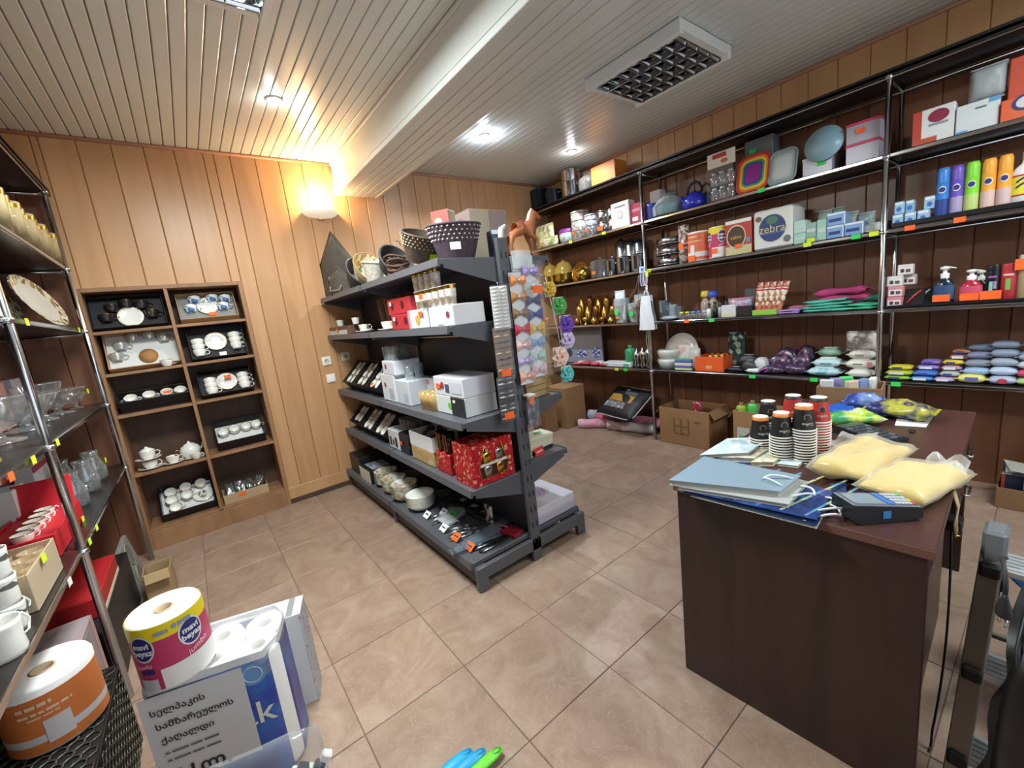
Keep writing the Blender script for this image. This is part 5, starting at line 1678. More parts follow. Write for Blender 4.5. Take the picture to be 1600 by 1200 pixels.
def skinned(name, mat, parent, verts, edges, radii, lvl=2):
    me = bpy.data.meshes.new(name); me.from_pydata(verts, edges, [])
    o = bpy.data.objects.new(name, me); COL.objects.link(o)
    md = o.modifiers.new('skin', 'SKIN')
    o.modifiers.new('sub', 'SUBSURF').levels = lvl
    for v, r in zip(me.skin_vertices[0].data, radii):
        v.radius = r if isinstance(r, tuple) else (r, r)
    me.skin_vertices[0].data[0].use_root = True
    dg = bpy.context.evaluated_depsgraph_get()
    m2 = bpy.data.meshes.new_from_object(o.evaluated_get(dg))
    bpy.data.objects.remove(o)
    m2.materials.clear(); m2.materials.append(mat)
    for p in m2.polygons: p.use_smooth = True
    return O(name, m2, parent)


t = T('toy_horse', 'brown toy horse with white mane standing on the gondola top', 'toy horse', (1.625, 1.935, z0), -.1)
V = [(0, 0, .15), (.06, 0, .152), (-.06, 0, .155), (.09, 0, .19), (.105, 0, .235), (.135, 0, .225), (.155, 0, .205),   # trunk, neck, head, muzzle
     (.07, .022, .1), (.085, .022, .06), (.082, .022, .004), (.07, -.022, .11), (.105, -.022, .085), (.1, -.022, .04),
     (-.062, .022, .11), (-.08, .022, .06), (-.072, .022, .004), (-.062, -.022, .11), (-.078, -.022, .06), (-.07, -.022, .004),
     (.098, .012, .26), (.098, -.012, .26)]
E_ = [(0, 1), (0, 2), (1, 3), (3, 4), (4, 5), (5, 6), (1, 7), (7, 8), (8, 9), (1, 10), (10, 11), (11, 12), (2, 13), (13, 14), (14, 15), (2, 16), (16, 17), (17, 18), (4, 19), (4, 20)]
Rr = [.034, .036, .037, .026, .021, .016, .012, .016, .01, .009, .016, .01, .009, .02, .01, .009, .02, .01, .009, .005, .005]
skinned('body', M('#a8633a', .55), t, V, E_, Rr)
mb = MB(); mb.tube([(.1, 0, .262), (.085, 0, .24), (.068, 0, .2), (.05, 0, .185)], [.006, .014, .014, .006], 8, flat=.5); mb.build('mane', M('#e3ddd0', .7), t)
mb = MB(); mb.tube([(-.09, 0, .17), (-.12, 0, .15), (-.13, 0, .09), (-.125, 0, .04)], [.008, .016, .018, .006], 8); mb.build('tail', M('#d6d2ca', .7), t)
mb = MB(); mb.tube([(.03*math.cos(a)*.0+.01, .037*math.cos(a), .152+.037*math.sin(a)) for a in [2*PI*k/16 for k in range(16)]], .004, 6, closed=True); mb.tube([(.03, 0, .195), (.075, .024, .18), (.1, 0, .16), (.075, -.024, .18)], .004, 6, closed=True); mb.build('harness', M('#7a2434', .5), t)
for q in ((.082, .022), (-.072, .022), (-.07, -.022)):
    mb = MB(); mb.at(q[0], q[1], 0).lathe([(0, 0), (.012, 0), (.009, .014), (0, .014)], 10, caps=False); mb.build('hoof', M('#3a2a22', .5), t)
for s in (-1, 1):
    mb = MB(); mb.at(.127, s*.0135, .236).lathe([(0, -.004), (.004, 0), (0, .004)], 8, caps=False); mb.build('eye', BLK, t)
carton(F((1.485, 1.97, z0), -.1, .06, .15), .06, M('#33405c', .5), 'small navy box beside the toy horse on gondola top', dec=(('p', .3, .6, .3, .35, WHITE), ('p', .3, .6, .5, .55, WHITE), ('p', 0, 1, .85, 1, M('#c9d0d6', .5))))
# ---- right-hand side of the gondola
zr = .615+.004
for i in range(5):
    f = F((1.68+.008*i, 2.0+.01*i, zr+.017*i), .12-.05*i, .2, .016)
    t = carton(f, .14, M(('#2b2b30', '#d9d2bc', '#d9d2bc', '#cfc8b2', '#e0dac6')[i], .6), ('black', 'second cream', 'third cream', 'fourth cream', 'top cream')[i]+' booklet in the stack on gondola right side', name='booklet', cat='booklet',
               dec=(('tag', 'g', .6, .5, 't'),) if i == 4 else ())
t = T('price_card', 'red price card leaning on the booklet stack', 'price card', (1.62, 1.955, zr), .2, rx=-.3)
mb = MB(); mb.box(-.045, .045, 0, .002, 0, .05, .0005); mb.build('card', M('#d63a34', .5), t); mb = MB(); mb.box(-.03, .03, -.001, 0, .02, .028); mb.build('handwriting', M('#f0d0c8', .5), t)
t = T('bead_string', 'string of large cream beads on gondola right side', 'beads', (1.53, 1.95, zr), 0)
for i in range(7):
    mb = MB(); mb.at(0, 0, .015+.021*i).lathe([(0, -.013), (.012, -.008), (.016, 0), (.012, .008), (0, .013)], 12, caps=False); mb.build('bead', M('#cdbf96', .35), t)
mb = MB(); mb.tube([(0, 0, 0), (0, 0, .17)], .003, 5); mb.build('thread', M('#b9a97c', .6), t)
carton(F((1.6, 2.04, zr), 0, .04, .1), .05, M('#2d3f8e', .5), 'small blue box behind the bead string')
f = F((1.66, 1.93, GZ[4]+.004), 0, .38, .055)
carton(f, .34, M('#b9b6cc', .4), 'lower lavender gift box on gondola right base')
LAV = PAT(['#8d7ab0', '#b9a9d0', '#6a5a94'], 30, 'noise', .5)
t = carton(f.up(.056), .34, M('#d3d3de', .4), 'lavender boxed set with purple flower picture, gondola right base', dec=(('o', .55, .55, .1, .08, M('#c9bfb0', .5), 't'), ('o', .55, .55, .075, .06, LAV, 't'), ('o', .2, .25, .03, .03, M('#5a2a34', .5), 't')))
carton(F((1.62, 2.3, GZ[4]+.004), 0, .24, .13), .3, M('#5a9ab9', .4), 'light blue box behind the lavender set', dec=(('p', 0, 1, .5, .7, M('#e0e6e6', .5)),))
f = F((1.66, 1.96, .985+.004), .1, .2, .11)
opencarton(f, .3, M('#a98f5e', .7, noise=(10, .1)), 'slatted wooden box with white paper, gondola right side', flaps=False, dec=(('p', 0, 1, .3, .36, CARD2), ('p', 0, 1, .64, .7, CARD2)))
mb = MB(); mb.grid(lambda u, v: ((u-.5)*.17, .02+v*.22, .09+.02*math.sin(4*u+3*v)), 6, 6); tag(mb.build('paper_sheet', M('#dcdcd4', .6), None, f.loc, (0, 0, f.rz)), 'crumpled white paper in the slatted wooden box', 'paper')
# ================================================================== GOODS ON THE RIGHT SHELVING
ORD = ['first', 'second', 'third', 'fourth', 'fifth', 'sixth', 'seventh', 'eighth', 'ninth', 'tenth', 'eleventh', 'twelfth', 'thirteenth']
rn = random.Random(21)
def pot(f, label, mat, lid=True, handles=True, knob=None, name='cooking_pot', cat='pot', d=0, glass=False):
    R, h = f.w/2*.74, f.h
    hb = h*.78 if lid else h
    t = TF(name, label, cat, f)
    mb = MB(); mb.lathe([(0, .0), (R*.93, 0), (R, .012), (R, hb), (R*1.03, hb+.003), (R*.97, hb+.003), (R*.96, .014), (0, .012)], 26, caps=False); mb.build('body', mat, t, (0, R+d, 0))
    if lid:
        mb = MB(); mb.lathe([(R*1.02, hb+.002), (R*.95, hb+.008), (R*.5, hb+h*.09), (0, hb+h*.11)], 26, caps=False); l_ = mb.build('lid', GLASS if glass else mat, t, (0, R+d, 0))
        mb = MB(); mb.lathe([(R*.06, hb+h*.1), (R*.06, hb+h*.15), (R*.16, hb+h*.17), (R*.15, hb+h*.21), (0, hb+h*.22)], 14, caps=False); mb.build('knob', knob or mat, l_)
    if handles:
        for s in (-1, 1):
            mb = MB(); mb.tube([(s*R*.98, R+d-.03, hb*.75), (s*R*1.22, R+d-.028, hb*.78), (s*R*1.24, R+d+.028, hb*.78), (s*R*.98, R+d+.03, hb*.75)], .006, 6); mb.build('handle', knob or mat, t)
    return t
# ---- top board
DBL = M('#1b2230', .25)
pot(RS(0, 818, 846, 288, .08), 'black pot stacked high at far end of the right top board', DBL, knob=CHROME)
pot(RS(0, 845, 868, 290, .05), 'second smaller black pot on the right top board', DBL, knob=CHROME)
f = RS(0, 868, 898, 284, .05); t = pot(f, 'lower chrome pot in the stack on the right top board', CHROME, lid=False)
pot(F(f.p(0, 0, f.h), f.rz, f.w, .15), 'upper chrome pot with lid in the stack on the right top board', CHROME)
f = RS(0, 897, 928, 275, .04); t = pot(f, 'chrome lidded pot in clear bag beside the orange box', CHROME)
mb = MB(); mb.lathe([(f.w*.46, .003), (f.w*.52, f.h*.5), (f.w*.5, f.h*.9), (f.w*.3, f.h*1.12), (f.w*.36, f.h*1.25)], 16, caps=False); mb.build('clear_wrap', BAG, t, (0, f.w*.46, 0))
carton(RS(0, 924, 961, 256, .06), .2, M('#d98336', .5), 'plain orange carton on the right top board')
# ---- tier 1 (2.22)
FLP = PAT(['#e6e4c0', '#d9dca0', '#c9b97a', '#eceadb', '#9aa86a'], 28, 'voronoi', .5)
for i, (u0, u1, v, d, lab) in enumerate(((838, 866, 352, .05, 'upper yellow floral packet at far end of first right shelf'), (842, 872, 372, .02, 'lower yellow floral packet at far end of first right shelf'))):
    packet(RS(1, u0, u1, v, d), .1, FLP, lab, stand=True, seed=i)
f = RS(1, 868, 889, 358, .05)
lath(f, ((0, 0), (.8, 0), (1, .4), (1, .75), (0, .75)), PAT(['#c9d6c9', '#9ab9d0', '#dfe6da'], 30, 'voronoi', .4), 'patterned round food box with purple lid on first right shelf', 'box', 'food_box', parts=(('lid', ((1.03, .72), (1.03, .88), (.9, 1), (0, 1)), M('#8a3a96', .4)),))
TUBEP = PAT(['#d3d9cc', '#cdd6c9', '#8fa58a', '#dfe2d8', '#b98a8a'], 40, 'voronoi', .4)
def canister(f, mat, lab, rings=2, lidm=None, kind='canister'):
    pr = [(0, 0), (.96, 0)]
    pp = [('lid', ((.98, .93), (1.0, .94), (1.0, .985), (.9, 1), (0, 1)), lidm or mat)]
    t = lath(f, ((0, 0), (.96, 0), (.96, .93), (0, .93)), mat, lab, 'canister', kind, parts=pp)
    for k in range(1, rings):
        mb = MB(); mb.lathe([(f.w/2*.965, f.h*k/rings-.004), (f.w/2*1.01, f.h*k/rings), (f.w/2*.965, f.h*k/rings+.004)], 22, caps=False); mb.build('ring', CHROME, t, (0, f.w/2, 0))
    return t
t = canister(RS(1, 886, 908, 330, .03), TUBEP, 'tall patterned stack of floral tins on first right shelf', 3); ptag(t, 'o', (0, -.004, .08))
t = canister(RS(1, 908, 927, 335, .04), PAT(['#b9bcc4', '#9a9fac', '#d6d8dc', '#7f8797'], 50, 'voronoi', .3), 'tall grey patterned tin tower on first right shelf', 4); ptag(t, 'o', (0, -.004, .07))
for i, (u0, u1) in enumerate(((927, 944), (943, 959))):
    f = RS(1, u0, u1, 330+(-3)*i, .03); f.h *= .5
    nm = ('left', 'right')[i]
    t = canister(f, STEEL, 'lower steel canister in the %s pair on first right shelf' % nm, 1, CHROME)
    canister(f.up(f.h), STEEL, 'upper steel canister in the %s pair on first right shelf' % nm, 1, CHROME)
    if i == 0: ptag(t, 'o', (0.02, -.004, .05), w=.07, h=.045)
carton(RS(1, 955, 983, 316, .02), .1, M('#e3e3e3', .45), 'tall white box with grey emblem on first right shelf', dec=(('o', .5, .5, .03, .04, M('#b9b9bd', .5)), ('o', .5, .5, .022, .03, WHITE), ('p', .2, .8, .82, .86, GREYI)))
carton(RS(1, 984, 1002, 318, .04), .1, M('#b3324a', .45), 'crimson box with white pattern beside chrome post, first right shelf', dec=(('p', .2, .7, .15, .35, WHITE), ('p', .2, .9, .6, .75, M('#d98aa0', .5))))
carton(RS(1, 1016, 1032, 298, .2), .1, M('#d9d4d4', .45), 'pale blue and white box behind the bagged teal bowl', dec=(('p', 0, 1, .1, .5, M('#5a7fc0', .5)),))
f = RS(1, 1004, 1024, 312, .1)
t = cup(f.p(0, .06, 0), -PI/2, 'big blue mug behind the chrome post on first right shelf', r=.07, h=min(.16, f.h), mat=M('#3456b0', .3), rim=False, name='mug', flare=.85, cat='mug')
f = RS(1, 1008, 1056, 303, .03)
t = TF('bagged_bowl', 'teal bowl wrapped in a clear gathered bag on first right shelf', 'bowl', f)
R = f.w/2*.72
mb = MB(); mb.lathe([(0, 0), (R*.5, 0), (R*.85, f.h*.2), (R, f.h*.45), (R*.9, f.h*.58), (0, f.h*.6)], 22, caps=False); mb.build('bowl', M('#3f8f92', .2), t, (0, R+.03, 0))
mb = MB(); mb.lathe([(R*.7, .002), (R*1.25, f.h*.12), (R*1.3, f.h*.5), (R*.8, f.h*.85), (R*.5, f.h*.95), (R*.75, f.h*1.02)], 13, caps=False, smooth=False); mb.build('clear_wrap', CLEAR('#e9f2f4', .25, .1, .5), t, (0, R+.03, 0))
def kettle(f, lab, mat, hm):
    t = TF('kettle', lab, 'kettle', f)
    R, h = f.w/2*.92, f.h
    b = h*.64
    mb = MB(); mb.lathe([(0, 0), (R*.8, 0), (R*.98, b*.2), (R, b*.4), (R*.8, b*.75), (R*.42, b*.97), (0, b)], 28, caps=False); mb.build('body', mat, t, (0, R, 0))
    mb = MB(); mb.lathe([(R*.42, b*.965), (R*.3, b*1.02), (R*.08, b*1.04), (R*.1, b*1.1), (0, b*1.12)], 18, caps=False); mb.build('lid', CHROME, t, (0, R, 0))
    mb = MB(); mb.tube([(-R*.75, R*.9, b*.5), (-R*1.05, R*.9, b*.75), (-R*1.12, R*.9, b*.95)], [.03, .018, .013], 10); mb.build('spout', mat, t)
    mb = MB(); mb.tube([(-R*.62*math.cos(a)*1.0, R, b*.92+(h-b*.92)*math.sin(a)) for a in [PI*k/10 for k in range(11)]], .011, 8); mb.build('handle', hm, t)
    return t
kettle(RS(1, 1056, 1096, 283, .03), 'shiny cobalt blue kettle with arched handle, first right shelf', M('#3038b8', .12, spec=.7), BLACKB)
kettle(RS(1, 1080, 1112, 286, .2), 'dark grey kettle behind the cobalt blue one, first right shelf', M('#3c4046', .2, .5), BLACKB)
f = RS(1, 1104, 1147, 236, .01)
t = TF('jar_set', 'set of clear spice jars in bag with printed header card', 'jar set', f)
for i in range(3):
    for j in range(2):
        q = (-f.w*.3+f.w*.3*i, .045, f.h*.02+f.h*.31*j)
        mb = MB(); mb.lathe([(0, 0), (f.w*.13, 0), (f.w*.14, .01), (f.w*.14, f.h*.2), (f.w*.1, f.h*.24), (f.w*.1, f.h*.27)], 14, caps=False); jr = mb.build('jar', CRY, t, q)
        mb = MB(); mb.lathe([(f.w*.11, f.h*.24), (f.w*.11, f.h*.29), (0, f.h*.295)], 14, caps=False); mb.build('jar_lid', CHROME, jr)
mb = MB(); mb.box(-f.w*.5, f.w*.5, .02, .03, f.h*.7, f.h, .002); hd = mb.build('header_card', M('#dcd8cc', .5), t)
mb = MB(); mb.box(-f.w*.3, f.w*.2, .018, .0195, f.h*.88, f.h*.97); mb.build('printed_band', M('#b03434', .5), t)
mb = MB(); mb.at(f.w*.12, .019, f.h*.8, rx=PI/2).lathe([(0, 0), (.03, 0)], 16, caps=False, sy=.6); mb.build('printed_fruit', M('#c9743a', .5), t)
mb = MB(); mb.grid(lambda u, v: ((u-.5)*f.w, -.004-.004*math.sin(10*v), v*f.h*.72), 3, 8); mb.build('clear_sleeve', BAG, t)
carton(RS(1, 1164, 1208, 216, .2), .12, M('#6d7278', .4), 'grey storage box with green tag behind the rainbow tray', dec=(('tag', 'g', .3, .8),))
def rr_poly(w, h, k, n=6):
    pts = []
    r = min(w, h)*k
    for cx, cz, a0 in ((w/2-r, h/2-r, 0), (-w/2+r, h/2-r, PI/2), (-w/2+r, -h/2+r, PI), (w/2-r, -h/2+r, 3*PI/2)):
        for i in range(n+1):
            a = a0+PI/2*i/n
            pts.append((cx+r*math.cos(a), cz+r*math.sin(a)))
    return pts
def tray_rings(f, lab, cols, name='serving_tray', lean=.25):
    t = T(name, lab, 'tray', f.loc, f.rz, rx=-lean)
    n = len(cols)
    for i, c in enumerate(cols):
        k = 1-i/n*.62
        mb = MB(); mb.prism(rr_poly(f.w*k, f.h*k, .28), 0, .006+.0012*i)
        nm = 'rim' if i == 0 else 'well' if i == n-1 else 'coloured_ring'
        mb.build(nm, M(c, .35), t, (0, .008, f.h/2), (PI/2, 0, 0))
    mb = MB(); pts = rr_poly(f.w, f.h, .28); mb.tube([(a, 0, b+f.h/2) for a, b in pts], .006, 6, closed=True); mb.build('raised_edge', M(cols[0], .35), t)
    return t
t = tray_rings(RS(1, 1149, 1199, 238, .02), 'rainbow-ringed rectangular tray on first right shelf', ['#c23a34', '#e07a34', '#e6c93c', '#5a9a5a', '#2f4fa0', '#8a2f86'])
t = tray_rings(RS(1, 1199, 1242, 230, .02), 'pale grey rounded tray beside the rainbow one', ['#8d9ea0', '#9aaaac', '#b9c4c4', '#c4cccb'])
f = RS(1, 1254, 1300, 245, .06)
GBOX = CLEAR('#c9c4d4', .6, .25, .3)
t = opencarton(f, .16, GBOX, 'translucent food container with green tag under blue lid', 'food_container', 'container', flaps=False, th=.005, dec=(('tag', 'g', .65, .6),))
mb = MB(); mb.box(-f.w/2-.004, f.w/2+.004, -.004, .164, f.h-.01, f.h+.008, .004); mb.build('lid', M('#c4ccd4', .4), t)
f = RS(1, 1254, 1316, 195, .03)
t = T('blue_dish', 'round pale blue dish standing on a food container', 'dish', at(1284, 252, X=f.loc.x)+Vector((0, 0, 0)), -PI/2, rx=-.2)
R = .118
mb = MB(); mb.lathe([(0, 0), (R*.6, .0), (R*.66, .004), (R*.9, .006), (R*.93, .0), (R, .002), (R, .016), (0, .014)], 30, caps=False); mb.build('disc', M('#8fb4c6', .3), t, (0, .02, R*1.05), (PI/2, 0, 0))
mb = MB(); mb.tube([(R*.78*math.cos(2*PI*k/30), .012, R*1.05+R*.78*math.sin(2*PI*k/30)) for k in range(30)], .004, 6, closed=True); mb.build('ring', M('#5d8fae', .3), t)
mb = MB(); mb.lathe([(0, .0), (R*.62, 0), (R*.6, .004), (0, .006)], 26, caps=False); mb.build('centre', M('#a9cfd6', .3), t, (0, .019, R*1.05), (PI/2, 0, 0))
f = RS(1, 1322, 1374, 188, .04)
f.h *= .5
for i, nm in enumerate(('lower', 'upper')):
    t = opencarton(f.up(i*f.h), .18, GBOX, nm+' translucent container with pink lid beside chrome post', 'food_container', 'container', flaps=False, th=.005, dec=(('tag', 'o', .45, .55),) if i else ())
    mb = MB(); mb.box(-f.w/2-.005, f.w/2+.005, -.005, .185, f.h-.016, f.h-.001, .004); mb.build('lid', M('#d9446a', .4), t)
def tissue(f, d, lab, mat, dec): return carton(f, d, mat, lab, 'pack', 'tissue_pack', dec=dec)
tissue(RS(1, 1426, 1492, 168, .05), .16, 'white and red tissue pack on the top right bay', M('#dfe2e2', .5), (('p', 0, .22, 0, 1, M('#c2463a', .5)), ('p', 0, .6, 0, .2, M('#c2563a', .5)), ('o', .62, .75, .045, .035, M('#8e2a46', .5)), ('p', .4, .85, .5, .56, M('#8a97a8', .5))))
f = RS(1, 1493, 1562, 158, .04)
tissue(f, .16, 'white and blue paper pack beside the orange packs, top right bay', M('#d3dade', .5), (('p', .75, 1, .85, 1, M('#5a9fd0', .5)), ('p', 0, .3, 0, .12, M('#5a9fd0', .5)), ('p', .45, .7, .75, .8, M('#4a6a4a', .5))))
packet(F(f.p(.03, .03, f.h), f.rz, f.w*.85, .17), .08, M('#9fa6aa', .45, bump=(18, .4)), 'crumpled grey packet on top of the white and blue pack', stand=True, seed=9)
f = RS(1, 1563, 1625, 150, .02)
tissue(f, .16, 'lower orange paper pack at right picture edge, top bay', M('#d9603a', .5), (('o', .65, .7, .05, .04, M('#2c3a66', .5)), ('o', .65, .7, .035, .028, M('#c9ccd0', .5))))
tissue(F(f.p(.02, .02, f.h+.002), f.rz, f.w, .2), .16, 'upper darker orange paper pack at right picture edge, top bay', M('#c24f3a', .5), (('p', .5, 1, .2, .4, M('#a83a30', .5)),))
# ---- tier 2 (1.7575)
GB = M('#b8963f', .2, .9)
for i, (u0, u1, v) in enumerate(((843, 860, 412), (859, 881, 407))):
    f = RS(2, u0, u1, v, .06)
    lath(f, ((0, 0), (.8, 0), (.95, .2), (.9, .4), (.92, .42), (.92, .45), (0, .45)), GB, ('far', 'second')[i]+' gold domed sugar bowl on second right shelf', 'bowl', 'domed_bowl', parts=(('dome_lid', ((.93, .45), (.9, .65), (.6, .88), (.15, .95), (.15, 1), (0, 1)), CLEAR('#d9b85a', .5, .06, .4)),))
    ptag(COL.objects[-1] if False else RSH, 'w', (-.013, f.loc.y-RSY, RZ[2]+.03), (0, 0, -PI/2), w=.04, h=.028)
f = RS(2, 884, 916, 395, .1)
pl_ = T('gold_tray', 'round gold tray leaning behind the bowls on second right shelf', 'tray', f.loc, -PI/2, rx=-.3)
R = .12
mb = MB(); mb.lathe([(0, .004), (R*.8, .004), (R, -.008), (R, -.004), (R*.8, .009), (0, .009)], 30, caps=False); mb.build('well', M('#c98a3a', .2, .8), pl_, (0, .02, R), (PI/2, 0, 0))
mb = MB(); mb.tube([(R*math.cos(2*PI*k/30), .025, R+R*math.sin(2*PI*k/30)) for k in range(30)], .006, 6, closed=True); mb.build('rim', GOLD, pl_)
f = RS(2, 893, 912, 418, .02)
lath(f, ((0, 0), (.7, 0), (1, .5), (.8, .8), (.2, .9), (.2, 1), (0, 1)), GB, 'small gold pot in front of the round gold tray', 'pot', 'gold_pot')
for i, (u0, u1, v, d, lab, m) in enumerate(((912, 945, 402, .03, 'clear lidded bowl with orange tag on second right shelf', CRY), (938, 962, 400, .1, 'chrome bowl with handles behind the clear one', CHROME), (955, 982, 396, .04, 'chrome lidded bowl, middle of the bowl row', CHROME), (978, 1003, 392, .05, 'chrome lidded bowl nearest the post', CHROME))):
    t = pot(RS(2, u0, u1, v, d), lab, m, name='serving_bowl', cat='bowl')
    if i == 0: ptag(t, 'o', (0, -.005, .06))
for i in range(3):
    f = RS(2, 958+14*i, 974+14*i, 372, .2); lath(f, ((0, 0), (.9, 0), (1, .1), (1, .85), (.5, .95), (0, 1)), STEEL, ORD[i]+' tall steel pot in the back row, second right shelf', 'pot', 'steel_pot')
t = TF('dish_rack', 'chrome wire dish rack stack beside the post, second right shelf', 'rack', RS(2, 1014, 1056, 372, .03))
f = RS(2, 1014, 1056, 372, .03)
for lv in range(3):
    z = .02+f.h*.36*lv
    R = f.w*.46
    mb = MB(); mb.tube([(R*math.cos(2*PI*k/20), R+R*.8*math.sin(2*PI*k/20), z) for k in range(20)], .006, 6, closed=True); mb.build('wire_ring', CHROME, t)
    mb = MB(); mb.lathe([(0, z-.01), (R*.7, z-.01), (R*.95, z+f.h*.2), (R*.92, z+f.h*.2), (R*.66, z)], 20, caps=False, sy=.8); mb.build('steel_bowl', STEEL, t, (0, R, 0))
for s in (-1, 1):
    mb = MB(); mb.tube([(s*f.w*.46, f.w*.46, 0), (s*f.w*.46, f.w*.46, f.h)], .006, 6); mb.build('side_wire', CHROME, t)
t = canister(RS(2, 1057, 1072, 352, .05), PAT(['#cfc4b4', '#8a6a5a', '#e0d8ca', '#6a5a4a'], 40, 'voronoi', .4), 'tall brown patterned tin on second right shelf', 2); ptag(t, 'o', (0, -.004, .16), w=.05, h=.05)
f = RS(2, 1068, 1101, 362, .02)
t = roll_thing(f, 'orange wrapped paper roll with white cross on second right shelf', [(.05, .94, M('#dd6a40', .45)), (.12, .4, M('#dcdad6', .5))])
strips(t, f.w/2+.003, f.w/2, ((-.5, .3, f.h*.8, .012), (-.8, .7, f.h*.66, .008)), M('#f0d4bc', .5))
ptag(t, 'o', (-.02, -.006, .03), w=.06, h=.05)
mb = MB(); arc_panel(mb, f.w/2+.0028, -.35, .05, .1*f.h, .55*f.h, 6); mb.build('white_cross', M('#e0deda', .5), t, (0, f.w/2, 0))
f = RS(2, 1101, 1133, 354, .02)
BLUE = M('#2c2f78', .45)
def mavi(f, lab, size=1., turn=0., d=0):
    t = roll_thing(f, lab, [(.04, .76, M('#c23a66', .45)), (.76, .97, M('#f0d81e', .45))], d=d)
    R, h = f.w/2, f.h
    for ang in (-.55, .75):
        mb = MB(); arc_oval(mb, R+.003, ang+turn, .68*h, .25*R*1.45, .2*h); mb.build('white_oval', WHITE, t, (0, R+d, 0))
        mb = MB(); arc_oval(mb, R+.0036, ang+turn, .68*h, .22*R*1.45, .175*h); mb.build('blue_oval', BLUE, t, (0, R+d, 0))
        for s, zz in (('mavi', .725), ('beyaz', .625)):
            o = TXC(t, s, .115*h, R+.0046, ang+turn, zz*h, WHITE, bold=.0008*h*5); o.location = (0, R+d, 0)
    mb = MB(); arc_panel(mb, R+.0026, -.2+turn, 1.6+turn, .04*h, .34*h, 14); mb.build('white_patch', M('#eceae6', .5), t, (0, R+d, 0))
    o = TXC(t, 'jumbo', .11*h, R+.0046, .85+turn, .43*h, M('#f4e6ea', .5), slant=.25); o.location = (0, R+d, 0)
    o = TXC(t, 'havlu', .1*h, R+.0046, -.6+turn, .42*h, M('#f4dfe6', .5), slant=.1); o.location = (0, R+d, 0)
    return t
t = mavi(f, 'pink and yellow wrapped paper roll on second right shelf', turn=-.1); ptag(t, 'o', (0, -.008, .06), w=.05, h=.04)
f = RS(2, 1134, 1174, 343, .02)
t = tissue(f, .15, 'red and brown roll pack with round brown emblem and orange tag', M('#b94038', .45), (('p', 0, 1, .9, 1, WHITE), ('p', 0, 1, 0, .25, M('#c9c08a', .5)), ('o', .42, .52, f.w*.38, f.h*.34, M('#d9c4a0', .5)), ('o', .42, .52, f.w*.34, f.h*.3, M('#4a3426', .5)), ('t', 'zebra', .04, .42, .5, M('#d9b45a', .5)), ('tag', 'o', .5, .24), ('p', .8, .95, .3, .45, M('#7a8aa0', .5))))
f = RS(2, 1177, 1238, 326, .02)
t = TF('roll_pack', 'large white zebra toilet roll pack with blue emblem', 'roll pack', f)
mb = MB(); mb.box(-f.w/2, f.w/2, 0, .26, 0, f.h, .014); mb.build('wrapper', M('#dcddd8', .5, bump=(8, .25)), t)
for i in range(3):
    for j in range(2):
        mb = MB(); mb.lathe([(.0, 0), (.018, 0), (.02, .002), (.05, .004), (.056, 0)], 18, caps=False); mb.build('roll_end', M('#e9e8e4', .7), t, (-f.w*.33+f.w*.33*i, .07+.12*j, f.h-.001))
deco(t, f.w, .26, f.h, (('o', .5, .52, f.w*.36, f.h*.36, M('#d0cdb8', .5)), ('o', .5, .52, f.w*.345, f.h*.34, M('#2e3f78', .5)), ('o', .5, .72, f.w*.15, f.h*.1, M('#4a7a5a', .5)), ('p', .2, .8, .38, .42, M('#4a6a9a', .5)), ('t', 'zebra', .085, .5, .5, M('#d6c478', .5)), ('o', .88, .2, .025, .025, M('#6d6a72', .5)), ('o', .15, .8, .022, .02, M('#7a5a4a', .5))))
TEAL = M('#a9cfc6', .4)
for i, (u0, u1, v, z, d, lab, m) in enumerate(((1240, 1258, 365, 0, .03, 'lower mint soap box by the zebra pack', TEAL), (1240, 1258, 345, 1, .03, 'upper mint soap box by the zebra pack', M('#b9d4cc', .4)), (1259, 1276, 372, 0, .02, 'lower grey box with yellow tag, second right shelf', M('#9fa4a4', .4)), (1259, 1276, 348, 1, .05, 'upper grey mint box on the yellow-tagged one', M('#94b4aa', .4)),
                                  (1276, 1292, 343, 0, .04, 'tall mint box beside the blue wipe boxes', M('#a4ccbc', .4)))):
    f = RS(2, u0, u1, v, d)
    if z:
        g = RS(2, u0, u1, (365, 372)[i > 2], d); dz = g.h+.002; f = F(f.p(0, 0, dz), f.rz, f.w, max(.04, f.h-dz))
    carton(f, .12, m, lab, dec=(('p', .1, .9, .4, .6, M('#c9d6d0', .5)),) + ((('tag', 'y', .5, .5),) if i == 2 else ()))
BLB = M('#7fa6d6', .4)
def wipebox(u0, u1, v, z, lab, d=.03):
    f = RS(2, u0, u1, 361, d); f.h = .085
    if z: f = f.up(.087)
    return carton(f, .12, BLB, lab, 'pack', 'wipe_box', dec=(('p', 0, 1, .85, 1, M('#dde6ee', .4)), ('p', .1, .8, .3, .55, M('#2f3f86', .5)), ('p', .93, 1, 0, 1, M('#dde6ee', .4))))
wipebox(1292, 1318, 361, 0, 'lower left blue and white wipe box, second right shelf'); wipebox(1319, 1349, 361, 0, 'lower right blue and white wipe box with green tag below')
wipebox(1292, 1320, 340, 1, 'upper blue and white wipe box, second right shelf')
for i, (u0, u1, v, d) in enumerate(((1278, 1300, 330, .17), (1298, 1320, 325, .2), (1320, 1342, 332, .16), (1340, 1368, 333, .14))):
    packet(RS(2, u0, u1, v, d), .08, M(('#8a9a90', '#7f9088', '#b4b6b4', '#9fb0b4')[i], .3, bump=(20, .4)), ORD[i]+' shiny grey packet in the back row, second right shelf', stand=True, seed=i+20)
packet(RS(2, 1350, 1380, 368, .02), .1, M('#d6d4c4', .4), 'flat cream packet beside the post, second right shelf', seed=31)
packet(RS(2, 1346, 1378, 350, .08), .05, M('#c4c8c4', .4), 'upright pale packet beside the post, second right shelf', stand=True, seed=32)
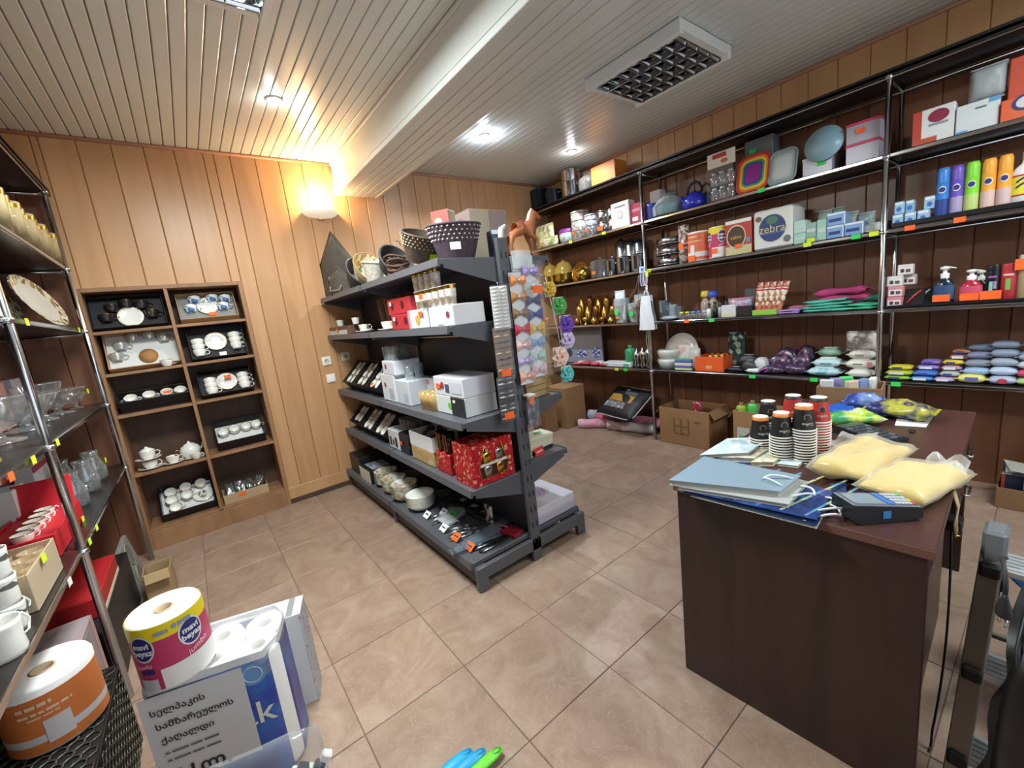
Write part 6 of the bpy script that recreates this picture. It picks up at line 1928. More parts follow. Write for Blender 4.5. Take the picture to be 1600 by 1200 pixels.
# bay 3: black tray of air fresheners and sprays
f = RS(2, 1394, 1640, 335, .0)
t = TF('shelf_tray', 'long black shelf tray under the spray cans', 'tray', F(f.loc, f.rz, f.w, .025))
mb = MB(); mb.box(-f.w/2, f.w/2, 0, .3, 0, .004, .001); mb.build('tray_base', BLACKB, t)
mb = MB(); mb.box(-f.w/2, f.w/2, 0, .004, .0, .03, .001); mb.build('tray_lip', BLACKB, t)
LB = M('#9cc0da', .4)
for i, (u0, u1, v, z) in enumerate(((1394, 1411, 322, 0), (1413, 1431, 322, 0), (1433, 1452, 318, 0), (1397, 1412, 303, 1), (1414, 1428, 308, 1), (1443, 1462, 295, 1))):
    f = RS(2, u0, u1, v, .02+.03*(i > 3)); f.h = .075
    f = f.up(.005+.077*z)
    carton(f, .06, LB if i != 4 else M('#8fb0c4', .4), ('first', 'second', 'third', 'upper first', 'upper second', 'upper third')[i]+' small light blue air freshener box by the post', dec=(('o', .5, .4, .012, .014, M('#3a6fc0', .5)), ('p', .1, .9, .75, .95, M('#dde8f0', .5))))
for i, (u0, u1, v, c, c2, lab) in enumerate(((1460, 1483, 262, '#3a7fd0', '#24408e', 'blue air freshener spray can'), (1483, 1505, 258, '#6a54b8', '#a99ac4', 'purple air freshener spray can'), (1505, 1530, 252, '#7fd23a', '#b9d07a', 'lime green air freshener spray can'), (1531, 1556, 247, '#e8a13a', '#d9b9b0', 'left orange air freshener spray can'), (1556, 1582, 241, '#e8a13a', '#d0b4b4', 'right orange air freshener spray can'))):
    f = RS(2, u0, u1, v, .03).up(.005)
    f.h -= .005
    t = bottle(f, lab+' on black tray', 'spray can', M(c, .35), M(c, .3), M(c2, .4), 'spray_can', prof=((0, 0), (.93, 0), (.95, .02), (.95, .72), (0, .72)), capprof=((.93, .72), (.93, .93), (.75, 1), (0, 1)), lz=(.1, .4))
    R = f.w/2*.95
    mb = MB(); arc_oval(mb, R*1.012+.001, 0, .58*f.h, R*.62, f.h*.07); mb.build('white_badge', WHITE, t, (0, f.w/2, 0))
    mb = MB(); arc_oval(mb, R*1.012+.002, 0, .58*f.h, R*.52, f.h*.05); mb.build('blue_badge', BLUE, t, (0, f.w/2, 0))
    mb = MB(); arc_panel(mb, R*1.012+.001, -.6, .6, .3*f.h, .36*f.h, 6); mb.build('printed_line', M('#e6e4e0', .5), t, (0, f.w/2, 0))
f = RS(2, 1578, 1630, 236, .03).up(.005)
t = bottle(f, 'white bleach bottle with yellow label at right picture edge', 'bottle', M('#e0e4e4', .35), M('#8fb4d0', .35), M('#e6dc3a', .45), 'bleach_bottle', prof=((0, 0), (.9, 0), (1, .03), (1, .6), (.8, .72), (.4, .8), (.35, .86)), capprof=((.38, .86), (.38, 1), (0, 1)), lz=(.22, .55), sy=.7)
for zz in (.2, .56):
    mb = MB(); arc_panel(mb, f.w/2*1.012+.001, -1.2, 1.2, zz*f.h, (zz+.03)*f.h, 10); o = mb.build('red_line', RED, t, (0, f.w/2*.7, 0)); o.scale = (1, .7, 1)
for k in range(2):
    mb = MB(); mb.tube([(f.w/2*1.03*math.sin(a), -f.w/2*1.03*math.cos(a)*.7, (.34+.1*k)*f.h+.03*math.sin(1.6*(a+.7))) for a in [-.6+.1*j for j in range(13)]], .005, 5); mb.build('blue_swoosh', BLUE, t, (0, f.w/2*.7, 0))
# ---- tier 3 (1.242)
GOLDS = M('#d9b25a', .2, .85)
k = 0
for row, d in ((0, .03), (1, .12), (2, .22)):
    for i in range(6):
        u = 893+13*i+4*row
        f = RS(3, u, u+12, (496, 478, 462)[row], d); f.w = min(f.w, .07)
        pr = ((0, 0), (.8, 0), (.85, .04), (.3, .1), (.25, .35), (.9, .5), (1, .8), (.85, 1), (.8, 1), (.9, .8), (0, .55)) if (i+row) % 2 else ((0, 0), (.8, 0), (1, .4), (.95, .7), (.6, .8), (.5, 1), (.45, 1), (.5, .78), (0, .5))
        lath(f, pr, GOLDS if (i*7+row) % 3 else M('#a8703c', .25, .8), 'small gold ornament, %s in the %s row of gold wares' % (ORD[i], ('front', 'middle', 'back')[row]), 'ornament', 'gold_goblet' if (i+row) % 2 else 'gold_jar', 'gold wares on the third right shelf', n=14)
for i, (u0, u1, v, tg) in enumerate(((952, 976, 462, 'g'), (972, 1002, 470, 'g'), (984, 1008, 455, ''))):
    f = RS(3, u0, u1, v, .02+.09*(i == 2)); 
    t = TF('plastic_cup_stack', ('left', 'right', 'rear')[i]+' bagged stack of frosted plastic cups on third right shelf', 'cup stack', f)
    R = f.w*.4
    for j in range(6):
        mb = MB(); zz = f.h*.05*j
        mb.lathe([(R*.75, zz), (R, zz+f.h*.62), (R*1.04, zz+f.h*.63), (R*.95, zz+f.h*.62), (R*.72, zz)], 16, caps=False); mb.build('plastic_cup', FROST, t, (0, R+.01, 0))
    mb = MB(); mb.lathe([(R*.9, 0), (R*1.15, f.h*.5), (R*1.05, f.h*.85), (R*.3, f.h*.93), (R*.7, f.h)], 11, caps=False, smooth=False); mb.build('clear_wrap', BAG, t, (0, R+.01, 0))
    if tg: ptag(t, 'g', (.0, -.006, f.h*.4), w=.05, h=.05)
packet(RS(3, 962, 978, 455, .08), .05, M('#d9e4e6', .4), 'white packet behind the frosted cups, third right shelf', stand=True, seed=41)
t = TF('glass_cloche', 'row of green-topped ornaments behind the frosted cups', 'ornament', RS(3, 978, 996, 450, .2))
f = RS(3, 978, 996, 450, .2)
for i in range(3):
    mb = MB(); mb.lathe([(0, 0), (.02, 0), (.025, .1), (.01, .2), (0, .22)], 10, caps=False); mb.build('stem', M('#6a6a52', .4), t, (-.03+.03*i, .02, 0))
for i in range(4):
    f = RS(3, 1030+8*i, 1040+8*i, 470+3*i, .14-.02*i); carton(f, .05, M(('#7d8790', '#6a737c', '#8d949a', '#5d666e')[i], .4), ORD[i]+' thin grey boxed blade set beside the post, third right shelf')
packet(RS(3, 1030, 1056, 494, .02), .09, M('#9aa0a6', .3, bump=(20, .5)), 'flat grey foil packet beside the post, third right shelf', seed=44)
for i in range(5):
    f = RS(3, 1058+9*i, 1068+9*i, 480, .03); f.w = .055; f.h = .07
    t = lath(f, ((0, 0), (.9, 0), (1, .1), (1, .7), (.7, .8), (.7, .82)), CRY, 'clear glass jar, %s from the left with %s lid' % (ORD[i], ('yellow', 'yellow', 'blue', 'blue', 'grey')[i]), 'jar', 'spice_jar', parts=(('lid', ((.74, .8), (.74, .98), (0, 1)), M(('#d9c93a', '#d9c93a', '#3a8fd9', '#3a6fd0', '#aab0b4')[i], .4)),))
for i in range(2):
    f = RS(3, 1092+12*i, 1106+12*i, 455, .15)
    t = lath(f, ((0, 0), (.9, 0), (1, .1), (1, .55), (.5, .7), (.5, .8)), CLEAR('#c9b9a4', .5, .2, .3), ('left bottle with yellow cap behind the jars', 'right bottle with blue cap behind the jars')[i], 'bottle', 'bottle', parts=(('cap', ((.9, .78), (1, .85), (.8, 1), (0, 1)), M(('#d0b83a', '#3454c0')[i], .4)),))
for i in range(4):
    f = RS(3, 1102+9*i, 1110+9*i, 474-2*i, .04)
    t = bottle(f, ('white nail bottle with black cap, left', 'black nail bottle, second', 'grey nail bottle, third', 'black nail bottle at right end')[i]+' before the black box', 'bottle', M(('#dfe2e0', '#1d1d20', '#b4b6b6', '#232326')[i], .3), M('#1a1a1c', .3), None, 'small_bottle', prof=((0, 0), (.9, 0), (.9, .55), (.5, .62), (.5, .64)), capprof=((.52, .63), (.5, 1), (0, 1)))
carton(RS(3, 1127, 1149, 477, .02), .06, M('#cfd2d6', .4), 'small white box with yellow foot on third right shelf', dec=(('p', 0, 1, 0, .35, M('#cfc9a4', .5)),))
packet(RS(3, 1138, 1180, 466, .12), .08, PAT(['#cfd2da', '#8f97b4', '#c4707a', '#dfe2e6'], 24, 'noise', .4), 'printed white packet behind the small white box', stand=True, seed=47)
f = RS(3, 1151, 1174, 478, .03)
t = opencarton(F(f.loc, f.rz, f.w, f.h), .14, M('#241d1c', .5), 'open black box with lid raised, third right shelf', flaps=False)
mb = MB(); mb.at(0, .14, f.h, rx=-.25).box(-f.w/2, f.w/2, -.004, 0, 0, .14, .001); mb.build('raised_lid', M('#2c2422', .5), t)
f = RS(3, 1175, 1213, 484, .015)
LIME = M('#8dc04a', .45)
t = opencarton(F(f.loc, f.rz, f.w, f.h), .12, LIME, 'lime green open box of wafer packs, third right shelf', 'display_box', flaps=False)
mb = MB(); mb.at(-f.w*.1, .12, f.h, rx=-.2).box(-f.w/2, f.w/2, -.004, 0, 0, .17, .001); mb.build('raised_lid', LIME, t)
WAF = PAT(['#d9c9b0', '#b9825a', '#e4dccc', '#c23a3a', '#a0603c'], 36, 'voronoi', .4)
for i in range(5):
    g = F(f.p(-f.w*.36+f.w*.2*i, .045+.01*(i % 2), .015), f.rz, .05, .24)
    t = T('wafer_pack', ORD[i]+' tall printed wafer pack in the lime green box', 'packet', g.loc, g.rz, None, rx=-.12, ry=.06+.05*i)
    mb = MB(); mb.lathe([(0, 0), (.024, .004), (.026, .03), (.026, .2), (.02, .235), (.024, .25), (0, .25)], 10, caps=False, sy=.7); mb.build('wrapper', WAF, t)
    mb = MB(); mb.lathe([(.0265, .17), (.0265, .2)], 10, caps=False, sy=.72); mb.build('white_band', M('#e6e0d6', .5), t)
    mb = MB(); mb.lathe([(.027, .18), (.027, .193)], 10, caps=False, sy=.73); mb.build('red_band', RED, t)
def cloth(f, d, lab, mat, seed, folds=4, cat='cloth', name='folded_cloth', turn=0):
    t = TF(name, lab, cat, f, None, turn)
    r_ = random.Random(seed)
    p1, p2 = r_.uniform(0, 6), r_.uniform(0, 6)
    n = folds
    for k in range(n):
        z0, z1 = f.h*k/n, f.h*(k+.92)/n
        w = f.w*(1-.05*r_.random()-.04*k)
        dx = r_.uniform(-.02, .02)
        def fn(u, v, w=w, z0=z0, z1=z1, dx=dx):
            a = 2*PI*v
            c, s = math.cos(a), math.sin(a)
            ex = math.copysign(abs(c)**.35, c); ez = math.copysign(abs(s)**.7, s)
            ee = min(1, 6*min(u, 1-u)+.25)
            zz = (z0+z1)/2+(z1-z0)/2*ez*ee*(1+.25*math.sin(9*u+p1+k))+.006*k/n*math.sin(5*u+p2)
            return ((u-.5)*w+dx, d/2+d/2*ex+.006*math.sin(11*u+p1), max(.001, zz))
        mb = MB(); mb.grid(lambda u, v: fn(u, 1-v), 16, 14); mb.build('fold', mat, t)
    return t
TQ = M('#4faf98', .85, noise=(30, .12)); MAG = M('#b53a72', .8, noise=(20, .15)); PNK = M('#d47f94', .8, noise=(20, .1)); LIL = M('#b48ad0', .7, noise=(20, .08))
cloth(RS(3, 1212, 1252, 484, .02), .12, 'lilac folded cloth at left of the cloth pile, third right shelf', LIL, 1, 2)
cloth(RS(3, 1226, 1268, 478, .14), .12, 'pink folded cloth behind the lilac one, third right shelf', PNK, 2, 2)
cloth(RS(3, 1252, 1330, 468, .02), .12, 'turquoise folded towels in front, third right shelf', TQ, 3, 4)
cloth(RS(3, 1318, 1374, 474, .03), .14, 'turquoise towel at right by the post, third right shelf', M('#45b890', .85, noise=(30, .12)), 4, 2)
cloth(RS(3, 1268, 1356, 450, .16), .13, 'magenta cloth heaped behind the turquoise towels', MAG, 5, 3)
cloth(RS(3, 1330, 1374, 462, .17), .13, 'dark green towel behind by the post, third right shelf', M('#2f7a64', .85, noise=(30, .12)), 6, 2)
# bay 3
f = RS(3, 1386, 1640, 477, .0)
t = TF('shelf_tray', 'long black shelf tray under the soaps', 'tray', F(f.loc, f.rz, f.w, .02))
mb = MB(); mb.box(-f.w/2, f.w/2, 0, .3, 0, .004, .001); mb.build('tray_base', BLACKB, t); mb = MB(); mb.box(-f.w/2, f.w/2, 0, .004, 0, .018, .001); mb.build('tray_lip', BLACKB, t)
for i in range(5):
    u0, z, d = ((1385, 0, .02), (1386, 1, .02), (1384, 2, .02), (1400, 3, .05), (1405, 2, .09))[i]
    f = RS(3, u0, u0+24, 460, d); f.h = .066
    carton(f.up(.005+.068*z), .06, M(('#d6868e', '#d98f96', '#e3dcdc', '#e0d8d8', '#c4b4b4')[i], .45), ('bottom pink', 'second pink', 'third white', 'topmost white', 'rear grey')[i]+' small printed box in the stack by the post', dec=(('p', .08, .92, .1, .7, WHITE), ('p', .2, .45, .25, .6, M('#4a3a40', .5)), ('p', .55, .85, .25, .55, M('#6a4a50', .5))))
for i in range(3):
    f = RS(3, 1412+14*i, 1440+14*i, 470-10*i, .04+.03*i)
    t = TF('razor_pack', ORD[i]+' black razor pack leaning beside the blue soap', 'packet', f.up(.006))
    mb = MB(); mb.at(0, 0, 0, rx=-.6).box(-.05, .05, 0, .008, 0, .13, .003); mb.build('backing_card', M('#151518', .4), t)
    mb = MB(); mb.at(0, 0, 0, rx=-.6); mb.tube([(-.03, -.004, .02), (0, -.01, .07), (.03, -.006, .11)], .006, 6); mb.build('razor', M(('#c23a40', '#b9b9bd', '#8a8a90')[i], .3), t)
def pump(f, lab, body, labm, sy=.55):
    t = bottle(f, lab, 'soap bottle', body, WHITE, labm, 'pump_bottle', prof=((0, 0), (.8, 0), (.95, .05), (1, .3), (.92, .52), (.55, .64), (.36, .67), (.36, .7)), capprof=((.4, .68), (.42, .8), (.2, .82), (.2, .9), (.45, .91), (.5, .97), (0, 1)), capname='pump', lz=(.12, .5), sy=sy)
    R, h = f.w/2, f.h
    mb = MB(); mb.tube([(0, R*sy, h*.94), (R*.5, R*sy-.004, h*.95), (R*1.0, R*sy-.01, h*.92)], [.011, .008, .005], 8, flat=.6); mb.build('nozzle', WHITE, t)
    return t
t = pump(RS(3, 1457, 1492, 417, .03).up(.005), 'dark blue liquid soap with white pump and orange tag', M('#17253a', .2), M('#33507a', .4)); ptag(t, 'o', (-.005, -.02, .04), w=.078, h=.042)
t = pump(RS(3, 1497, 1536, 422, .03).up(.005), 'round crimson liquid soap with white pump and orange tag', M('#b3203a', .2), M('#d0506a', .4)); ptag(t, 'o', (0, -.02, .038), w=.078, h=.042)
pump(RS(3, 1516, 1548, 424, .13).up(.005), 'dark green liquid soap behind the crimson one', M('#1f3a30', .2), None)
def shampoo(f, lab, body, cap, bands):
    t = bottle(f, lab, 'bottle', body, cap, None, 'shampoo_bottle', prof=((0, 0), (.9, 0), (1, .02), (1, .8), (.96, .82)), capprof=((.98, .82), (.98, .97), (.9, 1), (0, 1)), sy=.6)
    R, h = f.w/2, f.h
    for a0, a1, z0, z1, m in bands:
        mb = MB(); arc_panel(mb, R*1.01+.0008, a0, a1, z0*h, z1*h, 6); o = mb.build('printed_band', m, t, (0, R*.6, 0)); o.scale = (1, .6, 1)
    return t
PUR = M('#a35ab8', .4)
t = shampoo(RS(3, 1538, 1562, 415, .03).up(.005), 'black shampoo bottle with purple lettering and orange tag', M('#141418', .3), M('#141418', .3), ((-.6, .6, .65, .7, PUR), (-.4, .1, .3, .55, M('#8fc0b8', .4)), (.2, .6, .35, .55, M('#9a8aa8', .4)))); ptag(t, 'o', (-.002, -.01, .04), w=.085, h=.05)
shampoo(RS(3, 1562, 1588, 413, .03).up(.005), 'red shampoo bottle next to the black one', M('#b02f38', .35), M('#b3343c', .3), ((-.7, .7, .68, .73, M('#e6c4b4', .4)), (-.3, .3, .3, .6, M('#7fae5a', .4))))
t = shampoo(RS(3, 1589, 1625, 398, .03).up(.005), 'beige shampoo bottle at right picture edge', M('#b09a78', .35), M('#c9c4b8', .3), ()); ptag(t, 'o', (-.01, -.01, .2), w=.085, h=.06)
# ---- tier 4 (.7484)
f = RS(4, 884, 940, 512, .2)
t = carton(f, .03, M('#8d929c', .45), 'grey picture pack showing blue bowls at far end of fourth right shelf', dec=(('p', .02, .98, .9, 1, M('#6a6e78', .5)), ('o', .45, .25, .09, .05, PAT(['#2f3f7a', '#6a7fb8', '#c9d0e0'], 40, 'voronoi', .4)), ('o', .85, .3, .06, .07, PAT(['#2f3f7a', '#6a7fb8', '#c9d0e0'], 40, 'voronoi', .4)), ('o', .1, .28, .05, .05, M('#33426a', .5))))
for i in range(7):
    f = RS(4, 893+7*i, 905+7*i, 562+(i % 2)*3, .02+.05*(i % 2)); f.h = .03+.01*(i % 3)
    packet(f, .08, M(('#d05a62', '#e3d6d6', '#c94a58', '#dc9aa0')[i % 4], .4), ORD[i]+' small pink and white sachet at far end of fourth right shelf', seed=50+i, crimp=False)
for i in range(3):
    f = RS(4, 942+4*i, 985+2*i, 563, .03+.06*i); f.h = .045
    carton(f.up(.0), .045, M('#dfe3e3', .4), ('front', 'middle', 'rear')[i]+' long white tube box with green end, fourth right shelf', dec=(('p', 0, .2, .2, .8, M('#9fc0b0', .5)), ('p', .75, .95, .2, .8, M('#58b47f', .5))))
f = RS(4, 973, 988, 540, .1); bottle(f, 'green detergent bottle behind the white tube boxes', 'bottle', M('#3f9f6a', .3), M('#2f8f5a', .3), None, 'detergent_bottle')
for i in range(3):
    f = RS(4, 988+9*i, 997+9*i, 545-2*i, .04); lath(f, ((0, 0), (.9, 0), (.95, .1), (.6, .3), (.95, .5), (.95, .8), (.3, .86), (.3, 1), (0, 1)), CHROME, ORD[i]+' chrome grinder beside the post, fourth right shelf', 'grinder', 'pepper_grinder')
f = RS(4, 1020, 1053, 548, .03)
for i, nm in enumerate(('lower', 'upper')):
    g = F(f.p(0, 0, f.h*.5*i), f.rz, f.w, f.h*.5)
    lath(g, ((0, 0), (.85, 0), (1, .7), (1, .85), (.9, 1), (0, 1)), M('#c9ccc6', .3), nm+' pale round food tub beside the post, fourth right shelf', 'tub', 'food_tub')
f = RS(4, 1040, 1080, 520, .1)
t = T('round_plate', 'white plate with red heart standing on fourth right shelf', 'plate', f.loc, -PI/2, rx=-.2)
R = f.h*.5
mb = MB(); mb.lathe([(0, .006), (R*.6, .006), (R, -.006), (R, -.002), (R*.6, .012), (0, .012)], 30, caps=False); mb.build('dish', M('#cfc6c0', .2), t, (0, .02, R), (PI/2, 0, 0))
mb = MB(); hp = []
for k in range(24):
    a = 2*PI*k/24; hp.append((.0028*R/.1*16*math.sin(a)**3, .0028*R/.1*(13*math.cos(a)-5*math.cos(2*a)-2*math.cos(3*a)-math.cos(4*a))))
mb.prism(hp, 0, .002); mb.build('printed_heart', M('#7a3038', .4), t, (0, .011, R), (PI/2, 0, 0))
mb = MB(); mb.prism([(a*.7, b*.7) for a, b in hp], 0, .003); mb.build('heart_centre', M('#c9a09c', .4), t, (0, .0108, R), (PI/2, 0, 0))
f = RS(4, 1078, 1095, 545, .08); packet(f, .06, M('#b9b4b0', .35), 'small wrapped packet with orange tag behind the orange box', stand=True, seed=61, tagk='o')
for i in range(4):
    f = RS(4, 1054, 1080, 572, .02); f.h = .026
    g = f.up(.027*i)
    t = TF('sponge', ('bottom', 'second', 'third', 'top')[i]+' kitchen sponge in the stack beside the orange box', 'sponge', g)
    mb = MB(); mb.box(-g.w/2, g.w/2, 0, .07, 0, .018, .004); mb.build('foam', M(('#d9d2a8', '#6a58b0', '#d6cfb0', '#5a6ab8')[i], .9, noise=(80, .15)), t)
    mb = MB(); mb.box(-g.w/2, g.w/2, 0, .07, .018, .026, .002); mb.build('scourer', M(('#4f9a6a', '#d9cfa8', '#5a4a9a', '#4a9a70')[i], .95, noise=(90, .25)), t)
f = RS(4, 1086, 1130, 558, .02)
t = opencarton(f, .24, M('#dc5a26', .5), 'orange display box of yellow sponges on fourth right shelf', 'display_box', flaps=False, dec=(('p', .4, .6, .18, .4, M('#eaa878', .5)), ('p', .43, .57, .24, .27, M('#dc5a26', .5))))
for i in range(3):
    q = f.p(-.04+.04*i, .1+.03*i, f.h-.015)
    tb = T('yellow_tool', ORD[i]+' black and yellow scrubbing tool in the orange box', 'tool', q, .6)
    mb = MB(); mb.tube([(-.06, 0, 0), (0, 0, .02), (.07, 0, .01)], [.012, .014, .009], 8, flat=.6); mb.build('grip', M('#d0b43a', .5), tb); mb = MB(); mb.tube([(-.02, .002, .016), (.02, .002, .026)], .012, 8); mb.build('black_band', BLACKB, tb)
packet(RS(4, 1138, 1166, 520, .22), .04, PAT(['#20302c', '#1f4a3c', '#8a9a90', '#26332e'], 26, 'voronoi', .35), 'dark green printed pack standing at the back of fourth right shelf', stand=True, seed=63)
for i, (u0, u1, v, d, c, lab) in enumerate(((1134, 1160, 574, .02, '#17171b', 'black glove pack in front'), (1158, 1180, 564, .03, '#3a3a3e', 'grey and black brush pack'), (1150, 1185, 555, .13, '#1e1e22', 'black glove pack behind'), (1176, 1196, 560, .05, '#c9c9c9', 'white card sachet'), (1165, 1185, 576, .01, '#d6dcd6', 'white and green sachet'))):
    packet(RS(4, u0, u1, v, d), .1, M(c, .45, bump=(25, .5)), lab+' right of the orange box', seed=70+i, dec=(('p', .3, .7, .3, .6, M('#b9bcbc', .5), 't'),) if i < 3 else None)
PUP = PAT(['#3a2f42', '#54405e', '#2a2430', '#8a5a80', '#6a6a72'], 22, 'noise', .25)
for i, (u0, u1, v, d) in enumerate(((1188, 1224, 572, .02), (1222, 1258, 570, .03), (1196, 1236, 556, .12), (1232, 1266, 555, .12), (1210, 1245, 545, .18), (1244, 1272, 540, .2))):
    packet(RS(4, u0, u1, v, d), .11, PUP, ('front left', 'front right', 'middle left', 'middle right', 'rear left', 'rear right')[i]+' dark purple scourer pack on fourth right shelf', seed=80+i, wob=.1)
t = TF('magenta_ribbon', 'magenta plastic handle loop before the purple packs', 'handle', RS(4, 1184, 1196, 570, .005))
mb = MB(); mb.tube([(-.03, .01, .01), (0, 0, .04), (.03, .005, .05), (.05, .01, .03), (.02, .0, .02)], .006, 6); mb.build('loop', M('#b53ab0', .4), t)
WIPE1 = PAT(['#a8cdd4', '#bcd9dc', '#8ab4c4', '#d6e6e8'], 16, 'noise', .35); WIPE2 = M('#d9d8ce', .4, noise=(10, .04))
def wipes(u0, u1, v, d, dz, mat, lab, seed, dec):
    f = RS(4, u0, u1, 592, d); f.h = .065
    return packet(f.up(dz), .13, mat, lab, 'wet wipes', 'wipes_pack', seed=seed, lid=M('#e6e8e6', .3), wob=.05, dec=dec)
wipes(1259, 1311, 575, .02, 0, WIPE1, 'lower light blue wet wipes pack, fourth right shelf', 90, (('p', .3, .6, .3, .5, M('#2f7f8a', .5)),))
wipes(1268, 1312, 565, .05, .066, M('#c0d6dc', .4), 'upper pale blue wet wipes pack, fourth right shelf', 91, (('p', .3, .7, .35, .55, M('#5a8fa8', .5)),))
wipes(1275, 1314, 550, .14, .132, PAT(['#4a6a54', '#8fae94', '#b9c9b0'], 14, 'noise', .4), 'green wet wipes pack at the back, fourth right shelf', 92, None)
wipes(1322, 1362, 575, .01, 0, WIPE2, 'lower white wet wipes pack beside the post', 93, (('p', .2, .8, .3, .55, M('#b9b4b0', .5)),))
wipes(1318, 1366, 552, .03, .066, M('#dcd9cc', .4), 'second white wet wipes pack with pink patch beside the post', 94, (('p', .75, .92, .3, .8, M('#d98a94', .5)), ('p', .3, .6, .5, .65, M('#7a7a78', .5))))
wipes(1322, 1366, 540, .05, .132, M('#d4cfc4', .4), 'third cream wet wipes pack beside the post', 95, (('p', .3, .6, .4, .6, M('#8a8078', .5)),))
packet(F(RS(4, 1330, 1368, 520, .09).p(0, 0, .2), -PI/2, .2, .13), .05, PAT(['#b9b0a8', '#6a5a58', '#cfc9c2', '#a09488'], 12, 'noise', .4), 'pale picture pack on top of the wipes by the post', stand=True, seed=96)
SP_ = [(1380, 1422, 0, .02, '#8fbf4a', 'bottom green'), (1382, 1424, 1, .02, '#b9c03a', 'second olive'), (1386, 1424, 2, .04, '#d6c83a', 'top yellow'),
       (1421, 1458, 0, .02, '#4a86c8', 'bottom blue'), (1424, 1464, 1, .03, '#3f74c4', 'second blue'), (1430, 1466, 2, .08, '#8f78c0', 'third lilac'), (1436, 1468, 3, .09, '#7f6ab8', 'top lilac'),
       (1458, 1492, 0, .02, '#b49ac4', 'low mauve'), (1466, 1500, 1, .04, '#b0b4b0', 'second grey'), (1468, 1502, 2, .08, '#b08aa8', 'third mauve'), (1470, 1504, 3, .1, '#dcc43c', 'fourth yellow'), (1480, 1512, 4, .12, '#a8707f', 'fifth rose'), (1484, 1514, 5, .13, '#9a6a4a', 'top brown')]
for i, (u0, u1, k, d, c, lab) in enumerate(SP_):
    f = RS(4, u0, u1, 590, d); f.h = .032
    packet(f.up(.033*k), .1, M(c, .45), lab+' soap bar packet in pile right of the post', 'soap', 'soap_bar', seed=100+i, wob=.04, crimp=False, dec=(('p', .15, .7, .25, .75, M('#dfe2e6', .5)),) if i % 2 else (('p', .2, .6, .3, .7, M('#3a4a8a', .5)),))
f = RS(4, 1494, 1540, 580, .02); f.h = .055
packet(f, .12, M('#e0d67a', .45), 'pale yellow soap pack with blue mark, fourth right shelf', 'soap', 'soap_pack', seed=120, wob=.03, dec=(('p', .3, .75, .4, .75, M('#5a6ac0', .5)),))
for i in range(4):
    f = RS(4, 1502+2*i, 1546+2*i, 580, .05+.03*i); f.h = .045
    packet(f.up(.047+.045*i), .11, M(('#9ab4d6', '#8a8f98', '#7a7f9a', '#6a7284')[i], .4), ('lower light blue', 'grey', 'slate blue', 'top slate')[i]+' soap pack above the pale yellow one', 'soap', 'soap_pack', seed=121+i, wob=.04)
for i in range(5):
    f = RS(4, 1543, 1590, 580, .02+.025*i); f.h = .05
    packet(f.up(.05*i), .12, M(('#a9b4cc', '#b4c4dc', '#9aa4b4', '#8490a4', '#7d8798')[i], .4), ORD[i]+' grey-blue wet wipes packet from the bottom of the right pile', 'wet wipes', 'wipes_pack', seed=131+i, wob=.05, dec=(('o', .5, .5, .02, .015, M('#c23a4a', .5)),) if i == 0 else None)
for i in range(4):
    f = RS(4, 1586, 1640, 580, .02+.02*i); f.h = .045
    packet(f.up(.045*i), .12, M(('#a8c08a', '#c4486a', '#b9c4d0', '#8fa0b4')[i], .4), ('green', 'crimson', 'pale', 'slate')[i]+' wipes packet at right picture edge, fourth right shelf', 'wet wipes', 'wipes_pack', seed=141+i)
# ---- hanging from the nearer chrome post
xh = XR-.03
def H_(u, v): return at(u, v, X=xh)
t = T('white_carrier_bag', 'small white plastic bag hanging from the chrome post', 'bag', H_(1013, 515), -PI/2)
h = (H_(1010, 462)-H_(1010, 515)).length; w = abs(H_(1002, 500).y-H_(1027, 500).y)
for s in (-1, 1):
    mb = MB(); mb.grid(lambda u, v, s=s: ((u-.5)*w*(1-.45*v), s*(.02+.03*math.sin(PI*u)*(1-v)**.7)+.004*math.sin(12*u+8*v), v*h), 10, 10); mb.build('film', M('#d9dde2', .5, bump=(14, .3)), t)
mb = MB(); mb.tube([(-w*.2, 0, h*.98), (-.01, 0, h*1.15), (.01, 0, h*1.15), (w*.2, 0, h*.98)], .006, 6); mb.build('handle', M('#d9dde2', .5), t)
t = T('hair_tie_bunch', 'bunch of blue and cream hair ties hanging on the chrome post', 'hair ties', H_(1008, 450), -PI/2)
for i in range(6):
    mb = MB(); c = ['#4a6ac0', '#d9d2c8', '#3a4a8a', '#8aa4d6', '#b98a7a', '#e0dcd6'][i]
    mb.tube([((-.03+.012*i)+.02*math.cos(a), -.01-.004*i, .09+.07*math.sin(a)) for a in [2*PI*k/14 for k in range(14)]], .005, 5, closed=True); mb.build('hair_tie', M(c, .7), t)
mb = MB(); mb.box(-.035, .03, -.03, -.027, .15, .21, .001); mb.build('header_card', M('#c9d4e6', .5), t); mb = MB(); mb.box(-.015, .015, -.032, -.029, .165, .195); mb.build('blue_patch', M('#4a78c8', .5), t)
ptag(t, 'y', (.05, -.028, .13), w=.03, h=.05)
t = T('string_puppet', 'little brown string puppet hanging beside the white bag', 'puppet', H_(1000, 508), -PI/2)
skinned('body', M('#6a5238', .7), t, [(0, 0, .14), (0, 0, .2), (0, 0, .235), (-.02, 0, .08), (-.03, 0, .0), (.02, 0, .09), (.012, 0, .02), (-.04, 0, .17), (-.075, 0, .19), (.04, 0, .16), (.05, 0, .11)],
        [(0, 1), (1, 2), (0, 3), (3, 4), (0, 5), (5, 6), (1, 7), (7, 8), (1, 9), (9, 10)], [.02, .02, .017, .012, .009, .012, .009, .009, .007, .009, .007], 1)
mb = MB(); mb.at(0, 0, .25).lathe([(0, -.02), (.02, -.008), (.021, .006), (0, .02)], 12, caps=False); mb.build('head', M('#b98a5a', .6), t)
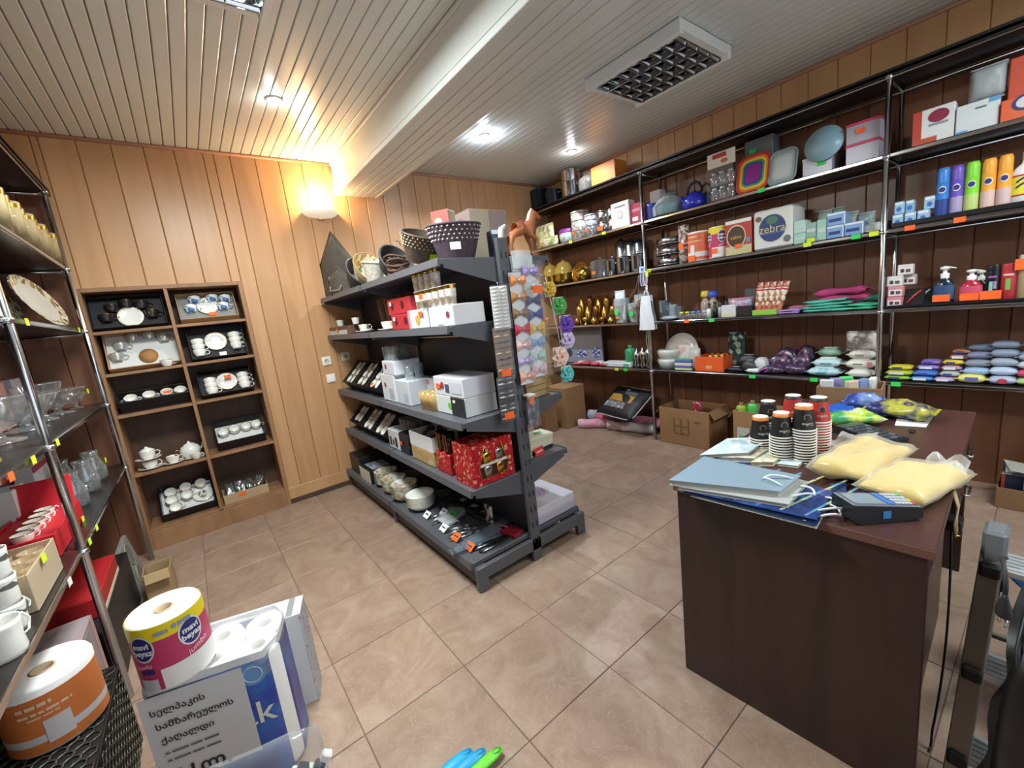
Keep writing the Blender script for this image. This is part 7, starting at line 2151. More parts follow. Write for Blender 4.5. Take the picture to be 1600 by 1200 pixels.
mb = MB(); mb.tube([(-.075, 0, .19), (-.11, -.01, .25), (-.08, -.01, .31), (-.02, 0, .38), (.02, 0, .5)], .002, 4); mb.tube([(0, 0, .27), (.02, 0, .5)], .002, 4); mb.build('string', M('#8a7a5a', .7), t)
t = T('green_ribbon', 'pale green ribbon hanging under the white bag', 'ribbon', H_(1014, 566), -PI/2)
mb = MB(); hh_ = (H_(1010, 517)-H_(1014, 566)).z
for s in (-1, 1):
    mb.tube([(s*.006, 0, hh_), (s*.014, -.004, hh_*.7), (s*.005+.008, .0, hh_*.3), (s*.012+.012, 0, 0)], .005, 5, flat=.4)
mb.build('ribbon_tail', M('#8fae84', .7), t)
# ================================================================== CASH DESK GOODS
rn = random.Random(33)
# paper cups: upside-down nested stacks, every cup its own thing
CUPW = M('#e2ded4', .55)
def cup_parts(red, dark=False):
    def mk():
        r0, r1, h = .0415, .029, .098
        def at_(z): return r0+(r1-r0)*z/h
        mb = MB(); mb.lathe([(at_(.006), .006), (at_(.084), .084)], 22, caps=False); body = mb.mesh([M('#b8322c', .5) if red else M('#1d1a1a', .5)])
        mb = MB(); mb.tube([(r0*math.cos(2*PI*k/22), r0*math.sin(2*PI*k/22), .003) for k in range(22)], .0032, 6, closed=True); rim = mb.mesh([CUPW])
        mb = MB(); mb.lathe([(at_(.084), .084), (r1, h), (r1*.93, h), (r1*.9, h-.008), (0, h-.008)], 22, caps=False); mb.mi = 1; band = mb.mesh([M('#dd8038', .5) if not (red or dark) else M('#2a2422', .5)])
        mb = MB(); mb.lathe([(r1*1.0, h+.0004), (r1*.9, h+.0006), (r1*.88, h-.004), (0, h-.004)], 22, caps=False); foot = mb.mesh([CUPW])
        mb = MB()
        for rr, m_ in ((.013, 0), (.0095, 1)):
            mb.mi = m_; arc_oval(mb, at_(.055)+.0008+.0006*m_, 0, .056, rr, rr)
        logo = mb.mesh([M('#8f8780', .5), M('#2a2220', .5)])
        txt = text_mesh('Coffee', .014, CUPW, ext=0)
        for v in txt.vertices:
            a = -v.co.x/.037; z = -v.co.y+.03; rr = at_(z)+.0009
            v.co = Vector((rr*math.sin(a), -rr*math.cos(a), z))
        return (('printed_wall', body), ('rolled_rim', rim), ('base_band', band), ('base', foot), ('printed_ring', logo), ('lettering', txt))
    return cached(('paper_cup', red, dark), mk)
def cup_stack(u, vtop, n, red, nm, face):
    q = at(u, vtop+6, Z=DZ+.011*(n-1)+.1)
    for i in range(n):
        lab = '%s paper cup in the %s upturned stack on the desk' % (('lowest' if i == 0 else 'topmost' if i == n-1 else ORD[min(i, 12)]), nm)
        t = T('paper_cup', lab, 'paper cup', (q.x, q.y, DZ+.001+.011*i), face, 'upturned paper cup stacks on the desk')
        for k, (pn, me) in enumerate(cup_parts(red, 'dark' in nm)):
            if k > 1 and i < n-2: continue
            O(pn, me, t)
vw = -math.atan2(2, 1)
for u, v, n, red, nm in ((1188, 644, 6, False, 'front left black'), (1221, 638, 10, False, 'front middle black'), (1256, 626, 13, False, 'front right black'),
                         (1200, 620, 8, False, 'rear left dark'), (1239, 611, 12, True, 'rear middle red'), (1279, 614, 14, True, 'rear right red')):
    cup_stack(u, v, n, red, nm, -.9)
def flat(px, z):
    return [at(u, v, Z=z) for u, v in px]
def gift_bag(px, z, th, mats, lab, handle=None, n=1, pat=None, cat='gift bag', fan=.0):
    q = flat(px, z)
    c = sum(q, Vector())/4
    t = T('gift_bag', lab, cat, (c.x, c.y, z-th))
    L = [p-c for p in q]
    for nm, z0, z1, m, k in (('back_panel', 0, .0012, mats[1], 1.0), ('gusset', .0013, th-.0014, mats[1], .965), ('front_panel', th-.0013, th, mats[0], 1.)):
        mb = MB(); mb.prism([(p.x*k, p.y*k) for p in L], z0, z1); mb.build(nm, m, t)
    if pat:
        d1, d2 = L[1]-L[0], L[3]-L[0]
        for i in range(pat[0]):
            a = (i+.5)/pat[0]
            p0, p1 = L[0]+d1*.04+d2*a, L[0]+d1*.96+d2*min(.98, a+.1)
            mb = MB(); nrm = Vector((-(p1-p0).y, (p1-p0).x, 0)).normalized()*.004
            mb.prism([((p0+nrm).x, (p0+nrm).y), ((p0-nrm).x, (p0-nrm).y), ((p1-nrm).x, (p1-nrm).y), ((p1+nrm).x, (p1+nrm).y)], th, th+.0006)
            for v in mb.bm.faces: v.normal_flip()
            mb.build('foil_stripe', pat[1], t)
    if handle:
        a, b, out = handle   # along the side between two corners, rope loops over the panel
        p0, p1 = L[a]*.75+L[b]*.25, L[a]*.25+L[b]*.75
        mid = (p0+p1)/2; d = (mid if out > 0 else -mid).normalized()*abs(out)
        mb = MB(); mb.tube([(p0*(1-k)+p1*k)*.95+d*math.sin(PI*k)+Vector((0, 0, th+.001+.011*abs(math.sin(2*PI*k)))) for k in [j/14 for j in range(15)]], .0035, 7)
        mb.build('rope_handle', M('#d9dde0', .6), t)
    return t
NAVY = PAT(['#16264a', '#1d3460', '#24407a', '#3a5a8a'], 18, 'noise', .25); HOLO = PAT(['#7f8fd0', '#b9d6a0', '#d0d48a', '#6ab4d6', '#8a7ad0'], 30, 'voronoi', .2, .4)
SLATE = M('#7f93a2', .4); GREYP = M('#a9aaa6', .5)
gift_bag([(1078, 772), (1170, 728), (1300, 778), (1276, 822)], DZ+.011, .009, (M('#1a2a48', .3), M('#b4b4ae', .6)), 'lowest navy gift bag at the desk corner', (2, 3, .05), pat=(5, HOLO))
gift_bag([(1066, 766), (1160, 722), (1302, 768), (1276, 812)], DZ+.021, .009, (NAVY, M('#1c2c50', .4)), 'navy gift bag with holographic stripes under the slate one', (2, 3, .06), pat=(6, HOLO))
gift_bag([(1058, 760), (1140, 722), (1262, 752), (1232, 788)], DZ+.034, .012, (GREYP, GREYP), 'grey-backed gift bag between navy and slate bags', (2, 3, .05))
gift_bag([(1045, 750), (1100, 713), (1252, 743), (1219, 768)], DZ+.055, .02, (SLATE, GREYP), 'large slate blue gift bag lying on top at desk corner', (2, 3, -.07), pat=None)
PALE = PAT(['#c6d6dc', '#d6e2e6', '#b4c8d0', '#e0e8ea'], 20, 'noise', .45); CREAM = PAT(['#d6ceb4', '#c9bf9a', '#e0dac6', '#a89a6a'], 22, 'noise', .5)
gift_bag([(1213, 724), (1250, 702), (1279, 702), (1246, 728)], DZ+.012, .01, (PALE, CREAM), 'small pale patterned paper bag nearest the yellow bag', None)
gift_bag([(1172, 722), (1222, 694), (1252, 693), (1208, 722)], DZ+.02, .018, (CREAM, CREAM), 'small cream patterned paper bag in the middle of desk row', (1, 2, .02))
gift_bag([(1120, 714), (1168, 690), (1222, 688), (1178, 716)], DZ+.022, .02, (CREAM, PALE), 'cream paper bag under the pale blue one on desk', None)
gift_bag([(1093, 711), (1136, 685), (1209, 682), (1169, 707)], DZ+.036, .013, (PALE, GREYP), 'pale blue marbled paper bag on top at left of desk', (2, 3, .03))
gift_bag([(1296, 756), (1322, 754), (1322, 782), (1308, 786)], DZ+.012, .006, (NAVY, NAVY), 'little folded navy gift bag beside the card terminal', None)
# clear bag of yellow household gloves
YEL = M('#e0c05a', .6, noise=(8, .08))
t = T('yellow_glove_bag', 'clear plastic bag of yellow rubber goods lying on the desk', 'bag', at(1375, 735, Z=DZ+.002))
c0 = t.location
def lump(px, w, d, h, rz, seed):
    q = Vector((px[0], px[1], 0))-c0
    def one(name, mat, k, wob, nx, ny):
        mb = MB(); mb.at(q.x, q.y, 0.012*(k == 1), rz=rz); mb.pillow(w*k, d*k, h*k, nx, ny, .38, wob, seed); return mb.build(name, mat, t)
    one('yellow_contents', YEL, .93, .3, 22, 18)
    one('clear_film', CLEAR('#efe9d6', .16, .15, .4), 1.03, .28, 24, 18)
lump((1.86, .41), .4, .19, .085, -.12, 3)
lump((1.755, .255), .33, .18, .07, -.22, 4)
mb = MB()
q = Vector((1.9, .2, 0))-c0
mb.grid(lambda u, v: (q.x+(u-.5)*.13, q.y+(v-.5)*.1, .05+.035*math.sin(7*u)*math.sin(6*v)), 10, 8); mb.build('loose_film', CLEAR('#efeee6', .25, .15, .5), t)
q = Vector((2.0, .47, 0))-c0
mb = MB(); mb.grid(lambda u, v: (q.x+(u-.5)*.2, q.y+(v-.5)*.12, .055+.025*math.sin(9*u)*math.cos(5*v)), 12, 8); mb.build('gathered_film', CLEAR('#efeee6', .22, .15, .5), t)
# card terminal
pts = flat([(1312, 768), (1372, 764), (1444, 781), (1352, 790)], DZ+.062)
c = sum(pts, Vector())/4
ax = (pts[3]-pts[0]); rz = math.atan2(ax.y, ax.x)
t = T('card_terminal', 'dark grey card payment terminal with keypad on desk', 'card terminal', (c.x, c.y, DZ+.001), math.atan2((pts[1]-pts[0]).y+(pts[2]-pts[3]).y, (pts[1]-pts[0]).x+(pts[2]-pts[3]).x))
mb = MB()
L_, W_ = .19, .09
TL = math.atan(.022/L_)
mb.prism([(-L_/2, .012), (-L_/2, .06), (L_/2, .038), (L_/2, .006), (L_*.2, 0), (-L_*.4, 0)], -W_/2, W_/2)
for v in mb.bm.verts: v.co = Vector((v.co.x, -v.co.z, v.co.y))
mb.build('body', M('#1c1d20', .35), t)
def onT(name, mat, x0, x1, y0, y1, z0, z1, b=.001):
    mb = MB(); mb.at(0, 0, .049, ry=TL).box(x0, x1, y0, y1, z0, z1, b); mb.build(name, mat, t)
onT('top_cover', M('#5d6268', .35), -L_*.49, L_*.49, -W_*.48, W_*.48, -.002, .004, .003)
onT('screen', M('#84929a', .15), -L_*.42, L_*.02, -.033, .033, .004, .0055)
onT('blue_strip', M('#3a72c8', .4), L_*.05, L_*.13, -.036, .036, .004, .007)
for i in range(5):
    for j in range(4):
        cc = '#4fae62' if (i, j) == (4, 3) else '#c8424a' if (i, j) == (4, 0) else '#d6b93a' if (i, j) == (4, 1) else '#b4bcc4'
        onT('key', M(cc, .4), L_*.17+.0115*i, L_*.17+.0115*i+.0085, -.034+.018*j, -.034+.018*j+.0135, .004, .0075)
mb = MB(); mb.at(-L_*.02, -W_/2-.0006, .026).box(-.011, .011, -.001, 0, -.011, .011); s_ = mb.build('blue_sticker', M('#3a86c0', .4), t)
# big-key calculator / keyboard
pts = flat([(1304, 668), (1364, 669), (1399, 681), (1370, 687)], DZ+.02)
c = sum(pts, Vector())/4
dv = (pts[3]-pts[0])
t = T('calculator', 'black desk calculator with rows of dark keys', 'calculator', (c.x, c.y, DZ+.001), math.atan2(dv.y, dv.x))
mb = MB(); mb.prism([(-.11, 0), (.11, 0), (.11, .016), (-.11, .032)], -.065, .065)
for v in mb.bm.verts: v.co = Vector((v.co.x, -v.co.z, v.co.y))
mb.build('body', M('#1a1b1e', .4), t)
mb = MB(); mb.at(-.085, 0, .031, ry=.073).box(-.018, .018, -.055, .055, 0, .002, .001); mb.build('display', M('#4a564e', .2), t)
for i in range(6):
    for j in range(5):
        mb = MB(); mb.at(-.05+.027*i, -.046+.023*j, .0272-.00197*i, ry=.073).box(-.0105, .0105, -.009, .009, 0, .005, .002); mb.build('key', M('#3a3d42' if (i+j) % 4 else '#5a5f66', .4), t)
# crisp bags
def crisp(u, v, w, d, h, rz, pat, lab, seed, z=0):
    q = at(u, v, Z=DZ+.02)
    packet(F((q.x, q.y, DZ+.002+z), rz, w, h), d, pat, lab, 'snack packet', 'crisp_packet', seed=seed, wob=.35)
crisp(1310, 655, .16, .12, .07, -1.2, M('#2a56b4', .25, bump=(14, .5)), 'bright blue crisp packet beside the paper cups', 1)
crisp(1340, 662, .22, .13, .06, -.9, PAT(['#2f7a4a', '#3f9a5a', '#b9cf3a', '#d6dcb4', '#1f6a44'], 12, 'noise', .3, bump=.3), 'green and yellow crisp packet above the calculator', 2)
crisp(1358, 640, .17, .13, .09, -1.1, PAT(['#2a3a86', '#3a56a8', '#8aa4d0', '#c9d0d6'], 12, 'noise', .25, bump=.3), 'blue and silver crisp packet behind the green one', 3)
crisp(1398, 652, .24, .15, .075, -1.6, PAT(['#1c2054', '#262c6a', '#b9b43a', '#20245a', '#d9a06a'], 10, 'noise', .3, bump=.3), 'dark navy crisp packet with yellow picture beside white papers', 4)
# papers and cartons at the far end of the desk
for i, (px, z, lab) in enumerate((([(1404, 646), (1459, 649), (1447, 667), (1398, 664)], DZ+.004, 'white paper sheet lying flat on the far end of desk'), ([(1396, 636), (1450, 641), (1448, 650), (1392, 646)], DZ+.008, 'small white leaflet beside the flat white box on desk'))):
    q = flat(px, z); c = sum(q, Vector())/4
    mb = MB(); mb.prism([(p.x-c.x, p.y-c.y) for p in q][::1], 0, .002)
    t = T('paper_sheet', lab, 'paper', (c.x, c.y, z-.003)); o = mb.build('sheet', M('#dfe2de', .6), t)
    mb = MB(); mb.box(-.03, .03, -.01, .01, .0021, .0024); mb.build('printed_line', M('#b4b8b8', .6), t)
q = flat([(1390, 632), (1445, 636), (1444, 646), (1388, 641)], DZ+.02); c = sum(q, Vector())/4
carton(F((c.x-.03, c.y, DZ+.001), -1.55, .17, .03), .07, M('#d9dcd8', .5), 'flat white box at the far end of the desk')
q = at(1312, 648, Z=DZ)
f = F((q.x+.12, q.y+.0, DZ+.001), -1.45, .27, .115)
t = opencarton(f, .2, CARD2, 'brown carton with small goods on the far end of desk', flaps=False)
for i in range(6):
    g = F(f.p(-.1+.04*i, .06+.05*(i % 3), .05), f.rz+.3*i, .06, .09)
    carton(g, .03, M(('#c9d0d6', '#8f86b8', '#3fd06a', '#d0b4a0', '#7a8fc0', '#e0e0da')[i], .45), ORD[i]+' little coloured box standing in the desk carton')
mb = MB(); mb.lathe([(0, 0), (.016, 0), (.018, .004), (.012, .008), (0, .008)], 12, caps=False, sy=.6); q = at(1425, 675, Z=DZ)
tag(mb.build('black_puck', BLACKB, None, (q.x, q.y, DZ+.0005)), 'small black disc lying alone on the desk top', 'disc')
# bits hanging on the serving side of the desk
q = at(1478, 782, Z=DZ-.03)
t = T('key_tassel', 'straw coloured cord with keys hanging from the desk edge', 'keys', (q.x, dl[1].y+.005, DZ-.15), 0)
for i in range(4):
    mb = MB(); mb.tube([(.01*i, 0, .15), (.008*i+.004, -.012, .1), (.018*i-.01, -.008, .05), (.014*i, -.012, .0)], .003, 5); mb.build('cord_strand', M('#b4a27a', .8), t)
mb = MB(); mb.at(.03, -.012, .02, ry=.4).box(-.006, .006, -.001, .001, -.02, .02, .0005); mb.at(.03, -.012, -.004).lathe([(.0, -.002), (.009, -.002), (.009, .002), (0, .002)], 10, caps=False); mb.build('key', GOLD, t)
t = T('power_cable', 'black power cable running down behind the desk corner', 'cable', (1.46, .13, 0), 0)
mb = MB(); mb.tube([(.42-.33*k+.22*max(0, k-.75), .045-.02*math.sin(PI*k)-.05*max(0, k-.75), max(.006, .66*(1-k/.85)**1.1 if k < .85 else .006)) for k in [j/24 for j in range(25)]], .0035, 6); mb.build('cord', BLACKB, t)
mb = MB(); mb.box(.39, .45, .02, .06, .66, .7, .004); mb.build('adapter', BLACKB, t)

# ================================================================== FLOOR BY THE RIGHT SHELVING
def RF(u0, u1, v, X):
    return _place(1, 0, X, .001, -PI/2, u0, u1, v)
f = RF(1031, 1108, 640, 3.70)
t = opencarton(f, .36, CARD, 'open brown cardboard carton with red paper cup inside', dec=(('p', .3, .62, .3, .34, M('#7d5c40', .8)), ('p', .3, .33, .3, .75, M('#7d5c40', .8)), ('p', .59, .62, .3, .75, M('#7d5c40', .8)), ('p', .3, .62, .52, .55, M('#7d5c40', .8)), ('p', .44, .47, .3, .75, M('#7d5c40', .8)), ('p', .72, .84, .68, .72, M('#7d5c40', .8))))
g = F(f.p(.06, .13, .04), f.rz, .085, f.h+.0)
lath(g, ((0, 0), (.72, 0), (1, .97), (1.04, 1), (.96, 1), (.7, .03), (0, .03)), PAT(['#b03a44', '#c05058', '#dcb4b0'], 30, 'voronoi', .5), 'red printed paper cup standing in the open carton', 'cup', 'paper_cup')
mb = MB(); mb.lathe([(0, 0), (.035, 0), (.04, .1), (.02, .16), (.0, .17)], 14, caps=False); tag(mb.build('pale_bottle', M('#c4aaa0', .5), None, f.p(-.12, .2, .14)), 'pale bottle top showing inside the open carton', 'bottle')
mb = MB(); mb.box(-.18, .18, .06, .32, .0, .14, .01); tag(mb.build('packed_goods', M('#4a3a30', .8, noise=(12, .3)), None, f.p(0, 0, .007), (0, 0, f.rz)), 'dark wrapped goods filling the open carton', 'packet')
f = RF(1146, 1212, 645, 3.55)
t = opencarton(f, .3, CARD, 'second brown carton behind the paper cups', dec=(('p', .1, .4, .3, .7, M('#b9bfb9', .5)), ('p', .14, .3, .4, .55, M('#5fae6a', .5))))
for i, (x, z, c) in enumerate(((-.14, .0, '#8fae3a'), (-.06, .02, '#4fbe5a'), (.02, .0, '#c98a5a'))):
    bottle(F(f.p(x, .06+.03*i, f.h-.1), f.rz, .08, .15+z), ('yellow-green', 'bright green', 'tan')[i]+' jar in the second brown carton', 'jar', M(c, .35), M(('#8a5a3a', '#7a6a4a', '#9a6a5a')[i], .5), None, 'jar')
f = RF(855, 885, 606, 3.5)
carton(f, .34, CARD, 'large closed brown carton beyond the gondola', dec=(('p', .08, .12, .2, .8, M('#7d5c40', .8)),))
f = RF(832, 852, 632, 3.2)
carton(f, .2, CARD2, 'smaller brown carton left of the large one', dec=(('p', .3, .7, .15, .3, M('#6d4f36', .8)),))
ROLLC = [PAT(['#ded9da', '#d98aa2', '#e2dddd'], 5, 'noise', .9), M('#c4c8cc', .9, noise=(14, .12)), PAT(['#c8527e', '#dc86a2', '#d6c2c8'], 7, 'noise', .9), PAT(['#8a5a70', '#e0d6d0', '#c9d0d4'], 6, 'noise', .9)]
def rolled(p, L, r, rz, mat, lab):
    t = T('rolled_rug', lab, 'textile', p, rz)
    mb = MB(); mb.tube([(-L/2+L*k/8, .008*math.sin(k*1.7), r+.002*math.sin(k*2)) for k in range(9)], r, 14, caps=False); mb.build('roll', mat, t)
    for s in (-1, 1):
        mb = MB(); mb.tube([(s*L/2, (r*.95-.0045*k)*math.cos(.6*k), r+(r*.95-.0045*k)*math.sin(.6*k)) for k in range(16)], .006, 5); mb.build('spiral_end', mat, t)
q = at(927, 662, Z=.05); rolled((q.x, q.y, 0), .36, .055, -1.0, ROLLC[0], 'pink and white rolled bath mat, leftmost on the floor')
q = at(985, 668, Z=.05); rolled((q.x, q.y, 0), .56, .055, -1.35, ROLLC[3], 'long plum and white rolled mat under the cushion')
q = at(945, 650, Z=.13); rolled((q.x+.05, q.y, .05), .3, .055, -1.2, ROLLC[2], 'magenta rolled mat behind the white one')
q = at(925, 646, Z=.12); rolled((q.x+.1, q.y+.0, 0), .25, .07, -1.3, ROLLC[1], 'grey rolled mat at the back left of the cushion')
q = at(1000, 655, Z=.14); rolled((q.x+.06, q.y, .04), .42, .06, -1.45, ROLLC[2], 'second magenta roll under the cushion by the post')
q = at(972, 642, Z=.27)
t = T('cushion', 'black square cushion with gold and white print on rolled mats', 'cushion', (q.x, q.y, .15), -1.15, rx=.0)
t.rotation_euler = (-.0, -.28, -.9)
t.rotation_euler = Matrix.Rotation(-1.2, 4, 'Z').to_euler()
tt = Matrix.Translation((3.86, 3.0, .275)) @ Matrix.Rotation(-1.77, 4, 'Z') @ Matrix.Rotation(.6, 4, 'X')
t.matrix_world = tt
CUSH = M('#1a1b1e', .55, noise=(12, .1))
mb = MB(); mb.pillow(.6, .45, .15, 18, 16, .5, .04, 5); mb.build('cover', CUSH, t)
def onp(u, v, w, d):
    uu, vv = .5+u, .5+v
    e = (1-abs(2*uu-1)**2.6)**.5*(1-abs(2*vv-1)**2.6)**.5
    return (u*.6, v*.45, .075+.075*e+.002)
for nm, u0, u1, v0, v1, m in (('gold_print', -.3, .3, -.1, .12, M('#b48a3a', .5)), ('white_print', -.32, .22, -.3, -.12, PAT(['#c9cdd0', '#8a9096', '#4a4e54', '#b9bdc0'], 14, 'noise', .5)), ('pale_print', .0, .3, .14, .26, M('#5a5f64', .5)), ('white_star', -.03, .05, .28, .33, M('#c9cdd0', .5))):
    mb = MB(); mb.grid(lambda a, b: onp(u0+(u1-u0)*a, v0+(v1-v0)*b, 0, 0), 8, 5); mb.build(nm, m, t)
mb = MB(); ring = []
for k in range(40):
    a = 2*PI*k/40; c_, s_ = math.cos(a), math.sin(a)
    ring.append((.302*math.copysign(abs(c_)**.3, c_), .227*math.copysign(abs(s_)**.3, s_), .075))
mb.tube(ring, .006, 6, closed=True); mb.build('white_piping', M('#b4b6b8', .6), t)
# lower right corner under the shelving, beyond the desk
f = _place(1, 0, 3.72, .001, -PI/2, 1556, 1660, 752)
t = opencarton(F(f.loc, f.rz, f.w, .13), .3, CARD2, 'low kraft box of papers on the floor at the right edge', flaps=False)
carton(F(f.p(-.06, .05, .02), f.rz, .1, .2), .2, M('#2c3a5a', .5), 'dark blue box standing in the low kraft box', dec=(('p', 0, .15, 0, 1, M('#c2563a', .5)),))
carton(F(f.p(.05, .0, .135), f.rz, .14, .07), .2, M('#a9a49a', .5), 'grey white tray on the low kraft box', dec=(('p', .1, .9, .2, .8, M('#bcb8ae', .5)),))
t = T('newspaper_pile', 'loose newspapers on top of the grey white tray', 'paper', f.p(.05, .1, .207), f.rz)
for i in range(3):
    mb = MB(); mb.grid(lambda u, v: ((u-.5)*.3, (v-.5)*.2, .006+.012*i+.01*math.sin(4*u+i)), 6, 4); mb.build('newspaper', PAT(['#9a9a94', '#b4b4ac', '#7f7f7a'], 60, 'noise', .8), t, (0, 0, 0), (0, .04*i, .15*i-.1))

# ================================================================== STEP LADDER, CHAIR AND JACKET AT THE RIGHT EDGE
ALU = M('#cfd2d4', .35, .55); ALUP = M('#a09a90', .4, .25); RUB = M('#1b1b1d', .6)
base, top = Vector((1.462, .1, 0)), Vector((1.68, .07, .76))
t = T('step_ladder', 'small aluminium step ladder with black plastic joints right of the desk', 'step ladder', base)
rail = top-base
def railpt(k): return rail*k
WY = -.36
def orient_box(p, q, w, d, name, mat, b=.003):
    m = MB(); dz = (q-p); L = dz.length
    m.T = Matrix.Translation(p) @ dz.to_track_quat('Z', 'Y').to_matrix().to_4x4()
    m.box(-w/2, w/2, -d/2, d/2, 0, L, b)
    return m.build(name, mat, t)
for dy in (0, WY):
    o_ = Vector((0, dy, 0))
    orient_box(o_, rail+o_, .045, .022, 'front_rail', ALUP)
    orient_box(Vector((.62, 0, 0))+o_, rail+Vector((.05, 0, -.02))+o_, .022, .03, 'rear_rail', ALUP)
    m = MB(); m.box(rail.x-.03, rail.x+.055, rail.y+dy-.024, rail.y+dy+.024, rail.z-.12, rail.z+.025, .008); m.build('top_joint', M('#7c8085', .35, .3), t)
    m = MB(); m.box(rail.x-.032, rail.x+.05, rail.y+dy-.026, rail.y+dy+.026, rail.z-.15, rail.z-.118, .005); m.build('joint_collar', RUB, t)
    m = MB(); m.box(-.03, .03, dy-.018, dy+.018, -.0, .04, .006); m.build('rubber_foot', RUB, t)
    m = MB(); m.box(.59, .65, dy-.018, dy+.018, 0, .04, .006); m.build('rubber_foot', RUB, t)
for k in (.2, .52, .9):
    p = railpt(k)
    m = MB(); m.box(p.x-.01, p.x+.1, p.y+WY+.012, p.y-.012, p.z-.022, p.z, .004)
    st = m.build('step', ALU, t)
    for i in range(5):
        m = MB(); m.box(p.x-.004+.02*i, p.x+.006+.02*i, p.y+WY+.02, p.y-.02, p.z, p.z+.003, .001); m.build('tread_rib', ALU, st)
    for dy in (0, WY):
        m = MB(); m.box(p.x-.03, p.x+.04, p.y+dy-.02, p.y+dy+.02, p.z-.03, p.z+.008, .005); m.build('step_bracket', RUB, t)
m = MB(); m.tube([(.45, 0, .3), (.45, WY, .3)], .011, 8); m.build('rear_crossbar', ALUP, t)
# plug and its cable hanging on the ladder
q = at(1548, 930, Y=.05)
t = T('power_plug', 'black two-pin plug hanging on its cable from the ladder', 'plug', (q.x-.03, .03, q.z-.02), .6)
m = MB(); m.lathe([(0, -.0), (.014, 0), (.016, .008), (.014, .022), (.007, .04), (.005, .05), (0, .05)], 14, caps=False, sy=.7); m.build('plug_body', RUB, t)
for s in (-.0085, .0085):
    m = MB(); m.tube([(s, 0, 0), (s, 0, -.02)], .0024, 7); m.build('pin', CHROME, t)
m = MB(); m.tube([(0, 0, .045), (.0, .0, .065), (.012, -.005, .085), (.035, -.015, .095), (.065, -.03, .09), (.1, -.06, .07)], .004, 7); m.build('cable', RUB, t)
# blue chair behind the ladder
t = T('blue_chair', 'blue plastic chair partly seen behind the step ladder', 'chair', (2.12, -.16, 0), .5)
BLUEC = M('#2f5f92', .5, noise=(10, .05))
m = MB()
def back(u, v, o=0):
    a = (u-.5)*1.5
    return (-.2+o+.05*(1-math.cos(a)), .21*math.sin(a)/.68*.95, .5+.34*v*(1-.25*abs(2*u-1)**3))
m.grid(lambda u, v: back(u, v), 12, 8); m.grid(lambda u, v: back(1-u, v, .012), 12, 8); m.build('backrest', BLUEC, t)
m = MB(); m.box(-.21, .2, -.2, .2, .42, .45, .012); m.build('seat', BLUEC, t)
for y in (-.12, .12):
    m = MB(); m.box(-.2, -.17, y-.015, y+.015, .44, .55, .003); m.build('back_strut', BLUEC, t)
for x in (-.17, .17):
    for y in (-.17, .17):
        m = MB(); m.tube([(x, y, .42), (x*1.12, y*1.12, 0)], .012, 8); m.build('leg', RUB, t)
# black jacket
q = at(1590, 1050, X=1.42)
t = T('black_jacket', 'black quilted jacket hanging down over the ladder steps', 'jacket', (1.43, .0, .06), 0)
def jk(o, k=1):
    def fn(u, v):
        return (.02*math.sin(13*v+2*u)*k-.012*math.sin(9*u)+o+.16*max(0, v-.8)/.2*(v > .8), -.35+(.36+.05*(1-v))*u+.008*math.sin(17*v), .02+.66*v)
    return fn
m = MB(); g1 = jk(0); g2 = jk(.035, .6)
m.grid(lambda u, v: g1(1-u, v), 14, 22); m.grid(g2, 14, 22); m.build('body', M('#0f0f12', .4, bump=(9, .4)), t)
m = MB(); m.tube([(.02, -.03, .6), (-.03, -.02, .45), (-.035, -.01, .28), (-.03, -.0, .08)], [.03, .045, .042, .035], 10, flat=.7); m.build('sleeve', M('#0f0f12', .4, bump=(9, .4)), t)
m = MB(); m.tube([g1(.95, k/10) for k in range(11)], .006, 6); m.build('zip_edge', M('#2a2a2e', .4), t)

# ================================================================== FOREGROUND AT BOTTOM LEFT
PZ = .485
p0, p1 = at(205, 1092, Z=PZ), at(424, 1036, Z=PZ)
hd_ = -.3
wp0 = (p1-p0).length
c = p0+Vector((math.cos(hd_), math.sin(hd_), 0))*wp0/2
wp = (p1-p0).length
f = F((c.x, c.y, .001), hd_, wp, PZ)
t = TF('kitchen_roll_pack', 'white and blue pack of kitchen rolls with taped Georgian price sheet', 'roll pack', f)
w, h, d = f.w, f.h, .2
WRAP = M('#dfe2e6', .35, bump=(10, .15))
PBLUE = PAT(['#20297a', '#26389a', '#3566b8', '#1c2264'], 5, 'noise', .3)
cols, rows = 3, 2
rr = w/6
for i in range(cols):
    for j in range(rows):
        x_, y_ = -w/2+rr+2*rr*i, rr+j*2*rr*.86
        mb = MB(); mb.lathe([(0, .004), (rr*.97, .004), (rr*.985, .02), (rr*.985, h-.02), (rr*.9, h-.002), (rr*.42, h-.005), (rr*.38, h-.008), (rr*.37, h-.06), (0, h-.06)], 22, caps=False); rl = mb.build('paper_roll', M('#f3f2ee', .8), t, (x_, y_, 0))
        mb = MB(); mb.lathe([(rr*.39, h-.006), (rr*.33, h-.004), (rr*.33, h-.05)], 16, caps=False); mb.build('core', M('#a9a6a2', .8), rl)
mb = MB()
def wrapf(u, v):
    # film round the whole pack, scalloped where it follows the rolls
    per = [(-w/2, rr), (-w/2, rr+2*rr*.86), (-w/2+rr*.6, 3.72*rr), (w/2-rr*.6, 3.72*rr), (w/2, rr+2*rr*.86), (w/2, rr), (w/2-rr*.6, 0), (-w/2+rr*.6, 0)]
    n = len(per); s = u*n; i = int(s) % n; k = s-int(s)
    a, b = Vector(per[i]), Vector(per[(i+1) % n])
    p = a*(1-k)+b*k
    return (p.x*1.004, p.y-.003, .002+(h-.014)*v)
mb.grid(lambda u, v: wrapf(1-u, v), 48, 4, True); mb.build('printed_wrap', PBLUE, t)
mb = MB(); mb.grid(lambda u, v: wrapf(1-u, .86+.2*v), 48, 2, True); mb.build('white_top_band', WRAP, t)
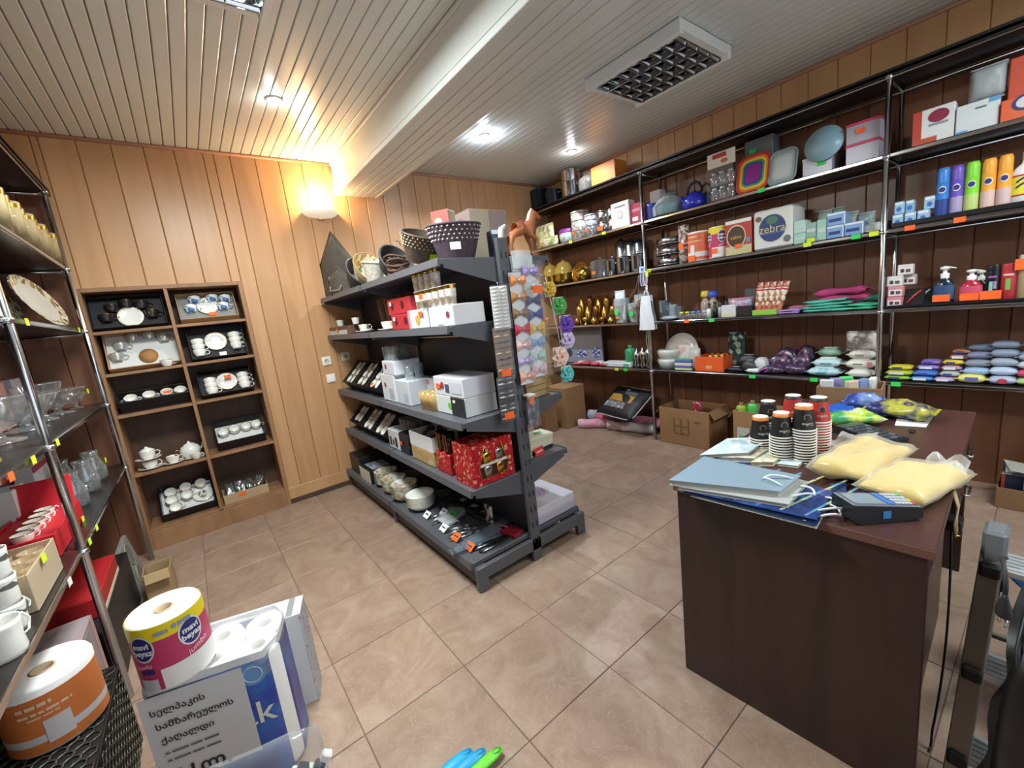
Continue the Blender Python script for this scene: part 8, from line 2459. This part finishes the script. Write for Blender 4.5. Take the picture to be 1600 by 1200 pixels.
mb = MB(); mb.grid(lambda u, v: ((u-.5)*w*.98, .01+v*(3.72*rr-.02), h+.004+.006*math.sin(14*u)*math.sin(9*v)), 22, 16); mb.build('clear_top_film', CLEAR('#ffffff', .1, .1, .3), t)
mb = MB(); mb.prism([(w*.1*math.cos(2*PI*k/20), w*.1*math.sin(2*PI*k/20)) for k in range(20)], 0, .001); o = mb.build('light_blue_roundel', M('#6a9cd0', .4), t, (w*.3, -.0045, h*.88), (PI/2, 0, 0))
mb = MB(); mb.tube([(w*.07*math.cos(a), w*.07*math.sin(a), .0018) for a in [2*PI*k/16 for k in range(16)]], .0015, 4, closed=True); mb.build('roundel_ring', WHITE, t, (w*.3, -.0045, h*.88), (PI/2, 0, 0))
TX(t, 'selpak', .12, (w*.03, -.0062, h*.56), (PI/2, 0, 0), WHITE, bold=.001)
# taped price sheet with Georgian writing
mb = MB(); mb.grid(lambda u, v: (-w/2+.012+(w*.735-.012)*u, -.0085-.004*math.sin(PI*u)*(1-v), h*.28+(h*.69)*v), 10, 6); sh = mb.build('price_sheet', M('#d2d2d4', .6), t)
def shtx(s, size, x, z, bold=0.):
    me = text_mesh(s, size*w, INK, ext=.0002, align='LEFT', bold=bold)
    O('lettering', me, sh, (-w/2+x*w, -.0145, h-z*w), (PI/2, 0, 0))
shtx('სელპაკის', .072, .09, .17, .0005)
shtx('სამზარეულოს', .072, .1, .3, .0005)
shtx('ქაღალდი', .072, .11, .43, .0005)
for z_, x1_ in ((.54, .5), (.61, .56)):
    x_ = .115
    for k in range(5):
        mb = MB(); L2 = (.03, .11, .08, .1, .07)[k]
        if x_+L2 > x1_: break
        mb.box(-w/2+x_*w, -w/2+(x_+L2)*w, -.0146, -.0138, h-(z_+.016)*w, h-(z_-.0)*w); mb.build('small_print', M('#6a6c72', .6), sh); x_ += L2+.015
shtx('11ლ.', .17, .13, .78, .001)
# jumbo roll on top of the pack
qq = CAM + 1.38*(FW + RT*((255-800)/FPX) + UP*((600-948)/FPX))
fj = F((qq.x, qq.y, PZ+.009), hd_, .2, qq.z-PZ-.006)
tj = mavi(fj, 'big pink and yellow paper roll standing on the kitchen roll pack', turn=-.02, d=-.1)
tj.rotation_euler = (0, 0, -.12)
mb = MB(); arc_panel(mb, .1026, -.9, -.35, .01, .05, 6); mb.build('barcode_patch', M('#c9ccd2', .5), tj)
strips(tj, .1048, 0, ((-.15, .2, .83*fj.h, .012), (.3, .8, .85*fj.h, .014)), M('#8f94b8', .5))
strips(tj, .1048, 0, ((-.75, -.3, .3*fj.h, .016),), BLUE)
# patterned carton behind
c2 = f.p(w/2+.035, 3.72*rr+.014)
CZ = rowsolve(958, 2, c2)
t = T('patterned_carton', 'white and grey dotted carton standing behind the kitchen rolls', 'box', (c2.x, c2.y, CZ-.431), hd_)
wb_, db_ = .36, .13
DOTS = PAT(['#8f949c', '#b9bcc4', '#c4c7ce'], 70, 'dots', .5)
def pb(name, mat, *args):
    mb = MB(); mb.box(*args, .002); return mb.build(name, mat, t)
pb('right_panel', DOTS, -.006, 0, 0, db_, 0-CZ+.431, .425); pb('left_panel', DOTS, -wb_, -wb_+.006, 0, db_, 0-CZ+.431, .425)
pb('back_panel', WHITE, -wb_+.006, -.006, db_-.006, db_, 0-CZ+.431, .425); pb('bottom_panel', WHITE, -wb_+.006, -.006, .006, db_-.006, -CZ+.431, -CZ+.44)
pb('top_panel', M('#dfe6ea', .4), -wb_, 0, 0, db_, .425, .431)
pb('front_panel', M('#c9ccd2', .5), -wb_+.006, -.006, 0, .006, -CZ+.431, .425)
pb('silver_stripe', M('#aab0b8', .3, .5), -.055, -.03, .002, db_-.002, .431, .4325)
# clear bag with orange label in front
pc = CAM + 1.13*(FW + RT*((418-800)/FPX) + UP*((600-1172)/FPX))
t = T('clear_goods_bag', 'clear bag with orange label and white plastic parts, bottom left', 'bag', (pc.x, pc.y, 0), hd_)
bh = pc.z+.02
mb = MB(); mb.at(0, 0, bh/2, rx=PI/2); mb.pillow(.26, bh, .1, 16, 18, .35, .2, 9)
for v in mb.bm.verts: v.co.y += .05
mb.build('clear_film', CLEAR('#dfe6ea', .07, .08, .35), t)
mb = MB(); mb.grid(lambda u, v: (-.12+.13*u, -.052, bh*.5+.15*v+.02*u), 4, 4); mb.build('orange_label', M('#e08a3c', .5), t)
for i in range(6):
    mb = MB(); mb.at(.01+.02*i, -.01+.008*(i % 2), bh*.66+.012*(i % 3), ry=.6).box(-.014, .014, -.012, .012, -.07, .05, .004); mb.build('white_plastic_part', WHITE if i % 2 else M('#3a3d42', .4), t)
mb = MB(); mb.box(-.11, .11, -.03, .03, .002, bh*.5, .012); mb.build('packed_goods', M('#a9adb0', .5, noise=(20, .2)), t)
# brushes lying on the floor, handles towards the camera's bottom edge
def brush(tip, low, mat, lab, dark, r=.02, z=.022):
    a, b = at(*tip, Z=z), at(*low, Z=z)
    dv = (b-a).normalized(); L = .42
    t = T('brush', lab, 'brush', (a.x, a.y, 0), math.atan2(dv.y, dv.x))
    ss = [(0, .35), (.03, .62), (.12, .9), (.3, 1), (.55, .8), (.8, .7), (1, .7)]
    mb = MB(); mb.tube([(k*L*.62, 0, z) for k, q in ss], [q*r for k, q in ss], 12, flat=.6); mb.build('handle', mat, t)
    mb = MB(); mb.tube([(.022+.016*math.cos(q), .007*math.sin(q), z+r*.42) for q in [2*PI*k/16 for k in range(16)]], .003, 6, closed=True); mb.build('hang_hole', dark, t)
    mb = MB(); mb.box(L*.6, L, -.035, .035, .018, .04, .008); mb.build('brush_block', mat, t)
    mb = MB()
    for i in range(7):
        for j in range(4): mb.box(L*.63+.022*i, L*.63+.022*i+.012, -.028+.016*j, -.018+.016*j, 0, .019)
    tag(mb.build('bristles', dark, t), None, None, kind='stuff')
CYAN = M('#22a7d6', .35)
brush((737, 1172), (708, 1196), CYAN, 'left light blue brush on the floor at the bottom edge', M('#1a7fae', .4), .024)
brush((758, 1171), (722, 1200), M('#2a9fd0', .35), 'right light blue brush on the floor beside the green one', M('#1a7fae', .4), .022, .026)
brush((784, 1169), (748, 1200), M('#6fd63a', .35), 'lime green brush on the floor at the bottom edge', M('#3f9a24', .4), .02)
